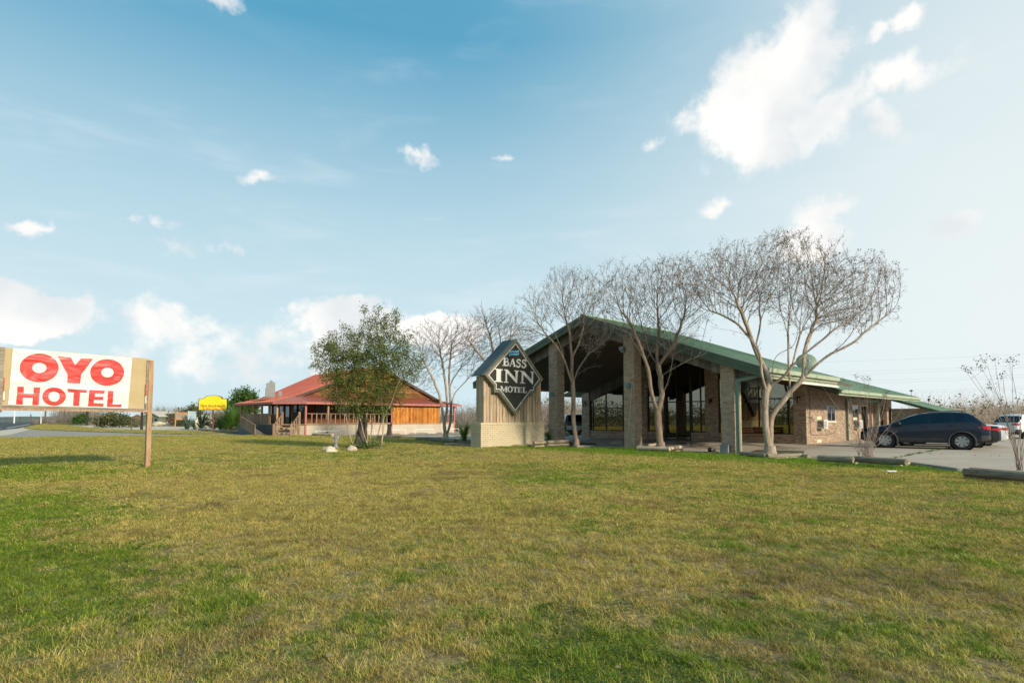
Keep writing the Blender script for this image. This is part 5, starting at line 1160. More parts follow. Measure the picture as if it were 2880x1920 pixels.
shed('low brick house half hidden behind the banner beam', 'house', 370, 402, 1187, 1166, 140, M['house_brown'], M['roof_pale'], R(5), 7)
shed('cream house with tan gable seen between yellow sign and bushes', 'house', 548, 584, 1198, 1170, 92, M['cream_paint'], M['roof_pale'], R(15), 7)
for px, py, s_, lab in [(446, 1196, 1.0, 'left pale limestone boulder in the gravel lot'), (480, 1196, .8, 'right pale limestone boulder in the gravel lot')]:
    b = G(px, py); o = MB().blob((0, 0, .25), (1.3 * s_, .7, .5), int(px), 3, .35, 1.4).build('boulder', M['rock'], None, smooth=30, label=lab, cat='boulder', group='boulders in the gravel lot'); o.location = b

# ================================================================== LOGS, ROCKS, STATUE
log_n = [0]
def logp(p0, p1, r, z, label, dark=False):
    a_, b_ = Vector((*p0[:2], z)), Vector((*p1[:2], z)); d = b_ - a_; L = d.length; n = 9
    pts = [(L * i / n, random.gauss(0, .006), random.gauss(0, .005)) for i in range(n + 1)]
    o = MB().tube(pts, [r * random.uniform(.93, 1.05) for _ in pts], 12).build('landscape_log', M['log_wood'], None, smooth=50, label=label, cat='log', group='landscape logs round the plant beds')
    o.location = a_; o.rotation_euler = (random.uniform(0, 6), 0, math.atan2(d.y, d.x)); return o
def logpx(x0, y0, x1, y1, r, zc, label): logp(G(x0, y0, zc), G(x1, y1, zc), r, zc, label)
logpx(1254, 1249, 1352, 1253, .10, .13, 'weathered log before the sago palm left of the motel sign')
logpx(1356, 1255.5, 1498, 1252, .07, .07, 'thin pale log along the front foot of the sign base'); logpx(1500, 1245, 1602, 1240, .085, .27, 'upper log right of the sign base beside the small palm')
logpx(1502, 1254, 1598, 1250, .085, .10, 'lower log right of the sign base beside the small palm')
logpx(1622, 1256, 1674, 1256, .075, .12, 'short log right of the thin bare tree trunk')
logpx(1792, 1259, 1884, 1262, .09, .20, 'long log around the forked bare tree, left piece'); logpx(1884, 1261, 1918, 1256, .08, .20, 'upper short log right of the forked bare tree'); logpx(1882, 1269, 1916, 1265, .08, .05, 'lower short log right of the forked bare tree'); logpx(1796, 1254, 1850, 1249, .07, .18, 'thin log behind the forked bare tree')
logpx(2084, 1275, 2155, 1281, .085, .14, 'log left of the big pale tree trunk'); logpx(2157, 1282, 2252, 1280, .085, .13, 'log right of the big pale tree trunk'); logpx(2252, 1279, 2276, 1285, .07, .12, 'short rotten log end right of the big tree'); logpx(2150, 1289, 2258, 1288, .05, .04, 'thin pale log lying lowest before the big tree')
logpx(2302, 1287, 2400, 1292, .095, .24, 'dark upper log left of the bare shrub'); logpx(2402, 1290, 2550, 1299, .095, .23, 'mossy upper log right of the bare shrub'); logpx(2308, 1297, 2410, 1303, .08, .07, 'dark lower log left of the bare shrub'); logpx(2412, 1302, 2536, 1309, .09, .07, 'pale lower log right of the bare shrub'); logpx(2540, 1306, 2556, 1303, .08, .09, 'short log end closing the shrub bed')
logpx(2712, 1326, 2990, 1347, .095, .22, 'thick grey upper log at the right edge of the lawn'); logpx(2720, 1342, 2990, 1363, .10, .07, 'thin pale lower log at the right edge of the lawn')
for x0, y0, x1, y1, lab in [(880, 1221, 936, 1223, 'dark log before the bare twiggy plant by the porch'), (1062, 1228, 1130, 1229, 'log before the small stump by the restaurant'), (1172, 1233, 1240, 1234, 'low grey log behind the lawn left of the bare tree'), (1216, 1237, 1282, 1239, 'dark log at the foot of the twin-trunk bare tree'), (560, 1207, 624, 1212, 'grey log before the yellow sign post'), (624, 1212, 704, 1214, 'pale long log right of the yellow sign post')]:
    logpx(x0, y0, x1, y1, .12, .16, lab)
# planted beds of soil inside the logs
for pts in ([(1254, 1249), (1352, 1253), (1360, 1240), (1270, 1238)], [(1500, 1250), (1602, 1246), (1590, 1236), (1505, 1238)], [(1794, 1264), (1884, 1267), (1918, 1262), (1850, 1254)], [(2086, 1280), (2156, 1287), (2254, 1286), (2262, 1272), (2130, 1268)], [(2304, 1294), (2402, 1300), (2550, 1306), (2548, 1298), (2322, 1288)], [(2712, 1336), (2990, 1362), (2995, 1342), (2728, 1320)], [(1590, 1256), (1674, 1259), (1676, 1248), (1600, 1246)]):
    P = [G(*q) for q in pts]; MB().prism([(p.x, p.y, -.02) for p in P], (0, 0, .085)).build('bed_soil', M['soil'], None, kind='structure')
for px, py, r, lab in [(928, 1271, (.27, .22, .20), 'pale limestone rock under the small statue'), (990, 1268, (.22, .19, .19), 'rounded white rock right of the statue beside the stump')]:
    b = G(px, py, .05); o = MB().blob((0, 0, .05), r, int(px), 3, .38, 1.6).build('rock', M['rock'], None, smooth=28, label=lab, cat='rock', group='rocks by the tree'); o.location = (b.x, b.y, .05)
b = G(944, 1268, .05); stt = thing('garden_statue', 'weathered grey garden statue of a winged figure on a short pedestal', 'statue', (b.x, b.y, .20), R(20)); stt.scale = (.62, .62, .56)
k = b.y / F_PX
MB().lathe([(.20, 0), (.20, .05), (.14, .08), (.115, .3), (.12, .34), (.15, .37), (.15, .40), (0, .40)], (0, 0, 0), 14).build('pedestal', M['galv'], stt, smooth=40)
mb = MB(); mb.lathe([(.09, .40), (.10, .45), (.075, .6), (.06, .72), (.085, .80), (.07, .86), (.03, .89), (.055, .93), (.06, .97), (.045, 1.02), (0, 1.04)], (0, 0, 0), 12)
mb.tube([(-.07, 0, .83), (-.13, -.08, .72), (-.05, -.13, .68)], [.03, .025, .02], 6); mb.tube([(.07, 0, .83), (.12, -.08, .74), (.05, -.13, .76)], [.03, .025, .02], 6); mb.build('figure', M['galv'], stt, smooth=60)
mb = MB()
for s_ in (-1, 1): mb.prism([(0, .05, .82), (s_ * .16, .1, .92), (s_ * .26, .12, .80), (s_ * .18, .1, .64), (s_ * .05, .06, .60)], (0, .03, 0))
mb.build('wing', M['galv'], stt)
b = G(2506, 1330, .05); MB().box(-.12, .12, -.05, .05, 0, .03).build('litter_scrap', M['white_paint'], None, loc=(b.x, b.y, .09), label='small white scrap lying on the lawn by the kerb', cat='litter')

# ================================================================== VEHICLES
def interp(tab, x):
    if x <= tab[0][0]: return tab[0][1]
    for (a_, fa), (b_, fb) in zip(tab, tab[1:]):
        if x <= b_: return fa + (fb - fa) * (x - a_) / (b_ - a_)
    return tab[-1][1]
def wheel(parent, x, y, r, sgn, spokes=5, wd=.22, rimr=.64):
    wl = link('wheel', None, parent, (x, y, r))
    MB().lathe([(r * .62, -.5 * wd), (r * .90, -.5 * wd), (r * .985, -.42 * wd), (r, -.2 * wd), (r, .2 * wd), (r * .985, .42 * wd), (r * .90, .5 * wd), (r * .62, .5 * wd), (r * .62, -.5 * wd)], (0, 0, 0), 32, ax='y').build('tyre', M['rubber'], wl, smooth=50)
    R0 = r * rimr; f = sgn * .5 * wd
    mb = MB(); mb.lathe([(R0, f * .3), (R0, f * 1.02), (R0 * .93, f * 1.03), (R0 * .88, f * .7), (R0 * .86, f * .3)], (0, 0, 0), 32, ax='y'); mb.lathe([(0, f * .95), (R0 * .22, f * .92), (R0 * .25, f * .6)], (0, 0, 0), 16, ax='y')
    for k in range(spokes):
        a_ = 2 * math.pi * k / spokes + .3; c, s_ = math.cos(a_), math.sin(a_); px, pz = -s_, c
        P = []
        for rr, hw in ((R0 * .15, R0 * .17), (R0 * .9, R0 * .25)): P += [(c * rr + px * hw, s_ * rr + pz * hw), (c * rr - px * hw, s_ * rr - pz * hw)]
        q = [P[0], P[1], P[3], P[2]]; mb.prism([(x_, f * .62, z_) for x_, z_ in q], (0, f * .26, 0))
    mb.build('rim', M['rim'], wl, smooth=30)
    MB().lathe([(0, f * .4), (R0 * .88, f * .4), (R0 * .88, f * .3)], (0, 0, 0), 24, ax='y').build('brake_disc', M['black'], wl)
def make_car(name, label, cat, loc, rz, sp, paintm, group='parked vehicles', scale=(1, 1, 1)):
    c = thing(name, label, cat, loc, rz, group); c.scale = scale
    Lc, Wd, rw_ = sp['L'], sp['W'] / 2, sp['r']; xa = sp['axles']
    top, belt, bot, wid = sp['top'], sp['belt'], sp['bot'], sp['wid']
    xs = sorted(set([round(v, 3) for v in np.linspace(0, Lc, 100)] + [round(p[0], 3) for p in top] + [round(p[0], 3) for p in wid]))
    secs = []
    for x in xs:
        zt_ = interp(top, x); zb_ = interp(bot, x); zs = min(interp(belt, x), zt_ - .015); w_ = interp(wid, x) * Wd; h = zt_ - zs
        tm = sp.get('tumble', .30); yt = w_ * .95 - h * tm; k = min(1, h / .35)
        zm = zs - .33 if zs - .33 > zb_ + .25 else (zs + zb_) / 2 + .06
        secs.append([(0, zb_), (w_ * .80, zb_), (w_ * .955, zb_ + .05), (w_ * .99, zb_ + .17), (w_, (zb_ + .17 + zm) / 2), (w_, zm), (w_ * .985, zm + (zs - zm) * .6), (w_ * .955, zs),
                     (w_ * .95 - h * tm * .5, zs + h * .48), (yt + .015, zt_ - .085 * k - .005), (yt - .03, zt_ - .03 * k), (yt - .10, zt_ - .008 * k), (yt * .5, zt_ + .004 * k), (0, zt_ + .006 * k)])
    NP = len(secs[0]); body = MB(); glassb = {}; lens = MB(); clad = MB()
    V = [[None] * NP for _ in xs]
    def inarch(x, z): return any((x - ax) ** 2 + (z - rw_) ** 2 < (rw_ * 1.19) ** 2 for ax in xa) or (z < rw_ * .6 and any(abs(x - ax) < rw_ * 1.17 for ax in xa))
    def snap(x, z):
        for ax in xa:
            dx, dz_ = x - ax, z - rw_; d = math.hypot(dx, dz_); Ra = rw_ * 1.19
            if z > rw_ * .5 and abs(d - Ra) < .045: return ax + dx / d * Ra, rw_ + dz_ / d * Ra
        return x, z
    # finer rows in the arch zone
    def rows(sec):
        out = []
        for a_, b_ in zip(sec, sec[1:]):
            n = 4 if (a_[1] < .95 and b_[1] > a_[1] + .08 and a_[1] < rw_ * 2.3) else 1
            for k in range(n): out.append((a_[0] + (b_[0] - a_[0]) * k / n, a_[1] + (b_[1] - a_[1]) * k / n))
        return out + [sec[-1]]
    tag_ = []
    ref = secs[len(secs) // 2]
    cnt = []
    for i, (a_, b_) in enumerate(zip(ref, ref[1:])): cnt.append(4 if i in (2, 3, 4, 5) else 1)
    R_ = []
    for sec in secs:
        out = []
        for i, (a_, b_) in enumerate(zip(sec, sec[1:])):
            for k in range(cnt[i]): out.append((a_[0] + (b_[0] - a_[0]) * k / cnt[i], a_[1] + (b_[1] - a_[1]) * k / cnt[i], i))
        out.append((*sec[-1], NP - 2)); R_.append(out)
    NR_ = len(R_[0])
    for sg in (1, -1):
        P3 = []
        for i, x in enumerate(xs):
            r_ = []
            for (y, z, k) in R_[i]:
                xx, zz_ = snap(x, z) if k >= 2 else (x, z); r_.append((xx, y * sg, zz_))
            P3.append(r_)
        for i in range(len(xs) - 1):
            xm = (xs[i] + xs[i + 1]) / 2
            for j in range(NR_ - 1):
                k = R_[i][j][2]; q = [P3[i][j], P3[i + 1][j], P3[i + 1][j + 1], P3[i][j + 1]]; zc = sum(p[2] for p in q) / 4
                if k < 6 and inarch(xm, zc): continue
                if k < 1 and any(abs(xm - ax) < rw_ * 1.2 for ax in xa): continue
                tgt = body
                if k in (7, 8):
                    for gi, (g0, g1) in enumerate(sp['side_glass']):
                        if g0 < xm < g1: tgt = glassb.setdefault(('window', sg, gi), MB())
                if k >= 9:
                    for nm, g0, g1 in sp['end_glass']:
                        if g0 < xm < g1 and (k >= 11 or True): tgt = glassb.setdefault((nm, 0, 0), MB())
                if k < 7:
                    for (x0, x1, z0, z1) in sp['tail']:
                        if x0 <= xm <= x1 and z0 < zc < z1 and k >= 2: tgt = lens
                if tgt is body and k <= 4 and zc < sp.get('clad', 0) and sp.get('clad'): tgt = clad
                if tgt is body and sp.get('bumper') and k <= 5 and zc < sp['bumper'] and (xm < .32 or xm > Lc - .35): tgt = clad if sp.get('clad') else body
                tgt.add(q, [(0, 1, 2, 3)])
    for xi in (0, -1):                      # end caps
        ring_ = [(xs[xi], y, z) for (y, z, k) in R_[xi]] + [(xs[xi], -y, z) for (y, z, k) in reversed(R_[xi][1:-1])]
        body.add(ring_, [tuple(range(len(ring_)))])
    def weld(mb, nm, mt, par, sm=35):
        o = mb.build(nm, mt, par, fix=False); bm = bmesh.new(); bm.from_mesh(o.data); bmesh.ops.remove_doubles(bm, verts=bm.verts, dist=.0015); bmesh.ops.recalc_face_normals(bm, faces=bm.faces); bm.to_mesh(o.data); bm.free()
        o.data.polygons.foreach_set('use_smooth', [True] * len(o.data.polygons)); o.data.set_sharp_from_angle(angle=R(sm)); return o
    weld(body, 'body', paintm, c)
    if clad.v: weld(clad, 'lower_cladding', M['cladding'], c)
    for (nm, sg, gi), mb in glassb.items(): weld(mb, {'windscreen': 'windscreen', 'rear_window': 'rear_window'}.get(nm, 'window'), M['car_glass'], c)
    if lens.v: weld(lens, 'tail_light', M['red_lens'], c)
    MB().box(.25, Lc - .35, -Wd * .8, Wd * .8, .30, .55).build('floor_pan', M['black'], c); MB().box(Lc * .3, Lc * .62, -Wd * .7, Wd * .7, .55, interp(belt, Lc * .5) - .05).build('seats', M['black'], c)
    for ax in xa:
        for sg in (1, -1):
            wheel(c, ax, sg * (Wd - .125), rw_, sg, sp.get('spokes', 5))
            mb = MB(); n = 20; pr = []
            for q in range(n + 1):
                a_ = math.pi * (-.10 + 1.20 * q / n); pr.append((ax + math.cos(a_) * rw_ * 1.21, sg * (Wd + .004), rw_ + math.sin(a_) * rw_ * 1.21))
            mb.tube(pr, .035 if sp.get('clad') else .018, 6); mb.build('wheel_arch', M['cladding'] if sp.get('clad') else paintm, c, smooth=60)
            MB().lathe([(rw_ * 1.2, 0), (rw_ * 1.2, -sg * .35), (0, -sg * .36)], (ax, sg * (Wd - .03), rw_), 24, ax='y').build('wheel_well', M['black'], c)
    for sg in (1, -1):
        lz = sp['lamp']; w0 = interp(wid, .12) * Wd; w3 = interp(wid, .36) * Wd
        mb = MB(); P_ = [(-.015 + .03, w0 * .62, lz), (.035, w0 * .90, lz), (.14, w0 * .985 + .012, lz), (.40, w3 + .004, lz + .015)]
        for q_ in range(3):
            (xa_, ya_, za_), (xb_, yb_, zb2) = P_[q_], P_[q_ + 1]; h1, h2 = (.07, .075, .07, .02)[q_], (.07, .075, .07, .02)[q_ + 1]
            mb.add([(xa_ - .02, ya_ * sg, za_ - h1), (xb_ - .01, yb_ * sg, zb2 - h2), (xb_ - .01, yb_ * sg, zb2 + h2), (xa_ - .02, ya_ * sg, za_ + h1), (xa_ + .08, ya_ * sg * .9, za_ - h1), (xb_ + .08, yb_ * sg * .9, zb2 - h2), (xb_ + .08, yb_ * sg * .9, zb2 + h2), (xa_ + .08, ya_ * sg * .9, za_ + h1)], [(0, 1, 2, 3), (0, 4, 5, 1), (3, 2, 6, 7), (0, 3, 7, 4), (1, 5, 6, 2)])
        mb.build('tail_light', M['red_lens'], c)
        if sp.get('rails'): MB().tube([(.75, sg * .56, interp(top, .75) + .0), (1.0, sg * .57, interp(top, 1.0) + .045), (2.2, sg * .57, interp(top, 2.2) + .05), (2.5, sg * .56, interp(top, 2.5) - .01)], .016, 6).build('roof_rail', M['black'], c)
    if sp.get('rails'): MB().tube([(.62, 0, interp(top, .62)), (.50, 0, interp(top, .62) + .20)], .008, 5).build('antenna', M['black'], c)
    for (sx_, z0, z1) in sp['seams']:      # door gaps
        for sg in (1, -1):
            i = min(range(len(xs)), key=lambda q: abs(xs[q] - sx_)); pts = [(xs[i], sg * (y + .002), z) for (y, z, k) in R_[i] if 2 <= k <= 8 and z0 < z < z1]
            if len(pts) > 2: MB().tube(pts, .006, 4, cap=False).build('door_seam', M['black'], c)
    for sg in (1, -1):
        for hx in sp['handles']: MB().box(hx - .10, hx + .10, sg * Wd * .985 - .012, sg * Wd * .985 + .03, interp(belt, hx) - .16, interp(belt, hx) - .12).build('door_handle', paintm, c)
        mx = sp['mirror']; MB().blob((mx, sg * (Wd + .10), interp(belt, mx) + .06), (.08, .12, .09), 3, 2, .05).bar((mx, sg * (Wd * .9), interp(belt, mx) - .0), (mx, sg * (Wd + .08), interp(belt, mx) + .02), .05, .05).build('mirror', M['black'], c, smooth=60)
        MB().blob((Lc - .28, sg * Wd * .72, interp(top, Lc - .2) - .16), (.20, .17, .07), 5, 2, .05).build('headlight', M['clear_lens'], c, smooth=60)
    z = interp(top, 0) * .5; MB().box(-.012, .004, -.26, .26, z, z + .14).build('number_plate', M['white_paint'], c)
    return c
SUV = dict(L=4.62, W=1.86, r=.375, axles=(.95, 3.66), tumble=.34, clad=.50, bumper=.66, rails=True,
  top=[(0, .92), (.04, 1.02), (.14, 1.13), (.36, 1.37), (.55, 1.58), (.70, 1.675), (1.0, 1.715), (1.5, 1.73), (2.0, 1.71), (2.4, 1.65), (2.75, 1.53), (3.1, 1.35), (3.50, 1.14), (3.66, 1.09), (4.1, 1.03), (4.4, .95), (4.55, .84), (4.62, .72)],
  belt=[(0, .90), (.14, 1.08), (.5, 1.28), (.8, 1.27), (2.2, 1.18), (3.3, 1.09), (3.6, 1.02), (4.62, .70)], bot=[(0, .46), (.2, .38), (.7, .30), (3.9, .27), (4.4, .29), (4.62, .38)],
  wid=[(0, .80), (.08, .90), (.3, .985), (.8, 1), (3.9, 1), (4.3, .97), (4.5, .90), (4.62, .80)],
  side_glass=[(.84, 1.20), (1.30, 2.00), (2.12, 3.16)], end_glass=[('rear_window', .16, .56), ('windscreen', 2.66, 3.52)], tail=[], lamp=1.0, seams=[(1.17, .4, 1.6), (2.07, .4, 1.6), (3.2, .4, 1.08)], handles=(1.32, 2.24), mirror=3.12, spokes=7)
SEDAN = dict(L=4.75, W=1.80, r=.33, axles=(1.0, 3.8), tumble=.40, bumper=0,
  top=[(0, .86), (.04, .98), (.12, 1.07), (.7, 1.11), (.85, 1.13), (1.3, 1.31), (1.7, 1.42), (2.2, 1.45), (2.7, 1.40), (3.2, 1.18), (3.6, .98), (4.2, .90), (4.6, .78), (4.75, .62)],
  belt=[(0, .84), (.7, 1.03), (2.2, .95), (3.6, .90), (4.75, .6)], bot=[(0, .38), (.2, .26), (.7, .20), (4.2, .19), (4.75, .28)], wid=[(0, .78), (.08, .90), (.3, .97), (.9, 1), (3.9, 1), (4.4, .92), (4.75, .62)],
  side_glass=[(1.15, 2.0), (2.08, 3.2)], end_glass=[('rear_window', .86, 1.62), ('windscreen', 2.66, 3.55)], tail=[], lamp=.90, seams=[(1.2, .3, 1.4), (2.04, .3, 1.4), (3.2, .3, .95)], handles=(1.4, 2.25), mirror=3.05, spokes=9)
BOXY = dict(L=4.7, W=1.85, r=.37, axles=(1.0, 3.75), tumble=.22, clad=0, bumper=0,
  top=[(0, 1.05), (.05, 1.20), (.18, 1.60), (.3, 1.74), (1.2, 1.77), (2.4, 1.76), (2.62, 1.70), (3.05, 1.22), (3.2, 1.14), (4.3, 1.06), (4.6, .98), (4.7, .8)],
  belt=[(0, 1.03), (.3, 1.14), (3.1, 1.10), (4.7, .78)], bot=[(0, .45), (.3, .34), (4.4, .34), (4.7, .45)], wid=[(0, .90), (.08, .97), (.4, 1), (4.3, 1), (4.6, .94), (4.7, .86)],
  side_glass=[(.35, 1.75), (1.95, 2.88)], end_glass=[('rear_window', .08, .26), ('windscreen', 2.66, 3.10)], tail=[], lamp=.85, seams=[(1.85, .35, 1.7), (3.0, .35, 1.1)], handles=(2.05,), mirror=2.9, spokes=6)
def head(az): return math.atan2(math.cos(R(az)), math.sin(R(az)))      # heading azimuth -> local x rotation
hd = head(-53.0); hx, hy = math.cos(hd), math.sin(hd); RWp = Vector((20.78, 26.7, 0)); sx_ = 1.10
def by_rear(p, ax): return (p.x - hx * ax, p.y - hy * ax, 0.0)
rt = Vector((hy, -hx, 0)); RWp = RWp + rt * .82
make_car('parked_suv', 'dark navy compact SUV with dusty grey lower trim parked nose to the motel', 'car', by_rear(RWp, .95 * sx_), hd, SUV, M['navy'], scale=(sx_, 1.02, 1.02))
make_car('parked_sedan', 'black sedan with bright red tail light half hidden behind the navy SUV', 'car', by_rear(RWp + rt * 2.75 + Vector((-hx, -hy, 0)) * .55, 1.0), hd, SEDAN, M['car_black'])
make_car('parked_sedan', 'white sedan behind the black sedan, only its tail in view', 'car', by_rear(RWp + rt * 5.5 + Vector((-hx, -hy, 0)) * 1.0, 1.0), hd, SEDAN, M['car_white'])
p = G(2838, 1233); make_car('parked_suv', 'white SUV far off at the right edge of the lot', 'car', (p.x - .3, p.y, 0), head(78), SUV, M['car_white'])
p = G(1583, 1222.5); pk = make_car('pickup_truck', 'two-tone dark green and silver truck seen between the brick columns', 'truck', (p.x, p.y, 0), head(86), BOXY, M['pick_dark'])
MB().box(.15, 4.5, -.935, -.93, .45, .80).build('silver_band', M['pick_silver'], pk)
for nm, lab, px, py, Y, mt, az in (('pickup_truck', 'dark blue pickup before the small brown house', 464, 1189, 112, 'car_blue', 95), ('parked_sedan', 'red car beside the dark blue pickup far left', 478, 1191.5, 104, 'car_red', 96)):
    p = D(px, py, Y); make_car(nm, lab, 'truck' if 'pickup' in nm else 'car', (p.x, p.y, p.z), head(az), BOXY if 'pickup' in nm else SEDAN, M[mt])
# ================================================================== TREES
def colonize(skel, attr, step, infl, kill, iters=110, jitter=.07, up=.10, seed=1, org=None, outb=.0):
    rng = np.random.default_rng(seed); pos, par = [], []
    for line in skel:
        pts = [np.array(p, float) for p in line]
        if not pos: pos.append(pts[0]); par.append(-1); last = 0
        else:
            d = np.linalg.norm(np.array(pos) - pts[0], axis=1); last = int(d.argmin())
        cur = pos[last]
        for p in pts[1:]:
            d = p - cur; n = max(1, int(np.linalg.norm(d) / step)); c0 = cur
            for k in range(1, n + 1):
                q = c0 + d * k / n + (rng.normal(0, .012, 3) if k < n else 0); pos.append(q); par.append(last); last = len(pos) - 1
            cur = pos[last]
    P = np.array(pos); A_ = np.array(attr); nd = np.full(len(A_), 1e9); ni = np.zeros(len(A_), int)
    def upd(start):
        for s_ in range(start, len(P), 400):
            B_ = P[s_:s_ + 400]; dd = np.linalg.norm(A_[:, None, :] - B_[None], axis=2); j = dd.argmin(1); m_ = dd[np.arange(len(A_)), j]
            q = m_ < nd; nd[q] = m_[q]; ni[q] = j[q] + s_
    upd(0); alive = nd > kill; kids = {}
    for it in range(iters):
        act = alive & (nd < infl)
        if act.sum() == 0: break
        idx = np.unique(ni[act]); newp = []; newpar = []
        for i in idx:
            v = A_[act & (ni == i)] - P[i]; v = v / np.linalg.norm(v, axis=1)[:, None]; d = v.sum(0); L = np.linalg.norm(d)
            if L < 1e-6: continue
            d = d / L + rng.normal(0, jitter, 3); d[2] += up
            if org is not None: ov = P[i] - org; d = d + ov / (np.linalg.norm(ov) + 1e-9) * outb
            pd = P[i] - P[par[i]] if par[i] >= 0 else d; pd = pd / (np.linalg.norm(pd) + 1e-9); d = d / np.linalg.norm(d) + .35 * pd; d /= np.linalg.norm(d)
            q = P[i] + d * step
            if any(np.linalg.norm(q - k_) < step * .3 for k_ in kids.get(i, [])): continue
            kids.setdefault(i, []).append(q); newp.append(q); newpar.append(int(i))
        if not newp: break
        s_ = len(P); P = np.vstack([P, newp]); par += newpar; upd(s_); alive &= nd > kill
    return P, par
def relax(P, par, n):
    par_ = np.array(par); ch = np.bincount(par_[par_ >= 0], minlength=len(P)); ok = (par_ >= 0) & (ch > 0)
    for _ in range(n):
        s_ = np.zeros_like(P); np.add.at(s_, par_[par_ >= 0], P[par_ >= 0]); m_ = s_ / np.maximum(ch, 1)[:, None]
        Q = P.copy(); Q[ok] = .4 * P[ok] + .3 * P[par_[ok]] + .3 * m_[ok]; P = Q
    return P
def add_twigs(P, par, n_per, L, rng, minr=None, up=.25):
    nk = np.bincount([p for p in par if p >= 0], minlength=len(P)); P = list(P); par = list(par)
    for i in range(len(nk)):
        k = n_per if nk[i] else n_per + 1
        if nk[i] > 1 and rng.random() < .5: continue
        if minr is not None and not minr[i]: continue
        for _ in range(rng.integers(0, k + 1)):
            d = P[i] - P[par[i]] if par[i] >= 0 else np.array([0, 0, 1.]); d = d / (np.linalg.norm(d) + 1e-9)
            d = d + rng.normal(0, .5, 3); d[2] += up; d /= np.linalg.norm(d); last = i; q = P[i]; l_ = L * rng.uniform(.5, 1.2)
            for s_ in range(2): d = d + rng.normal(0, .2, 3); d /= np.linalg.norm(d); q = q + d * l_ / 2; P.append(q); par.append(last); last = len(P) - 1
    return np.array(P), par
def tree_mesh(P, par, rtip, expn, rmax=None, cut=.020, taper_base=1.3):
    n = len(P); kids = [[] for _ in range(n)]
    for i, p in enumerate(par):
        if p >= 0: kids[p].append(i)
    rad = np.zeros(n)
    for i in range(n - 1, -1, -1): rad[i] = rtip if not kids[i] else (sum(rad[k] ** expn for k in kids[i])) ** (1 / expn)
    if rmax:
        q = np.clip((rad ** expn - rtip ** expn) / max(rad[0] ** expn - rtip ** expn, 1e-12), 0, 1); rad = rtip + (rmax - rtip) * q ** .60
    thick, thin = MB(), MB(); stack = [(0, None)]; tips = []
    while stack:
        i, prev = stack.pop(); ch = [i] if prev is None else [prev, i]
        while kids[ch[-1]]:
            ks = sorted(kids[ch[-1]], key=lambda k: -rad[k])
            for k in ks[1:]: stack.append((k, ch[-1]))
            ch.append(ks[0])
        tips.append(ch[-1])
        rr = [min(rad[j], rad[ch[1]] if len(ch) > 1 and prev is not None else 1e9) for j in ch]
        k = 0
        while k < len(ch) and rr[k] >= cut: k += 1
        if k >= 2 or (k and k == len(ch)): thick.tube([P[j] for j in ch[:k + 1]], [r * (taper_base if j == 0 else 1) for j, r in zip(ch[:k + 1], rr[:k + 1])], 9 if rr[0] > .07 else 6)
        s_ = max(0, k - 1)
        if k < len(ch): thin.tube([P[j] for j in ch[s_:]], rr[s_:], 3, cap=False)
    return thick, thin, tips, rad
def ellipsoid_pts(specs, n, Y, rng, depth=.8, reject=None, shell=.35):
    """specs: (px, py, rx, ry, weight[, dY])"""
    out = []; wts = np.array([s_[4] for s_ in specs], float); wts /= wts.sum()
    while len(out) < n:
        s_ = specs[rng.choice(len(specs), p=wts)]; d = rng.normal(0, 1, 3); d /= np.linalg.norm(d); r = (shell + (1 - shell) * rng.random()) ** .8 if rng.random() < .8 else rng.random() * 1.22
        dy = d[1] * r * s_[2] * depth * Y / F_PX + (s_[5] if len(s_) > 5 else 0)
        p = D(s_[0] + d[0] * r * s_[2], s_[1] - d[2] * r * s_[3], Y); p = Vector((p.x, p.y + dy, p.z))
        if reject and reject(p): continue
        out.append(p)
    return out
def in_roof(p):
    x, y = p.x - MO[0], p.y - MO[1]; c, s_ = math.cos(-MA), math.sin(-MA); u, v = x * c - y * s_, x * s_ + y * c
    return v > -1.0 and EL - .3 < u < EU + .2 and p.z < zr(u) + .2
def seeds(tips, P, rng, prob, n0, n1, spread, size):
    mb = MB()
    for i in tips:
        if rng.random() > prob: continue
        for _ in range(rng.integers(n0, n1 + 1)):
            c = P[i] + rng.normal(0, spread, 3); s_ = size * rng.uniform(.6, 1.3); v = [c + rng.normal(0, s_, 3) for _ in range(4)]
            mb.add(v, [(0, 1, 2), (0, 2, 3), (0, 3, 1), (1, 3, 2)])
    return mb
def sk(lines, Y, ox, oy, sc):
    """limb polylines traced on the photograph with depth offsets: (x, y, dY)"""
    out = []
    for ln in lines: out.append([Vector((*D(ox + a_ / sc, oy + b_ / sc, Y)[:2], D(ox + a_ / sc, oy + b_ / sc, Y).z)) + Vector((0, dy, 0)) for a_, b_, dy in ln])
    return out
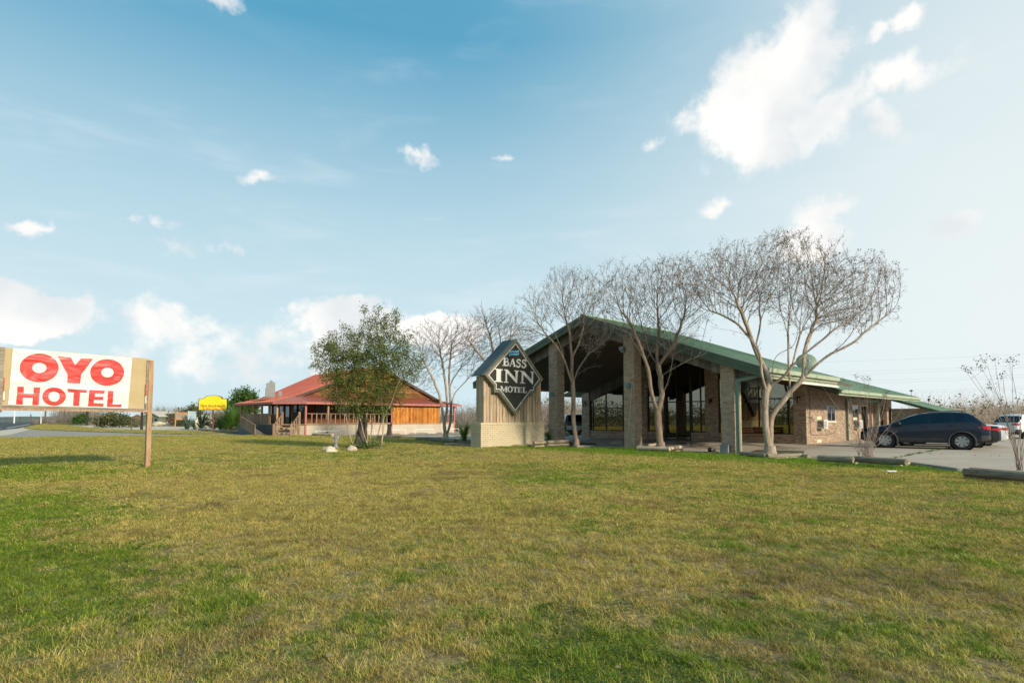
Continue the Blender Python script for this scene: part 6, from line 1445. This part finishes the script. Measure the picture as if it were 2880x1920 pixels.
def bare_tree(label, lines, specs, Y, org, nattr, barkm, base_r, seed, step=.20, kill=.22, infl=1.3, rtip=.0055, twig=.28, ntw=2, seedprob=.45, depth=.8, z0=None, twm='twig', expn=2.2, extra_trunks=()):
    rng = np.random.default_rng(seed); skel = sk(lines, Y, *org)
    P, par = colonize(skel, ellipsoid_pts(specs, nattr, Y, rng, depth, in_roof, .0), step, infl, kill, seed=seed, org=np.array(skel[0][-1]), outb=.8)
    P = relax(P, par, 4)
    zmin = skel[0][0].z + 1.4
    P, par = add_twigs(P, par, ntw, twig, rng, [p[2] > zmin for p in P])
    base = Vector(P[0]); P = P - np.array(base); thick, thin, tips, rad = tree_mesh(P, par, rtip, expn, base_r)
    t_ = thing('crape_myrtle_tree', label, 'tree', base, 0, 'bare winter trees in the log-edged beds')
    for (pts, rr) in extra_trunks: thick.tube([Vector(p) - base for p in pts], rr, 10)
    thick.build('trunk', M[barkm], t_, smooth=70, fix=False); thin.build('crown', M[twm], t_, smooth=180, fix=False)
    if seedprob: seeds(tips, P, rng, seedprob * .7, 3, 7, .04, .014).build('seed_heads', M['seed'], t_, fix=False, kind='stuff')
    # root flare
    MB().lathe([(base_r * 1.9, -.15), (base_r * 1.55, 0), (base_r * 1.3, .12), (base_r * 1.15, .3)], (0, 0, 0), 12).build('root_flare', M[barkm], t_, smooth=180)
    return t_
O1 = (1880, 600, 2.24)
t1_lines = [[(640, 1512, 0), (618, 1400, 0), (610, 1300, 0), (603, 1230, 0), (622, 1120, 0)],
  [(622, 1120, 0), (585, 1060, -.1), (568, 1000, -.2), (562, 900, -.3), (520, 830, -.5), (460, 790, -.7), (385, 765, -.8), (250, 745, -.9)], [(562, 900, -.3), (535, 790, .2), (480, 690, .6), (380, 620, .9), (250, 560, 1.2)],
  [(622, 1120, 0), (652, 1050, .1), (620, 950, .3), (590, 890, .5), (545, 780, .3), (480, 690, .0), (400, 560, -.4)], [(590, 890, .5), (610, 820, .9), (650, 740, 1.2), (700, 600, 1.5)],
  [(640, 1110, 0), (690, 1050, -.3), (745, 950, -.6), (850, 840, -1.0), (930, 770, -1.3), (1100, 640, -1.6)], [(652, 1090, 0), (690, 960, .5), (750, 870, .9), (885, 815, 1.1), (920, 700, 1.3)], [(730, 970, -.5), (790, 850, -.2), (850, 720, .1)],
  [(672, 1512, .15), (655, 1400, .12), (652, 1270, .1), (700, 1210, 0), (760, 1125, -.1), (830, 1040, -.3), (885, 960, -.5), (960, 895, -.7), (1090, 830, -.9), (1180, 740, -1.0), (1290, 650, -1.2)], [(830, 1040, -.3), (850, 930, 0), (900, 800, .3), (980, 650, .6), (1000, 520, .8)], [(755, 1110, -.1), (772, 920, .2), (788, 700, .4)], [(960, 895, -.7), (1000, 850, -1.1), (1080, 700, -1.4)]]
t1_specs = [(2060, 785, 150, 80, 1.3), (2190, 765, 160, 85, 1.5), (2330, 805, 165, 85, 1.5), (1965, 790, 105, 70, .8), (2440, 825, 85, 75, .9), (2320, 880, 150, 60, .6), (2110, 840, 120, 60, .5), (2200, 695, 70, 40, .3), (2400, 890, 95, 50, .4), (2050, 720, 60, 30, .2), (2470, 770, 45, 35, .25)]
bare_tree('largest bare tree, pale twin trunk before the right brick column', t1_lines, t1_specs, 21.8, O1, 6200, 'bark_pale', .165, 11, step=.15, kill=.15, infl=.9, rtip=.0037, twig=.26, ntw=2, seedprob=.5)
O2_ = (1720, 860, 3.564)
t2_lines = [[(492, 1432, 0), (478, 1300, 0), (470, 1180, 0), (462, 1060, 0)], [(462, 1060, 0), (420, 950, 0), (385, 850, -.1), (372, 720, -.2), (355, 620, -.3), (290, 510, -.4), (230, 350, -.5), (150, 180, -.6), (40, 60, -.8)],
  [(355, 620, -.3), (330, 540, .1), (270, 420, .4), (200, 250, .7)], [(470, 1060, 0), (500, 960, .1), (522, 880, .2), (500, 740, .3), (490, 590, .4), (540, 520, .2), (620, 400, -.1), (650, 280, -.3), (700, 100, -.5)], [(522, 880, .2), (565, 780, .0), (590, 620, -.2), (610, 430, -.3)],
  [(490, 590, .4), (420, 450, .8), (385, 280, 1.0), (350, 100, 1.2)], [(508, 700, .3), (620, 620, -.3), (760, 550, -.5), (900, 515, -.7)], [(490, 590, .4), (480, 420, .5), (500, 250, .4), (480, 60, .3)]]
t2_specs = [(1770, 840, 100, 85, 1.2), (1850, 815, 110, 75, 1.2), (1920, 850, 90, 95, 1.2), (1720, 800, 65, 55, .6), (1900, 960, 80, 50, .35), (1800, 920, 100, 60, .5), (1860, 760, 90, 35, .4)]
bare_tree('bare forked tree before the second brick column, in a log-edged bed', t2_lines, t2_specs, 24.6, O2_, 4000, 'bark_brown', .15, 12, step=.16, kill=.165, infl=.95, rtip=.0038, twig=.27, seedprob=.4)
O3 = (1480, 860, 3.646)
t3_lines = [[(515, 1425, 0), (495, 1280, 0), (478, 1150, 0), (486, 980, 0), (480, 820, 0)], [(480, 820, 0), (435, 700, -.1), (390, 560, -.2), (290, 400, -.4), (170, 280, -.6), (60, 120, -.8)], [(484, 820, 0), (470, 620, .2), (468, 450, .3), (450, 300, .3), (400, 50, .4)],
  [(488, 780, 0), (540, 620, -.2), (640, 500, -.3), (740, 420, -.5), (860, 330, -.7)], [(468, 520, .3), (545, 380, .5), (600, 200, .7), (620, 40, .9)], [(500, 720, 0), (590, 640, -.5), (720, 630, -.8)], [(390, 560, -.2), (360, 420, .2), (300, 250, .5)]]
t3_specs = [(1520, 870, 60, 65, 1), (1590, 840, 80, 70, 1.2), (1660, 860, 65, 85, 1), (1500, 930, 45, 45, .4), (1600, 790, 70, 35, .5), (1670, 960, 50, 50, .35)]
bare_tree('slender bare tree with single straight trunk before the leftmost brick column', t3_lines, t3_specs, 27.3, O3, 3500, 'bark_brown', .105, 13, step=.17, kill=.175, infl=1.0, rtip=.004, twig=.28, seedprob=.35)
O4 = (1220, 840, 3.564)
t5_lines = [[(118, 1402, 0), (105, 1280, 0), (85, 1100, 0), (45, 900, -.1), (-10, 780, -.2), (-90, 650, -.3)], [(108, 1290, 0), (135, 1100, .1), (120, 900, .2), (95, 700, .2), (50, 500, .2)], [(150, 1400, .2), (165, 1250, .2), (170, 1080, .2), (150, 900, .3), (190, 780, .4), (280, 640, .5)], [(170, 1080, .2), (205, 930, .0), (300, 860, -.2), (400, 740, -.3)], [(150, 900, .3), (140, 700, .5), (170, 450, .6)]]
t5_specs = [(1200, 985, 60, 65, 1), (1262, 960, 70, 60, 1.2), (1315, 1000, 50, 65, .8), (1190, 1060, 40, 45, .3)]
bare_tree('bare twin-trunk tree at the right end of the restaurant', t5_lines, t5_specs, 37.5, O4, 3400, 'bark_pale', .15, 14, step=.2, kill=.2, infl=1.3, rtip=.0055, twig=.35, seedprob=.3, twm='twig_grey')
t4_lines = [[(640, 1380, 0), (630, 1100, 0), (600, 850, 0), (520, 640, -.2), (420, 520, -.4), (330, 420, -.5)], [(600, 850, 0), (610, 600, .3), (560, 350, .5), (500, 200, .6)], [(610, 900, 0), (700, 600, -.2), (760, 400, -.4), (850, 300, -.5)], [(600, 800, 0), (660, 500, .5), (640, 260, .8)]]
t4_specs = [(1350, 940, 50, 60, 1), (1405, 915, 60, 50, 1.2), (1455, 950, 55, 55, 1), (1380, 990, 60, 40, .5)]
bare_tree('bare tree rising behind the black diamond sign', t4_lines, t4_specs, 36.0, O4, 3600, 'bark_brown', .15, 15, step=.2, kill=.2, infl=1.3, rtip=.0055, twig=.34, seedprob=.35, twm='twig_grey')

# ---- leafy multi-stem tree round the old stump
def leaf_cards(mb, pts, rng, s0, s1, per=1, spread=.05, flatk=.5):
    for c in pts:
        for _ in range(per):
            c2 = np.array(c) + rng.normal(0, spread, 3); s_ = rng.uniform(s0, s1); a_ = rng.normal(0, 1, 3); a_ /= np.linalg.norm(a_); b_ = np.cross(a_, rng.normal(0, 1, 3)); b_ /= np.linalg.norm(b_) + 1e-9
            mb.add([c2 - a_ * s_, c2 + b_ * s_ * flatk, c2 + a_ * s_, c2 - b_ * s_ * flatk], [(0, 1, 2, 3)])
O6 = (860, 860, 3.647); Y6 = 26.5
lt = [[(620, 1455, .1), (625, 1300, .1), (622, 1100, .1), (640, 900, .2), (640, 700, .3), (600, 500, .3)], [(640, 1440, 0), (600, 1330, 0), (560, 1150, -.1), (530, 950, -.2), (500, 800, -.3), (440, 640, -.4)], [(645, 1440, .2), (670, 1150, .3), (700, 900, .4), (760, 700, .4), (790, 450, .4)],
      [(770, 1455, .2), (790, 1300, .1), (795, 1100, 0), (770, 920, 0), (780, 750, .1), (850, 560, .1)], [(775, 1450, 0), (800, 1150, 0), (890, 980, -.2), (960, 800, -.3), (1050, 650, -.4)], [(680, 1450, -.1), (760, 1290, -.2), (830, 1080, -.3), (900, 900, -.4)], [(490, 1420, -.1), (445, 1300, -.1), (430, 1150, -.2), (400, 1000, -.3), (330, 850, -.4), (200, 700, -.5)],
      [(500, 1400, .3), (490, 1200, .4), (450, 1050, .5), (400, 850, .6), (330, 650, .6)], [(690, 1455, .4), (740, 1200, .5), (760, 1000, .6), (700, 700, .8)]]
sp6 = [(1000, 1150, 60, 45, .22), (1060, 1160, 50, 50, .18), (965, 1030, 68, 66, 1.2), (1040, 1005, 76, 74, 1.6), (1105, 1025, 54, 64, 1.2), (1000, 1090, 90, 55, 1.0), (930, 990, 45, 40, .5), (1040, 945, 38, 42, .28), (1085, 945, 45, 50, .35), (1150, 1030, 35, 45, .35), (905, 1015, 30, 25, .18), (1080, 1100, 65, 40, .5), (960, 1110, 50, 30, .35), (1025, 895, 16, 36, .14), (1108, 900, 16, 34, .12), (975, 945, 24, 30, .14), (1060, 890, 14, 30, .08), (1140, 960, 26, 34, .12)]
rng = np.random.default_rng(21); skel = sk(lt, Y6, *O6)
root = [skel[0][0]] ; P, par = colonize(skel[:1], [skel[0][-1]], .22, .1, .05, iters=1)
P, par = colonize([skel[0]] + [[skel[0][0]] + s_ for s_ in skel[1:]], ellipsoid_pts(sp6, 3600, Y6, rng, .9), .19, 1.3, .2, seed=21, up=.16)
P, par = add_twigs(P, par, 2, .26, rng, [p[2] > 1.6 for p in P])
base = Vector(P[0]); P = P - np.array(base); thick, thin, tips, rad = tree_mesh(P, par, .004, 2.35, .075, cut=.016)
et = thing('evergreen_shrub_tree', 'leafy olive green multi-stem tree growing round an old grey stump', 'tree', base, 0)
thick.build('trunk', M['bark_pale'], et, smooth=70, fix=False); thin.build('twigs', M['twig_grey'], et, smooth=180, fix=False)
lp = [P[i] for i in range(len(P)) if rad[i] < .0095 and P[i][2] > 1.15]
lv = MB(); leaf_cards(lv, lp, rng, .027, .052, 9, .09, .5); lv.build('crown', M['leaf_olive'], et, fix=False)
lv = MB(); bp = [(rng.normal(0, .45), rng.normal(0, .3), abs(rng.normal(0, .16)) + .03) for _ in range(1500)]; leaf_cards(lv, bp, rng, .02, .04, 1, .02); lv.build('sucker_leaves', M['leaf_green'], et, fix=False)
c = D(1012, 1262, 26.9); sb = thing('tree_stump', 'thick rough grey tree stump leaning among the thin leafy stems', 'stump', (c.x, c.y, 0), .3)
mb = MB(); rr = [(.0, .34), (.15, .30), (.5, .25), (1.0, .215), (1.45, .20)]; n = 16
for i, (z, r) in enumerate(rr):
    for j in range(n):
        a_ = 2 * math.pi * j / n; q = r * (1 + .10 * math.sin(a_ * 5 + z) + random.uniform(-.03, .03)); mb.v.append((q * math.cos(a_) + z * .10, q * math.sin(a_), z + (.05 * math.sin(a_ * 2) if i == 4 else 0)))
for i in range(4):
    for j in range(n): mb.f.append((i * n + j, i * n + (j + 1) % n, (i + 1) * n + (j + 1) % n, (i + 1) * n + j)); mb.m.append(0)
mb.f.append(tuple(4 * n + j for j in range(n))); mb.m.append(0); mb.build('trunk', M['bark_dark'], sb, smooth=60)

# ---- bare shrubs with seed heads at the right
def bare_shrub(label, px, py, Y, tips_px, seed, r0=.0085, nextra=14, base_w=.22):
    rng = np.random.default_rng(seed); b0 = D(px, py, Y); s_ = thing('bare_shrub', label, 'shrub', b0, 0, 'bare shrubs with dark seed heads'); st = MB(); sd_ = MB()
    for k, (tx, ty, dy, seeded) in enumerate(tips_px + [(px + rng.uniform(-85, 85), rng.uniform(1100, 1220), rng.uniform(-.6, .6), rng.random() < .3) for _ in range(nextra)]):
        t_ = np.array(D(tx, ty, Y)) + np.array([0, dy, 0]) - np.array(b0); o_ = np.array([rng.normal(0, base_w * .5), rng.normal(0, base_w * .5), 0.0]); n = 10; pts = []
        side = rng.normal(0, .05, 3)
        for i in range(n + 1):
            f = i / n; hx_ = f ** 1.25; p = o_ * (1 - f) + np.array([t_[0] * hx_, t_[1] * hx_, t_[2] * (f ** .92)]) + side * math.sin(f * 3.1) + rng.normal(0, .008, 3); pts.append(p)
        st.tube(pts, [r0 * (1.15 - .85 * i / n) for i in range(n + 1)], 5, cap=False)
        for _ in range(rng.integers(2, 6)):
            i = rng.integers(3, n); d = rng.normal(0, .5, 3); d[2] = abs(d[2]) + .4; d = d / np.linalg.norm(d) * rng.uniform(.15, .42); q = [pts[i], pts[i] + d * .5 + rng.normal(0, .02, 3), pts[i] + d]; st.tube(q, [r0 * .4, r0 * .3, r0 * .2], 3, cap=False)
            if seeded and rng.random() < .5 and i > n * .5: leaf_cards(sd_, [q[-1]], rng, .008, .018, 10, .03, .7)
        if seeded: leaf_cards(sd_, [pts[-1]], rng, .012, .024, 26, .055, .8)
    st.build('stems', M['twig'], s_, smooth=180, fix=False); sd_.build('seed_heads', M['seed'], s_, fix=False, kind='stuff'); return s_
z1p = lambda x, y, dy=0, s_=True: (2200 + x / 4.127, 960 + y / 4.127, dy, s_)
bare_shrub('bare many-stemmed shrub in the log bed before the motel wing', 2436, 1286, 20.6, [z1p(430, 430, .2), z1p(860, 400, 0), z1p(940, 430, -.3), z1p(1000, 420, .3), z1p(850, 500, .5), z1p(910, 540, -.4), z1p(720, 460, .1), z1p(1180, 610, 0), z1p(1290, 630, .4), z1p(1430, 690, -.2), z1p(370, 700, -.5), z1p(460, 790, .2), z1p(320, 890, 0), z1p(400, 900, .4), z1p(1110, 740, .6, False), z1p(1270, 980, 0, False), z1p(520, 960, .3, False), z1p(1250, 1040, -.4, False), z1p(1100, 720, 0, False)], 31, nextra=16)
z3p = lambda x, y, dy=0, s_=True: (2400 + x / 3.921, 960 + y / 3.921, dy, s_)
bare_shrub('sparse bare shrub with dark seed clusters at the right edge', 2868, 1322, 14.6, [z3p(1250, 290, .1), z3p(1380, 300, .3), z3p(1450, 200, 0), z3p(1520, 190, -.1), z3p(1460, 270, .2), z3p(1680, 210, -.2), z3p(1760, 215, .1), z3p(1490, 490, 0), z3p(1745, 360, .3), z3p(1870, 280, -.2), z3p(1740, 700, .2), z3p(2100, 300, 0), z3p(2200, 450, 0), z3p(1800, 1270, 0, False)], 32, r0=.0085, nextra=1, base_w=.10)
bare_shrub('small bare twiggy plant in a bed before the porch rail', 922, 1218, 46.5, [(905, 1185, 0, False), (918, 1178, 0, False), (935, 1182, 0, False), (948, 1190, 0, False), (895, 1195, 0, False), (928, 1190, .2, False)], 33, r0=.02, nextra=0, base_w=.3)
p = D(1093, 1226, 44); o = MB().tube([(0, 0, -.1), (.05, 0, .5), (0, .02, .9)], [.22, .16, .12], 9).tube([(0, 0, .5), (.2, 0, .9), (.15, 0, 1.1)], [.1, .07, .04], 6).build('small_stump', M['bark_dark'], None, smooth=60, label='small dark knobbly stump before the restaurant wall', cat='stump'); o.location = p

# ---- palms, agaves and bushes
def fan_plant(name, label, base, R0, H0, n, mat, seed, blades=18, kind='sago', group=None):
    rng = np.random.default_rng(seed); s_ = thing(name, label, 'plant', base, 0, group); mb = MB()
    for k in range(n):
        a_ = rng.uniform(0, 6.283); el_ = rng.uniform(.1, 1.35); L = R0 * rng.uniform(.8, 1.1); dx, dy = math.cos(a_), math.sin(a_)
        pts = [np.array([dx * L * f * math.cos(el_ * (1 - .45 * f)), dy * L * f * math.cos(el_ * (1 - .45 * f)), H0 * f * math.sin(el_) * 1.3 - .25 * H0 * f * f]) for f in np.linspace(0, 1, 9)]
        if kind == 'sago':
            for i in range(1, 9):
                d = pts[i] - pts[i - 1]; sd2 = np.array([-dy, dx, .25]); w_ = R0 * .20 * math.sin(math.pi * (i / 9) ** .7 + .15)
                for sg in (-1, 1):
                    for q in (0, .5): c_ = pts[i - 1] + d * q; mb.add([c_, c_ + d * .28, c_ + sd2 * sg * w_ + d * .9 + np.array([0, 0, .03])], [(0, 1, 2)])
        else:
            sd2 = np.array([-dy, dx, 0]); w_ = R0 * (.075 if kind == 'agave' else .02)
            for i in range(1, 9):
                w0, w1 = w_ * (1 - ((i - 1) / 8) ** 2), w_ * (1 - (i / 8) ** 2); mb.add([pts[i - 1] - sd2 * w0, pts[i - 1] + sd2 * w0, pts[i] + sd2 * w1, pts[i] - sd2 * w1], [(0, 1, 2, 3)])
    mb.build('fronds', mat, s_, fix=False); MB().lathe([(.12 * R0 + .03, 0), (.14 * R0 + .03, .12 * H0), (0, .2 * H0)], (0, 0, 0), 10).build('crown_base', M['bark_dark'], s_); return s_
fan_plant('sago_palm', 'bushy green sago palm left of the cream brick sign base', D(1306, 1240, 28.6), .62, .95, 46, M['leaf_palm'], 41, group='sago palms beside the motel sign')
fan_plant('sago_palm', 'small dark sago palm at the right corner of the sign base', D(1543, 1238, 31.0), .36, .6, 30, M['leaf_green'], 42, group='sago palms beside the motel sign')
fan_plant('agave', 'blue-green agave left of the yellow sign post', D(526, 1207, 70), 1.15, 1.9, 34, M['leaf_agave'], 43, kind='agave', group='agaves by the yellow sign'); fan_plant('agave', 'tall agave clump between the pale blue board and the yellow sign', D(566, 1206, 71), 1.3, 2.4, 34, M['leaf_agave'], 44, kind='agave', group='agaves by the yellow sign')
fan_plant('agave', 'spiky agave with long leaves close left of the yellow sign post', D(548, 1208, 69), .9, 1.4, 30, M['leaf_agave'], 45, kind='agave', group='agaves by the yellow sign')
fan_plant('fan_palm', 'wide green palm bush between yellow sign and restaurant', D(655, 1209, 62), 2.0, 3.0, 90, M['leaf_palm'], 46); fan_plant('yucca', 'pale green yucca at the foot of the palm bush', D(641, 1211, 60), .9, 1.1, 70, M['leaf_palm'], 47, kind='yucca')
def leafy(name, label, cat, specs, Y, n, mat, seed, s0, s1, trunk=None, per=3, spread=.18, depth=.9, twigs=0, tm='bark_dark', group=None, base=None):
    rng = np.random.default_rng(seed); b0 = base or D(specs[0][0], trunk[1] if trunk else specs[0][1] + specs[0][3], Y); t_ = thing(name, label, cat, b0, 0, group)
    pts = [np.array(p) - np.array(b0) for p in ellipsoid_pts(specs, n, Y, rng, depth)]
    mb = MB(); leaf_cards(mb, pts, rng, s0, s1, per, spread, .6); mb.build('crown', mat, t_, fix=False)
    tb = MB()
    if trunk: tb.tube([(0, 0, -.2), (0.1, 0, .9), tuple(pts[0] * .3 + np.array([0, 0, .5]))], [trunk[0], trunk[0] * .8, trunk[0] * .5], 8)
    for p in pts[:max(twigs, 8)]: q = np.array([p[0] * .2, p[1] * .2, min(p[2] * .3, 1.0)]); tb.tube([q * .2, q + rng.normal(0, .1, 3), (q + p) / 2 + rng.normal(0, .15, 3), p], [.05, .035, .02, .008], 4, cap=False)
    tb.build('trunk', M[tm], t_, smooth=180, fix=False); return t_
leafy('oak_tree', 'rounded dark green tree rising left of the restaurant', 'tree', [(688, 1118, 34, 28, 1.4), (668, 1138, 28, 24, 1), (708, 1140, 26, 28, 1), (692, 1165, 33, 22, .7)], 78, 1700, M['leaf_green'], 51, .09, .17, trunk=(.25, 1206), per=4, spread=.26)
leafy('dark_shrub', 'dense dark shrub mass under the round green tree', 'shrub', [(690, 1186, 38, 22, 1.3), (655, 1182, 28, 22, 1), (712, 1195, 22, 16, .6), (628, 1192, 20, 16, .6)], 70, 1500, M['leaf_dark'], 52, .07, .14, per=4, spread=.2, base=G(690, 1207.5))
leafy('dry_shrub', 'grey-brown dry shrub right behind the yellow sign post', 'shrub', [(612, 1170, 22, 20, 1), (575, 1185, 18, 20, .8)], 72, 600, M['leaf_dry'], 53, .05, .1, per=3, twigs=60, base=G(605, 1206.5), tm='twig_grey')
leafy('acacia_tree', 'pale olive feathery tree behind the post signs', 'tree', [(545, 1152, 28, 16, 1.2), (525, 1165, 24, 14, .8), (560, 1168, 22, 14, .6), (490, 1172, 20, 10, .4)], 100, 700, M['leaf_scrub'], 54, .10, .2, per=3, spread=.3, twigs=60, base=D(540, 1190, 100), tm='twig_grey')
leafy('green_bush', 'bright green round bush left of the black post', 'bush', [(232, 1177, 17, 10, 1), (222, 1181, 14, 7, .6)], 105, 420, M['leaf_green'], 55, .10, .2, per=4, spread=.25, base=G(232, 1188))
leafy('olive_bush', 'wide olive bush behind the wire fence posts', 'bush', [(320, 1178, 32, 18, 1.4), (285, 1186, 20, 12, .7), (352, 1182, 20, 14, .7)], 84, 900, M['leaf_scrub'], 56, .09, .17, per=4, spread=.25, twigs=40, base=G(318, 1199), tm='twig_grey')
leafy('grey_bush', 'grey leafless bush right of the wide olive bush', 'bush', [(383, 1187, 18, 11, 1)], 88, 350, M['leaf_dry'], 57, .07, .14, per=3, twigs=50, base=G(384, 1199), tm='twig_grey')
leafy('yard_bush', 'low grey-green bush under the faded brown board', 'bush', [(505, 1190, 16, 8, 1)], 95, 260, M['leaf_scrub'], 58, .08, .15, per=3, base=G(505, 1197.5))

# ---- brush and woodland far off, each a mass nobody could count
def brush(name, spans, seed, mats, tuft_w, twigs=True):
    rng = np.random.default_rng(seed); tw, lf = MB(), MB()
    for (x0, x1, Y0, Y1, h0, h1, n, zo) in spans:
        for _ in range(n):
            Y = rng.uniform(Y0, Y1); px = rng.uniform(x0, x1); c = np.array(D(px, HORIZON, Y)); c[2] = zo; h = rng.uniform(h0, h1) * (.75 + .5 * (mnoise.noise(Vector((c[0] * .07, Y * .05, seed))) + .5)); w_ = h * rng.uniform(.5, .9)
            for k in range(22):
                a_ = rng.normal(0, .42); b_ = rng.normal(0, .42); q0 = c + np.array([rng.normal(0, .15), rng.normal(0, .15), 0]); top_ = q0 + np.array([a_ * w_, b_ * w_, h * rng.uniform(.55, 1.0)]); mid = (q0 + top_) / 2 + rng.normal(0, .12 * h, 3) * np.array([1, 1, .3]); r = .010 * Y0 / 60 + .012
                s_ = np.array([r, 0, 0]); tw.add([q0 - s_ * 1.6, q0 + s_ * 1.6, mid + s_, mid - s_], [(0, 1, 2, 3)]); tw.add([mid - s_, mid + s_, top_], [(0, 1, 2)])
                for _k in range(3): e = mid + (top_ - mid) * rng.random() ; d = rng.normal(0, .16 * h, 3); d[2] = abs(d[2]); tw.add([e - s_ * .6, e + s_ * .6, e + d], [(0, 1, 2)])
            if len(mats) > 1: leaf_cards(lf, [c + np.array([rng.normal(0, .36) * w_, rng.normal(0, .36) * w_, h * rng.uniform(.08, .88)]) for _k in range(26)], rng, h * .022, h * .05, 1, .1, .6)
    if lf.v:
        k = len(tw.v); tw.v += lf.v; tw.f += [tuple(i + k for i in f) for f in lf.f]; tw.m += [1] * len(lf.f)
    return tw.build(name, mats, None, fix=False, kind='stuff')
brush('scrubland', [(1230, 1345, 62, 90, 2.2, 3.6, 46, -.1), (1500, 1720, 62, 100, 2.6, 4.4, 90, -.1), (140, 300, 115, 150, 2.0, 5.0, 60, -.1), (80, 140, 135, 160, .8, 1.6, 20, -.1), (440, 640, 120, 160, 3, 5, 50, -.1), (960, 1240, 90, 130, 2, 3.5, 40, -.1)], 61, [M['twig_grey'], M['leaf_dry']], 1)
brush('woodland', [(2590, 3100, 70, 120, 3.2, 5.0, 120, -.3), (2700, 3200, 120, 190, 3.5, 5.5, 70, -1.0)], 62, [M['twig'], M['leaf_scrub']], 1)
# treeline across the road behind the camera (seen in the lobby glass)
rngb = np.random.default_rng(63); tb = MB()
for k in range(420):
    a_ = R(rngb.uniform(95, 310)); r = rngb.uniform(55, 85); c = np.array([r * math.sin(a_), r * math.cos(a_), 0]); h = rngb.uniform(2.2, 4.6)
    leaf_cards(tb, [c + np.array([rngb.normal(0, 1.3), rngb.normal(0, 1.3), h * rngb.uniform(.02, 1)]) for _ in range(170)], rngb, .10, .24, 1, .3, .7)
tb.build('roadside_trees', M['leaf_scrub'], None, fix=False, kind='stuff')
# dry tall grass of the field at the left, and tufts along drive edges
rg = np.random.default_rng(64); tg = MB()
for (x0, x1, y0, y1, n, h) in [(150, 420, 1186.5, 1194, 2600, .9), (300, 700, 1196, 1199, 500, .5), (1500, 1600, 1222, 1228, 300, .4), (1300, 1560, 1200, 1222, 900, .5)]:
    for _ in range(n):
        b = G(rg.uniform(x0, x1), rg.uniform(y0, y1)); w_ = .05; d = Vector((rg.normal(0, .15), rg.normal(0, .1), h * rg.uniform(.4, 1))); tg.add([b + Vector((-w_, 0, -.1)), b + Vector((w_, 0, -.1)), b + d], [(0, 1, 2)])
tg.build('dry_grass', M['leaf_dry'], None, fix=False, kind='stuff')
# power lines over the far right
M['wire'] = flat('wire_grey', (0.10, 0.10, 0.10), 0.6)
for i, (yl, yr) in enumerate([(1044, 1021), (1052, 1028), (1070, 1050), (1078, 1056), (1101, 1086), (1107, 1092), (1015, 989)]):
    Y = 170; A_, B_ = D(2200, yl + 6, Y), D(3400, yr - 24, Y - 45); mid = (A_ + B_) / 2 - Vector((0, 0, .6))
    MB().tube([A_ + (A_ - B_) * .3, A_, A_.lerp(mid, .5) - Vector((0, 0, .1)), mid, mid.lerp(B_, .5) - Vector((0, 0, .1)), B_, B_ + (B_ - A_) * .3], .012, 4, cap=False).build('power_line', M['wire'], None, label=['upper wire of the highest close pair of power lines at right', 'lower wire of the highest close pair of power lines at right', 'upper wire of the middle pair of power lines at right', 'lower wire of the middle pair of power lines at right', 'upper wire of the lowest pair of power lines at right', 'lower wire of the lowest pair of power lines at right', 'single faint power line above all the pairs at right'][i], cat='power line', group='parallel power lines in the right sky')
